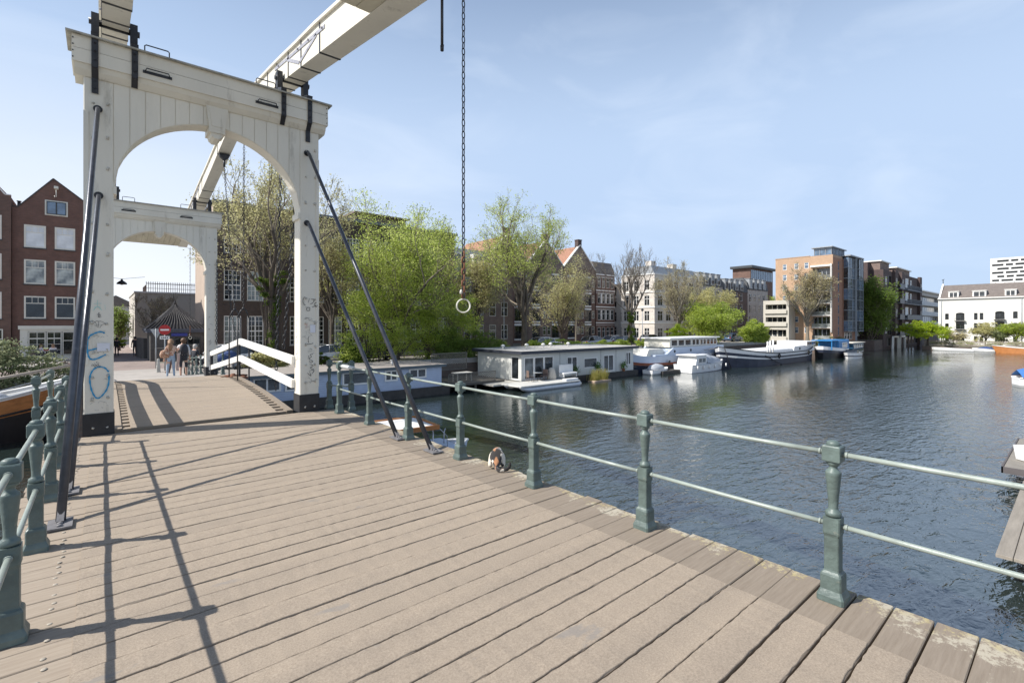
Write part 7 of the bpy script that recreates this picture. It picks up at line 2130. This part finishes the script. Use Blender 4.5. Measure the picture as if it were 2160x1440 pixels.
# ================================================================== people
def person(label, x, y, z, rz, pose, shirt, trousers, skin, hair, scale=1.0, hairlong=False, shoes=None, shorts=False):
    """one continuous skinned body; local +y is where the person faces"""
    J = pose
    V = []; E = []; Rr = []; Tg = []
    def add(p, r, tag_, link=None):
        V.append(Vector(p)*scale); Rr.append(r*scale); Tg.append(tag_)
        if link is not None: E.append((link, len(V)-1))
        return len(V)-1
    pelvis = add(J['pelvis'], .135, 'T')
    waist = add(J['waist'], .125, 'S', pelvis)
    chest = add(J['chest'], .155, 'S', waist)
    neck = add(J['neck'], .058, 'K', chest)
    h1_ = add(J['head'], .088, 'K', neck)
    h2_ = add(Vector(J['head'])+Vector(J.get('headup',(0,0,.09))), .085, 'K', h1_)
    # nose
    hd = Vector(J['head']); fwd = Vector(J.get('look',(0,1,0))).normalized()
    add(hd+fwd*.105+Vector((0,0,.02)), .016, 'K', h1_)
    for s_ in ('l','r'):
        sg = -1 if s_ == 'l' else 1
        sh = add(J['sh'+s_], .066, 'S', chest)
        el = add(J['el'+s_], .043, 'A', sh)
        wr = add(J['wr'+s_], .030, 'K', el)
        d = (Vector(J['wr'+s_])-Vector(J['el'+s_])).normalized()
        side = d.cross(Vector((0,0,1)));  side = side.normalized() if side.length > .1 else Vector((0,1,0))
        if side.y < 0: side = -side
        palm = add(Vector(J['wr'+s_])+d*.07, .030, 'K', wr)
        for k, fl_ in enumerate((.060,.070,.066,.052)):
            b_ = Vector(J['wr'+s_])+d*.09+side*(.028-.019*k)
            f1 = add(b_, .010, 'K', palm); f2 = add(b_+d*fl_*.55+Vector((0,0,-.004)), .009, 'K', f1); add(b_+d*fl_+fwd*.010, .0075, 'K', f2)
        t1 = add(Vector(J['wr'+s_])+d*.05+side*.034, .012, 'K', palm); add(Vector(J['wr'+s_])+d*.085+side*.05, .009, 'K', t1)
        hp = add(J['hp'+s_], .095, 'T', pelvis)
        kn = add(J['kn'+s_], .060, 'T', hp)
        cf = add((Vector(J['kn'+s_])*.65+Vector(J['an'+s_])*.35), .054, 'L', kn)
        an = add(J['an'+s_], .040, 'L', cf)
        ft = add(Vector(J['an'+s_])+Vector((0,.03,-.045)), .038, 'F', an)
        add(Vector(J['an'+s_])+Vector(J.get('foot',(0,.17,-.055))), .030, 'F', ft)
    me = bpy.data.meshes.new('person'); me.from_pydata([tuple(v) for v in V], E, [])
    tmp = bpy.data.objects.new('tmp_body', me); C.objects.link(tmp)
    sk = tmp.modifiers.new('s', 'SKIN'); sk.use_smooth_shade = True
    for i, sv in enumerate(me.skin_vertices[0].data):
        sv.radius = (Rr[i]*(1.25 if Tg[i] in 'S' and i in (chest,) else 1.0), Rr[i]*(.8 if i in (chest, waist) else 1.0)); sv.use_root = (i == pelvis)
    ss = tmp.modifiers.new('b', 'SUBSURF'); ss.levels = 1
    dg = bpy.context.evaluated_depsgraph_get(); dg.update()
    m2 = bpy.data.meshes.new_from_object(tmp.evaluated_get(dg))
    bpy.data.objects.remove(tmp)
    sh_m = shoes or mat('dark_shoes', (.03,.03,.03), .6)
    mats_ = [skin, shirt, trousers, sh_m]
    m2.materials.clear()
    for q in mats_: m2.materials.append(q)
    VA = np.array([tuple(v) for v in V])
    leg_m = 0 if shorts else 2
    idx = {'K':0, 'S':1, 'A':1, 'T':2, 'L':leg_m, 'F':3}
    for p in m2.polygons:
        c = np.array(p.center); k = int(((VA-c)**2).sum(1).argmin())
        p.material_index = idx[Tg[k]]; p.use_smooth = True
    o = bpy.data.objects.new('person', m2); C.objects.link(o); o.location = (x,y,z); o.rotation_euler = (0,0,rz)
    tag(o, label, 'person')
    # hair
    m_ = MB(); hd = Vector(J['head'])*scale; m_.lathe([(.10,-.01),(.112,.05),(.100,.11),(.06,.155),(.01,.17)], 14)
    m_.v = [(hd.x+p[0]-fwd.x*.022, hd.y+p[1]-fwd.y*.022, hd.z+p[2]+.005) for p in m_.v]
    if hairlong:
        m_.tube([hd-fwd*.07+Vector((0,0,.08)), hd-fwd*.10+Vector((0,0,-.04)), hd-fwd*.10+Vector((0,0,-.20)), hd-fwd*.10+Vector((0,0,-.33))], [.08,.085,.075,.03], 10)
    else:
        m_.tube([hd-fwd*.035+Vector((0,0,.08)), hd-fwd*.05+Vector((0,0,-.03)), hd-fwd*.045+Vector((0,0,-.09))], [.088,.082,.055], 10)
    m_.build('hair', hair, o)
    # eyes and mouth
    m_ = MB()
    sd = fwd.cross(Vector((0,0,1))).normalized()
    for s_ in (-1,1): m_.lathe([(.002,-.011),(.012,0),(.002,.011)], 6, 0, tuple(hd+fwd*.083+sd*(s_*.033)+Vector((0,0,.045))))
    m_.tube([hd+fwd*.086-sd*.022+Vector((0,0,-.028)), hd+fwd*.090+Vector((0,0,-.030)), hd+fwd*.086+sd*.022+Vector((0,0,-.028))], .006, 5)
    m_.build('face_features', mat('dark_features', (.10,.04,.035), .6), o)
    return o
def stand(**k):
    J = dict(pelvis=(0,0,.95), waist=(0,.0,1.10), chest=(0,.0,1.30), neck=(0,.0,1.47), head=(0,.02,1.57), headup=(0,0,.08), look=(0,1,0),
             shl=(-.17,0,1.38), shr=(.17,0,1.38), ell=(-.23,-.02,1.12), elr=(.23,-.02,1.12), wrl=(-.24,.06,.88), wrr=(.24,.06,.88),
             hpl=(-.09,0,.90), hpr=(.09,0,.90), knl=(-.10,.01,.50), knr=(.10,.01,.50), anl=(-.11,-.02,.09), anr=(.11,-.02,.09))
    J.update(k); return J
SKN = mat('skin', (.55,.34,.25), .55, .08, 6)
HB = mat('brown_hair', (.12,.065,.035), .6, .3, 20); HL = mat('light_brown_hair', (.28,.17,.10), .6, .3, 20)
WSH = mat('white_shirt_cloth', (.70,.68,.68), .8, .06, 5)
RUSTT = mat('rust_patterned_top', (.50,.22,.13), .8, .3, 14, dirt=(.62,.50,.40), dscale=14, dlow=.45, dhigh=.55)
JEAN = mat('light_jeans', (.30,.40,.52), .8, .12, 10)
DKC = mat('dark_cloth', (.03,.032,.042), .8, .2, 8)
gz_ = -.46
person('woman with long brown hair in rust patterned top and light jeans, beyond the portal', 2.20,24.6,gz_,R(12), stand(wrr=(.30,.10,1.22), elr=(.26,.02,1.16), look=(.6,1,0), anl=(-.13,.06,.09), anr=(.10,-.08,.09), knl=(-.11,.05,.5)), RUSTT, JEAN, SKN, HL, .93, True)
person('person in white shirt and dark shorts walking beside the woman in jeans', 2.66,24.9,gz_,R(-5), stand(ell=(-.26,.02,1.16), wrl=(-.32,.08,1.26), look=(-.5,1,0), anl=(-.10,-.10,.10), anr=(.12,.10,.09), knr=(.11,.08,.5)), WSH, DKC, SKN, HB, .95, False, None, True)
m_ = MB(); m_.lathe([(.02,-.22),(.11,-.19),(.15,-.05),(.14,.10),(.09,.22),(.02,.25)], 12); m_.v = [(p[0], p[1]*.62, p[2]) for p in m_.v]
o = m_.build('backpack', DKC, None, (2.66,24.72,gz_+1.17)); tag(o, 'dark backpack worn by the person in the white shirt', 'backpack')
m_ = MB(); m_.lathe([(.03,-.17),(.15,-.15),(.18,-.02),(.14,.12),(.05,.17)], 12); m_.v = [(p[0], p[1]*.55, p[2]) for p in m_.v]; m_.tube([(0,0,.14),(.12,.05,.42),(.20,.12,.50)], .012, 5)
o = m_.build('shoulder_bag', mat('patterned_bag', (.34,.17,.10), .8, .3, 16, dirt=(.6,.5,.4), dscale=14, dlow=.5, dhigh=.6), None, (1.97,24.4,gz_+1.02)); tag(o, 'brown patterned shoulder bag carried by the woman in jeans', 'bag')
m_ = MB(); v = []; f = []
for i in range(9):
    t = i/8
    for k in range(5): v.append((-.05+.025*k+.02*math.sin(6*t), .03*math.sin(k*2+5*t), 1.05-.75*t))
for i in range(8):
    for k in range(4): f.append((i*5+k,i*5+k+1,(i+1)*5+k+1,(i+1)*5+k))
m_.add(v, f, 0, True); o = m_.build('jacket', mat('beige_pink_jacket', (.55,.42,.38), .9, .1, 5), None, (2.42,24.45,gz_)); tag(o, 'beige pink jacket hanging between the two walking people', 'jacket')
person('dark figure walking away on the left side of the alley', 1.05,58,GZ+.01,0, stand(anl=(-.10,.12,.09), anr=(.10,-.12,.09), look=(0,1,0)), DKC, DKC, SKN, DKC, 1.0)
person('taller dark figure near the wall in the alley, right of the other walker', 2.35,57.2,GZ+.01,R(10), stand(anl=(-.10,-.12,.09), anr=(.10,.14,.09)), DKC, DKC, SKN, DKC, 1.06)
def sit(**k):
    J = dict(pelvis=(0,0,.52), waist=(0,-.02,.68), chest=(0,-.01,.88), neck=(0,.01,1.06), head=(0,.04,1.15), headup=(0,0,.08), look=(0,1,0),
             shl=(-.17,0,.96), shr=(.17,0,.96), ell=(-.23,.06,.72), elr=(.23,.06,.72), wrl=(-.16,.28,.74), wrr=(.16,.28,.74),
             hpl=(-.09,.02,.50), hpr=(.09,.02,.50), knl=(-.12,.42,.50), knr=(.12,.42,.50), anl=(-.12,.44,.09), anr=(.12,.40,.09))
    J.update(k); return J
y = 52.5
def chair2(label, x, y, rz):
    t_ = thing('terrace_chair', label, 'chair', (x,y,GZ+.12), rz, 'cafe terrace chairs')
    m_ = MB(); m_.cbox(-.21,-.21,.42,.21,.21,.45,.01); m_.build('seat', DARKG, t_)
    m_ = MB(); m_.cbox(-.21,-.23,.45,.21,-.19,.85,.01); m_.build('backrest', DARKG, t_)
    for a_,b_ in ((-.18,-.18),(.18,-.18),(-.18,.18),(.18,.18)): m_ = MB(); m_.tube([(a_,b_,0),(a_,b_,.42)], .016, 5); m_.build('leg', DARKG, t_)
person('grey-haired person in white sitting on the cafe terrace, back to the water', xa(112,y),y,GZ+.12,R(10), sit(), WSH, JEAN, SKN, HL)
person('person in pale clothes sitting on the left side of the cafe terrace', xa(86,y+.4),y+.4,GZ+.12,R(-60), sit(), mat('pale_cloth', (.5,.48,.5), .8), DKC, SKN, HB)
chair2('terrace chair under the grey-haired person in white', xa(112,y),y,R(10)); chair2('terrace chair under the person in pale clothes', xa(86,y+.4),y+.4,R(-60))
t_ = thing('cafe_table', 'round cafe table with a red tray between the seated people', 'table', (xa(98,y+.3),y+.75,GZ+.12))
m_ = MB(); m_.lathe([(.36,.72),(.36,.75)], 16); m_.build('tabletop', WHITE, t_); m_ = MB(); m_.lathe([(.2,0),(.03,.03),(.025,.72)], 8); m_.build('leg', IRON, t_)
m_ = MB(); m_.cbox(-.25,-.18,0,.25,.18,.10,.03); o = m_.build('red_tray', mat('red_plastic', (.45,.02,.05), .4), None, (xa(98,y+.3),y+.75,GZ+.12+.752)); tag(o, 'red tray on the cafe terrace table', 'tray')
y = 31.5
bicycle('city bicycle ridden by the man in dark jacket behind the far railing', xa(418,y),y,-1.02, R(35))
person('man in dark jacket with pale hair sitting on his bicycle behind the far railing', xa(418,y)-.17,y-.12,-.62,R(-55), sit(knl=(-.12,.34,.30), knr=(.12,.38,.40), anl=(-.12,.20,-.12), anr=(.12,.34,.02), wrl=(-.25,.42,.66), wrr=(.25,.42,.66)), DKC, DKC, SKN, mat('grey_hair', (.4,.38,.35), .6))

# ================================================================== cat
def calico():
    m, t, b = node_mat('calico_fur')
    N = t.nodes; L = t.links
    g = N.new('ShaderNodeTexCoord')
    n = N.new('ShaderNodeTexNoise'); n.inputs['Scale'].default_value = 11; n.inputs['Detail'].default_value = 3; n.inputs['Distortion'].default_value = .8; L.new(g.outputs['Object'], n.inputs['Vector'])
    n2 = N.new('ShaderNodeTexNoise'); n2.inputs['Scale'].default_value = 8; n2.inputs['Detail'].default_value = 2
    mp_ = N.new('ShaderNodeMapping'); mp_.inputs['Location'].default_value = (3.3,1.2,.7); L.new(g.outputs['Object'], mp_.inputs['Vector']); L.new(mp_.outputs['Vector'], n2.inputs['Vector'])
    # patches sit on the back: follow the body's own distance from its middle line
    sp = N.new('ShaderNodeSeparateXYZ'); L.new(g.outputs['Object'], sp.inputs[0])
    ab = N.new('ShaderNodeMath'); ab.operation = 'ABSOLUTE'; L.new(sp.outputs['X'], ab.inputs[0])
    m1 = N.new('ShaderNodeMath'); m1.operation = 'MULTIPLY_ADD'; m1.inputs[1].default_value = -3.6; m1.inputs[2].default_value = .30; L.new(ab.outputs[0], m1.inputs[0])
    ad = N.new('ShaderNodeMath'); L.new(n.outputs['Fac'], ad.inputs[0]); L.new(m1.outputs[0], ad.inputs[1])
    r = N.new('ShaderNodeValToRGB'); r.color_ramp.elements[0].position = .50; r.color_ramp.elements[1].position = .54; L.new(ad.outputs[0], r.inputs['Fac'])
    r2 = N.new('ShaderNodeValToRGB'); e = r2.color_ramp.elements; e[0].position = .41; e[0].color = (.36,.17,.08,1); e[1].position = .46; e[1].color = (.022,.018,.017,1); L.new(n2.outputs['Fac'], r2.inputs['Fac'])
    mm = N.new('ShaderNodeMix'); mm.data_type = 'RGBA'; mm.inputs[6].default_value = (.66,.60,.50,1); L.new(r.outputs['Color'], mm.inputs[0]); L.new(r2.outputs['Color'], mm.inputs[7])
    L.new(mm.outputs[2], b.inputs['Base Color']); b.inputs['Roughness'].default_value = .9; b.inputs['Sheen Weight'].default_value = .4
    n3 = N.new('ShaderNodeTexNoise'); n3.inputs['Scale'].default_value = 160; L.new(g.outputs['Object'], n3.inputs['Vector'])
    bp = N.new('ShaderNodeBump'); bp.inputs['Strength'].default_value = .6; bp.inputs['Distance'].default_value = .004; L.new(n3.outputs['Fac'], bp.inputs['Height']); L.new(bp.outputs['Normal'], b.inputs['Normal'])
    return m
def cat():
    V = []; E = []; Rr = []
    def add(p, r, link=None):
        V.append(p); Rr.append(r)
        if link is not None: E.append((link, len(V)-1))
        return len(V)-1
    # crouched, seen from behind; +y is forward over the edge
    hip = add((0,0,.09), .098)
    back = add((0,.08,.135), .088, hip); mid = add((0,.16,.15), .080, back); sh = add((0,.24,.13), .066, mid)
    nk = add((0,.30,.10), .042, sh); hd = add((0,.345,.07), .046, nk); mz = add((0,.39,.045), .022, hd)
    for s_ in (-1,1):
        add((s_*.030,.335,.125), .010, add((s_*.028,.34,.10), .020, hd))
        kn = add((s_*.085,.06,.085), .048, hip); hk = add((s_*.088,-.01,.035), .024, kn); add((s_*.08,.07,.018), .018, hk)
        el = add((s_*.052,.22,.07), .028, sh); add((s_*.045,.27,.02), .018, el)
    tl = add((.0,-.085,.04), .024, hip); t2 = add((.02,-.13,.028), .020, tl); t3 = add((.07,-.155,.024), .019, t2); t4 = add((.12,-.14,.026), .018, t3)
    me = bpy.data.meshes.new('cat'); me.from_pydata(V, E, [])
    tmp = bpy.data.objects.new('tmp_cat', me); C.objects.link(tmp)
    tmp.modifiers.new('s', 'SKIN')
    for i, sv in enumerate(me.skin_vertices[0].data): sv.radius = (Rr[i],Rr[i]); sv.use_root = (i == 0)
    ss = tmp.modifiers.new('b', 'SUBSURF'); ss.levels = 2
    dg = bpy.context.evaluated_depsgraph_get(); dg.update()
    m2 = bpy.data.meshes.new_from_object(tmp.evaluated_get(dg)); bpy.data.objects.remove(tmp)
    m2.materials.clear(); m2.materials.append(calico())
    for p in m2.polygons: p.use_smooth = True
    o = bpy.data.objects.new('cat', m2); C.objects.link(o)
    tag(o, 'calico cat crouching at the deck edge with its back to the viewer', 'cat')
    m_ = MB(); m_.tube([(.115,-.142,.026),(.15,-.12,.028),(.18,-.10,.045),(.19,-.095,.075),(.188,-.095,.10)], [.018,.020,.020,.018,.010], 10)
    m_.build('tail_tip', mat('black_fur', (.02,.018,.017), .9), o)
    return o
k_ = cat(); k_.location = (3.73,4.70,.004); k_.rotation_euler = (0,0,-TH-R(4)); k_.scale = (.92,.92,1.12)

# ================================================================== street furniture
def pole_sign(label, x, y, z):
    t_ = thing('traffic_sign', label, 'traffic sign', (x,y,z), R(-14))
    m_ = MB(); m_.tube([(0,0,0),(0,0,2.9)], .04, 8); m_.build('pole', ZINC, t_)
    m_ = MB(); m_.tube([(0,-.05,2.62),(0,-.075,2.62)], .32, 28, 0); pl = m_.build('sign_disc', mat('sign_red', (.42,.02,.02), .4, .05, 3), t_)
    m_ = MB(); m_.box(-.23,-.082,2.57,.23,-.076,2.67); m_.build('white_bar', WHITE, pl)
    m_ = MB(); m_.cbox(-.26,-.07,2.02,.26,-.05,2.22,.005); m_.build('sub_plate', WHITE, t_)
    m_ = MB()
    for k in range(4): m_.box(-.19+k*.1,-.074,2.08,-.12+k*.1,-.071,2.16)
    m_.build('plate_marks', DARKG, t_)
    return t_
pole_sign('red no-entry sign with a white plate below it, in front of the kiosk', xa(348,38.0),38.0,GZ)
t_ = thing('traffic_sign', 'back of a grey triangular give-way sign left of the no-entry sign', 'traffic sign', (xa(329,40.5),40.5,GZ), R(150))
m_ = MB(); m_.tube([(0,0,0),(0,0,2.7)], .035, 8); m_.build('pole', ZINC, t_)
m_ = MB(); m_.prism([(-.38,2.65),(.38,2.65),(0,1.98)], 'y', -.06, -.045); m_.build('sign_plate', ZINC, t_)
def bollard(label, x, y, z, matr, tilt=(0,0)):
    m_ = MB(); m_.sq([(.12,0),(.12,.06),(.10,.08),(.10,.40),(.085,.42),(.07,.78),(.05,.84),(.02,.86)], 0, .3)
    o = m_.build('bollard', matr, None, (x,y,z)); o.rotation_euler = (tilt[0],tilt[1],0); tag(o, label, 'bollard'); return o
bollard('pale grey bollard standing on the street beyond the portal', xa(334,37.0),37.0,GZ+.0, mat('pale_bollard_paint', (.45,.44,.40), .6, .2, 6))
bollard('leaning red-brown bollard beside the walking couple', xa(353,36.0),36.0,GZ+.01, mat('red_brown_bollard', (.14,.07,.05), .7, .2, 6), (0,R(14)))
t_ = thing('street_lamp', 'dark bell-shaped hanging street lamp over the alley', 'street lamp', (xa(257,62),62,6.0))
m_ = MB(); m_.lathe([(.42,-.25),(.40,-.12),(.22,.05),(.10,.12),(.08,.25),(.02,.3)], 16); m_.build('lamp_shade', BLACKP, t_)
m_ = MB(); m_.lathe([(.02,-.32),(.2,-.27),(.2,-.24)], 12); m_.build('lamp_glass', WHITE, t_)
m_ = MB(); m_.tube([(-4.5,0,.75),(0,0,.28),(1.9,1.5,.7)], .018, 5); m_.build('span_wire', IRON, t_)
for i, (px, y, h_, lab) in enumerate(((1063,41.0,6.0,'slim grey lamp post left of the spreading elm'),(1355,36.0,4.6,'thin lamp post near the saloon of the blue and white barge'),(52,52.0,0,''))):
    if not h_: continue
    t_ = thing('lamp_post', lab, 'lamp post', (xa(px,y),y,GZ))
    m_ = MB(); m_.tube([(0,0,0),(0,0,h_)], [.07,.04], 8); m_.build('pole', ZINC, t_)
    m_ = MB(); m_.lathe([(.05,0),(.16,.06),(.17,.25),(.06,.34),(.01,.38)], 10, 0, (0,0,h_)); m_.build('lantern', DARKG, t_)
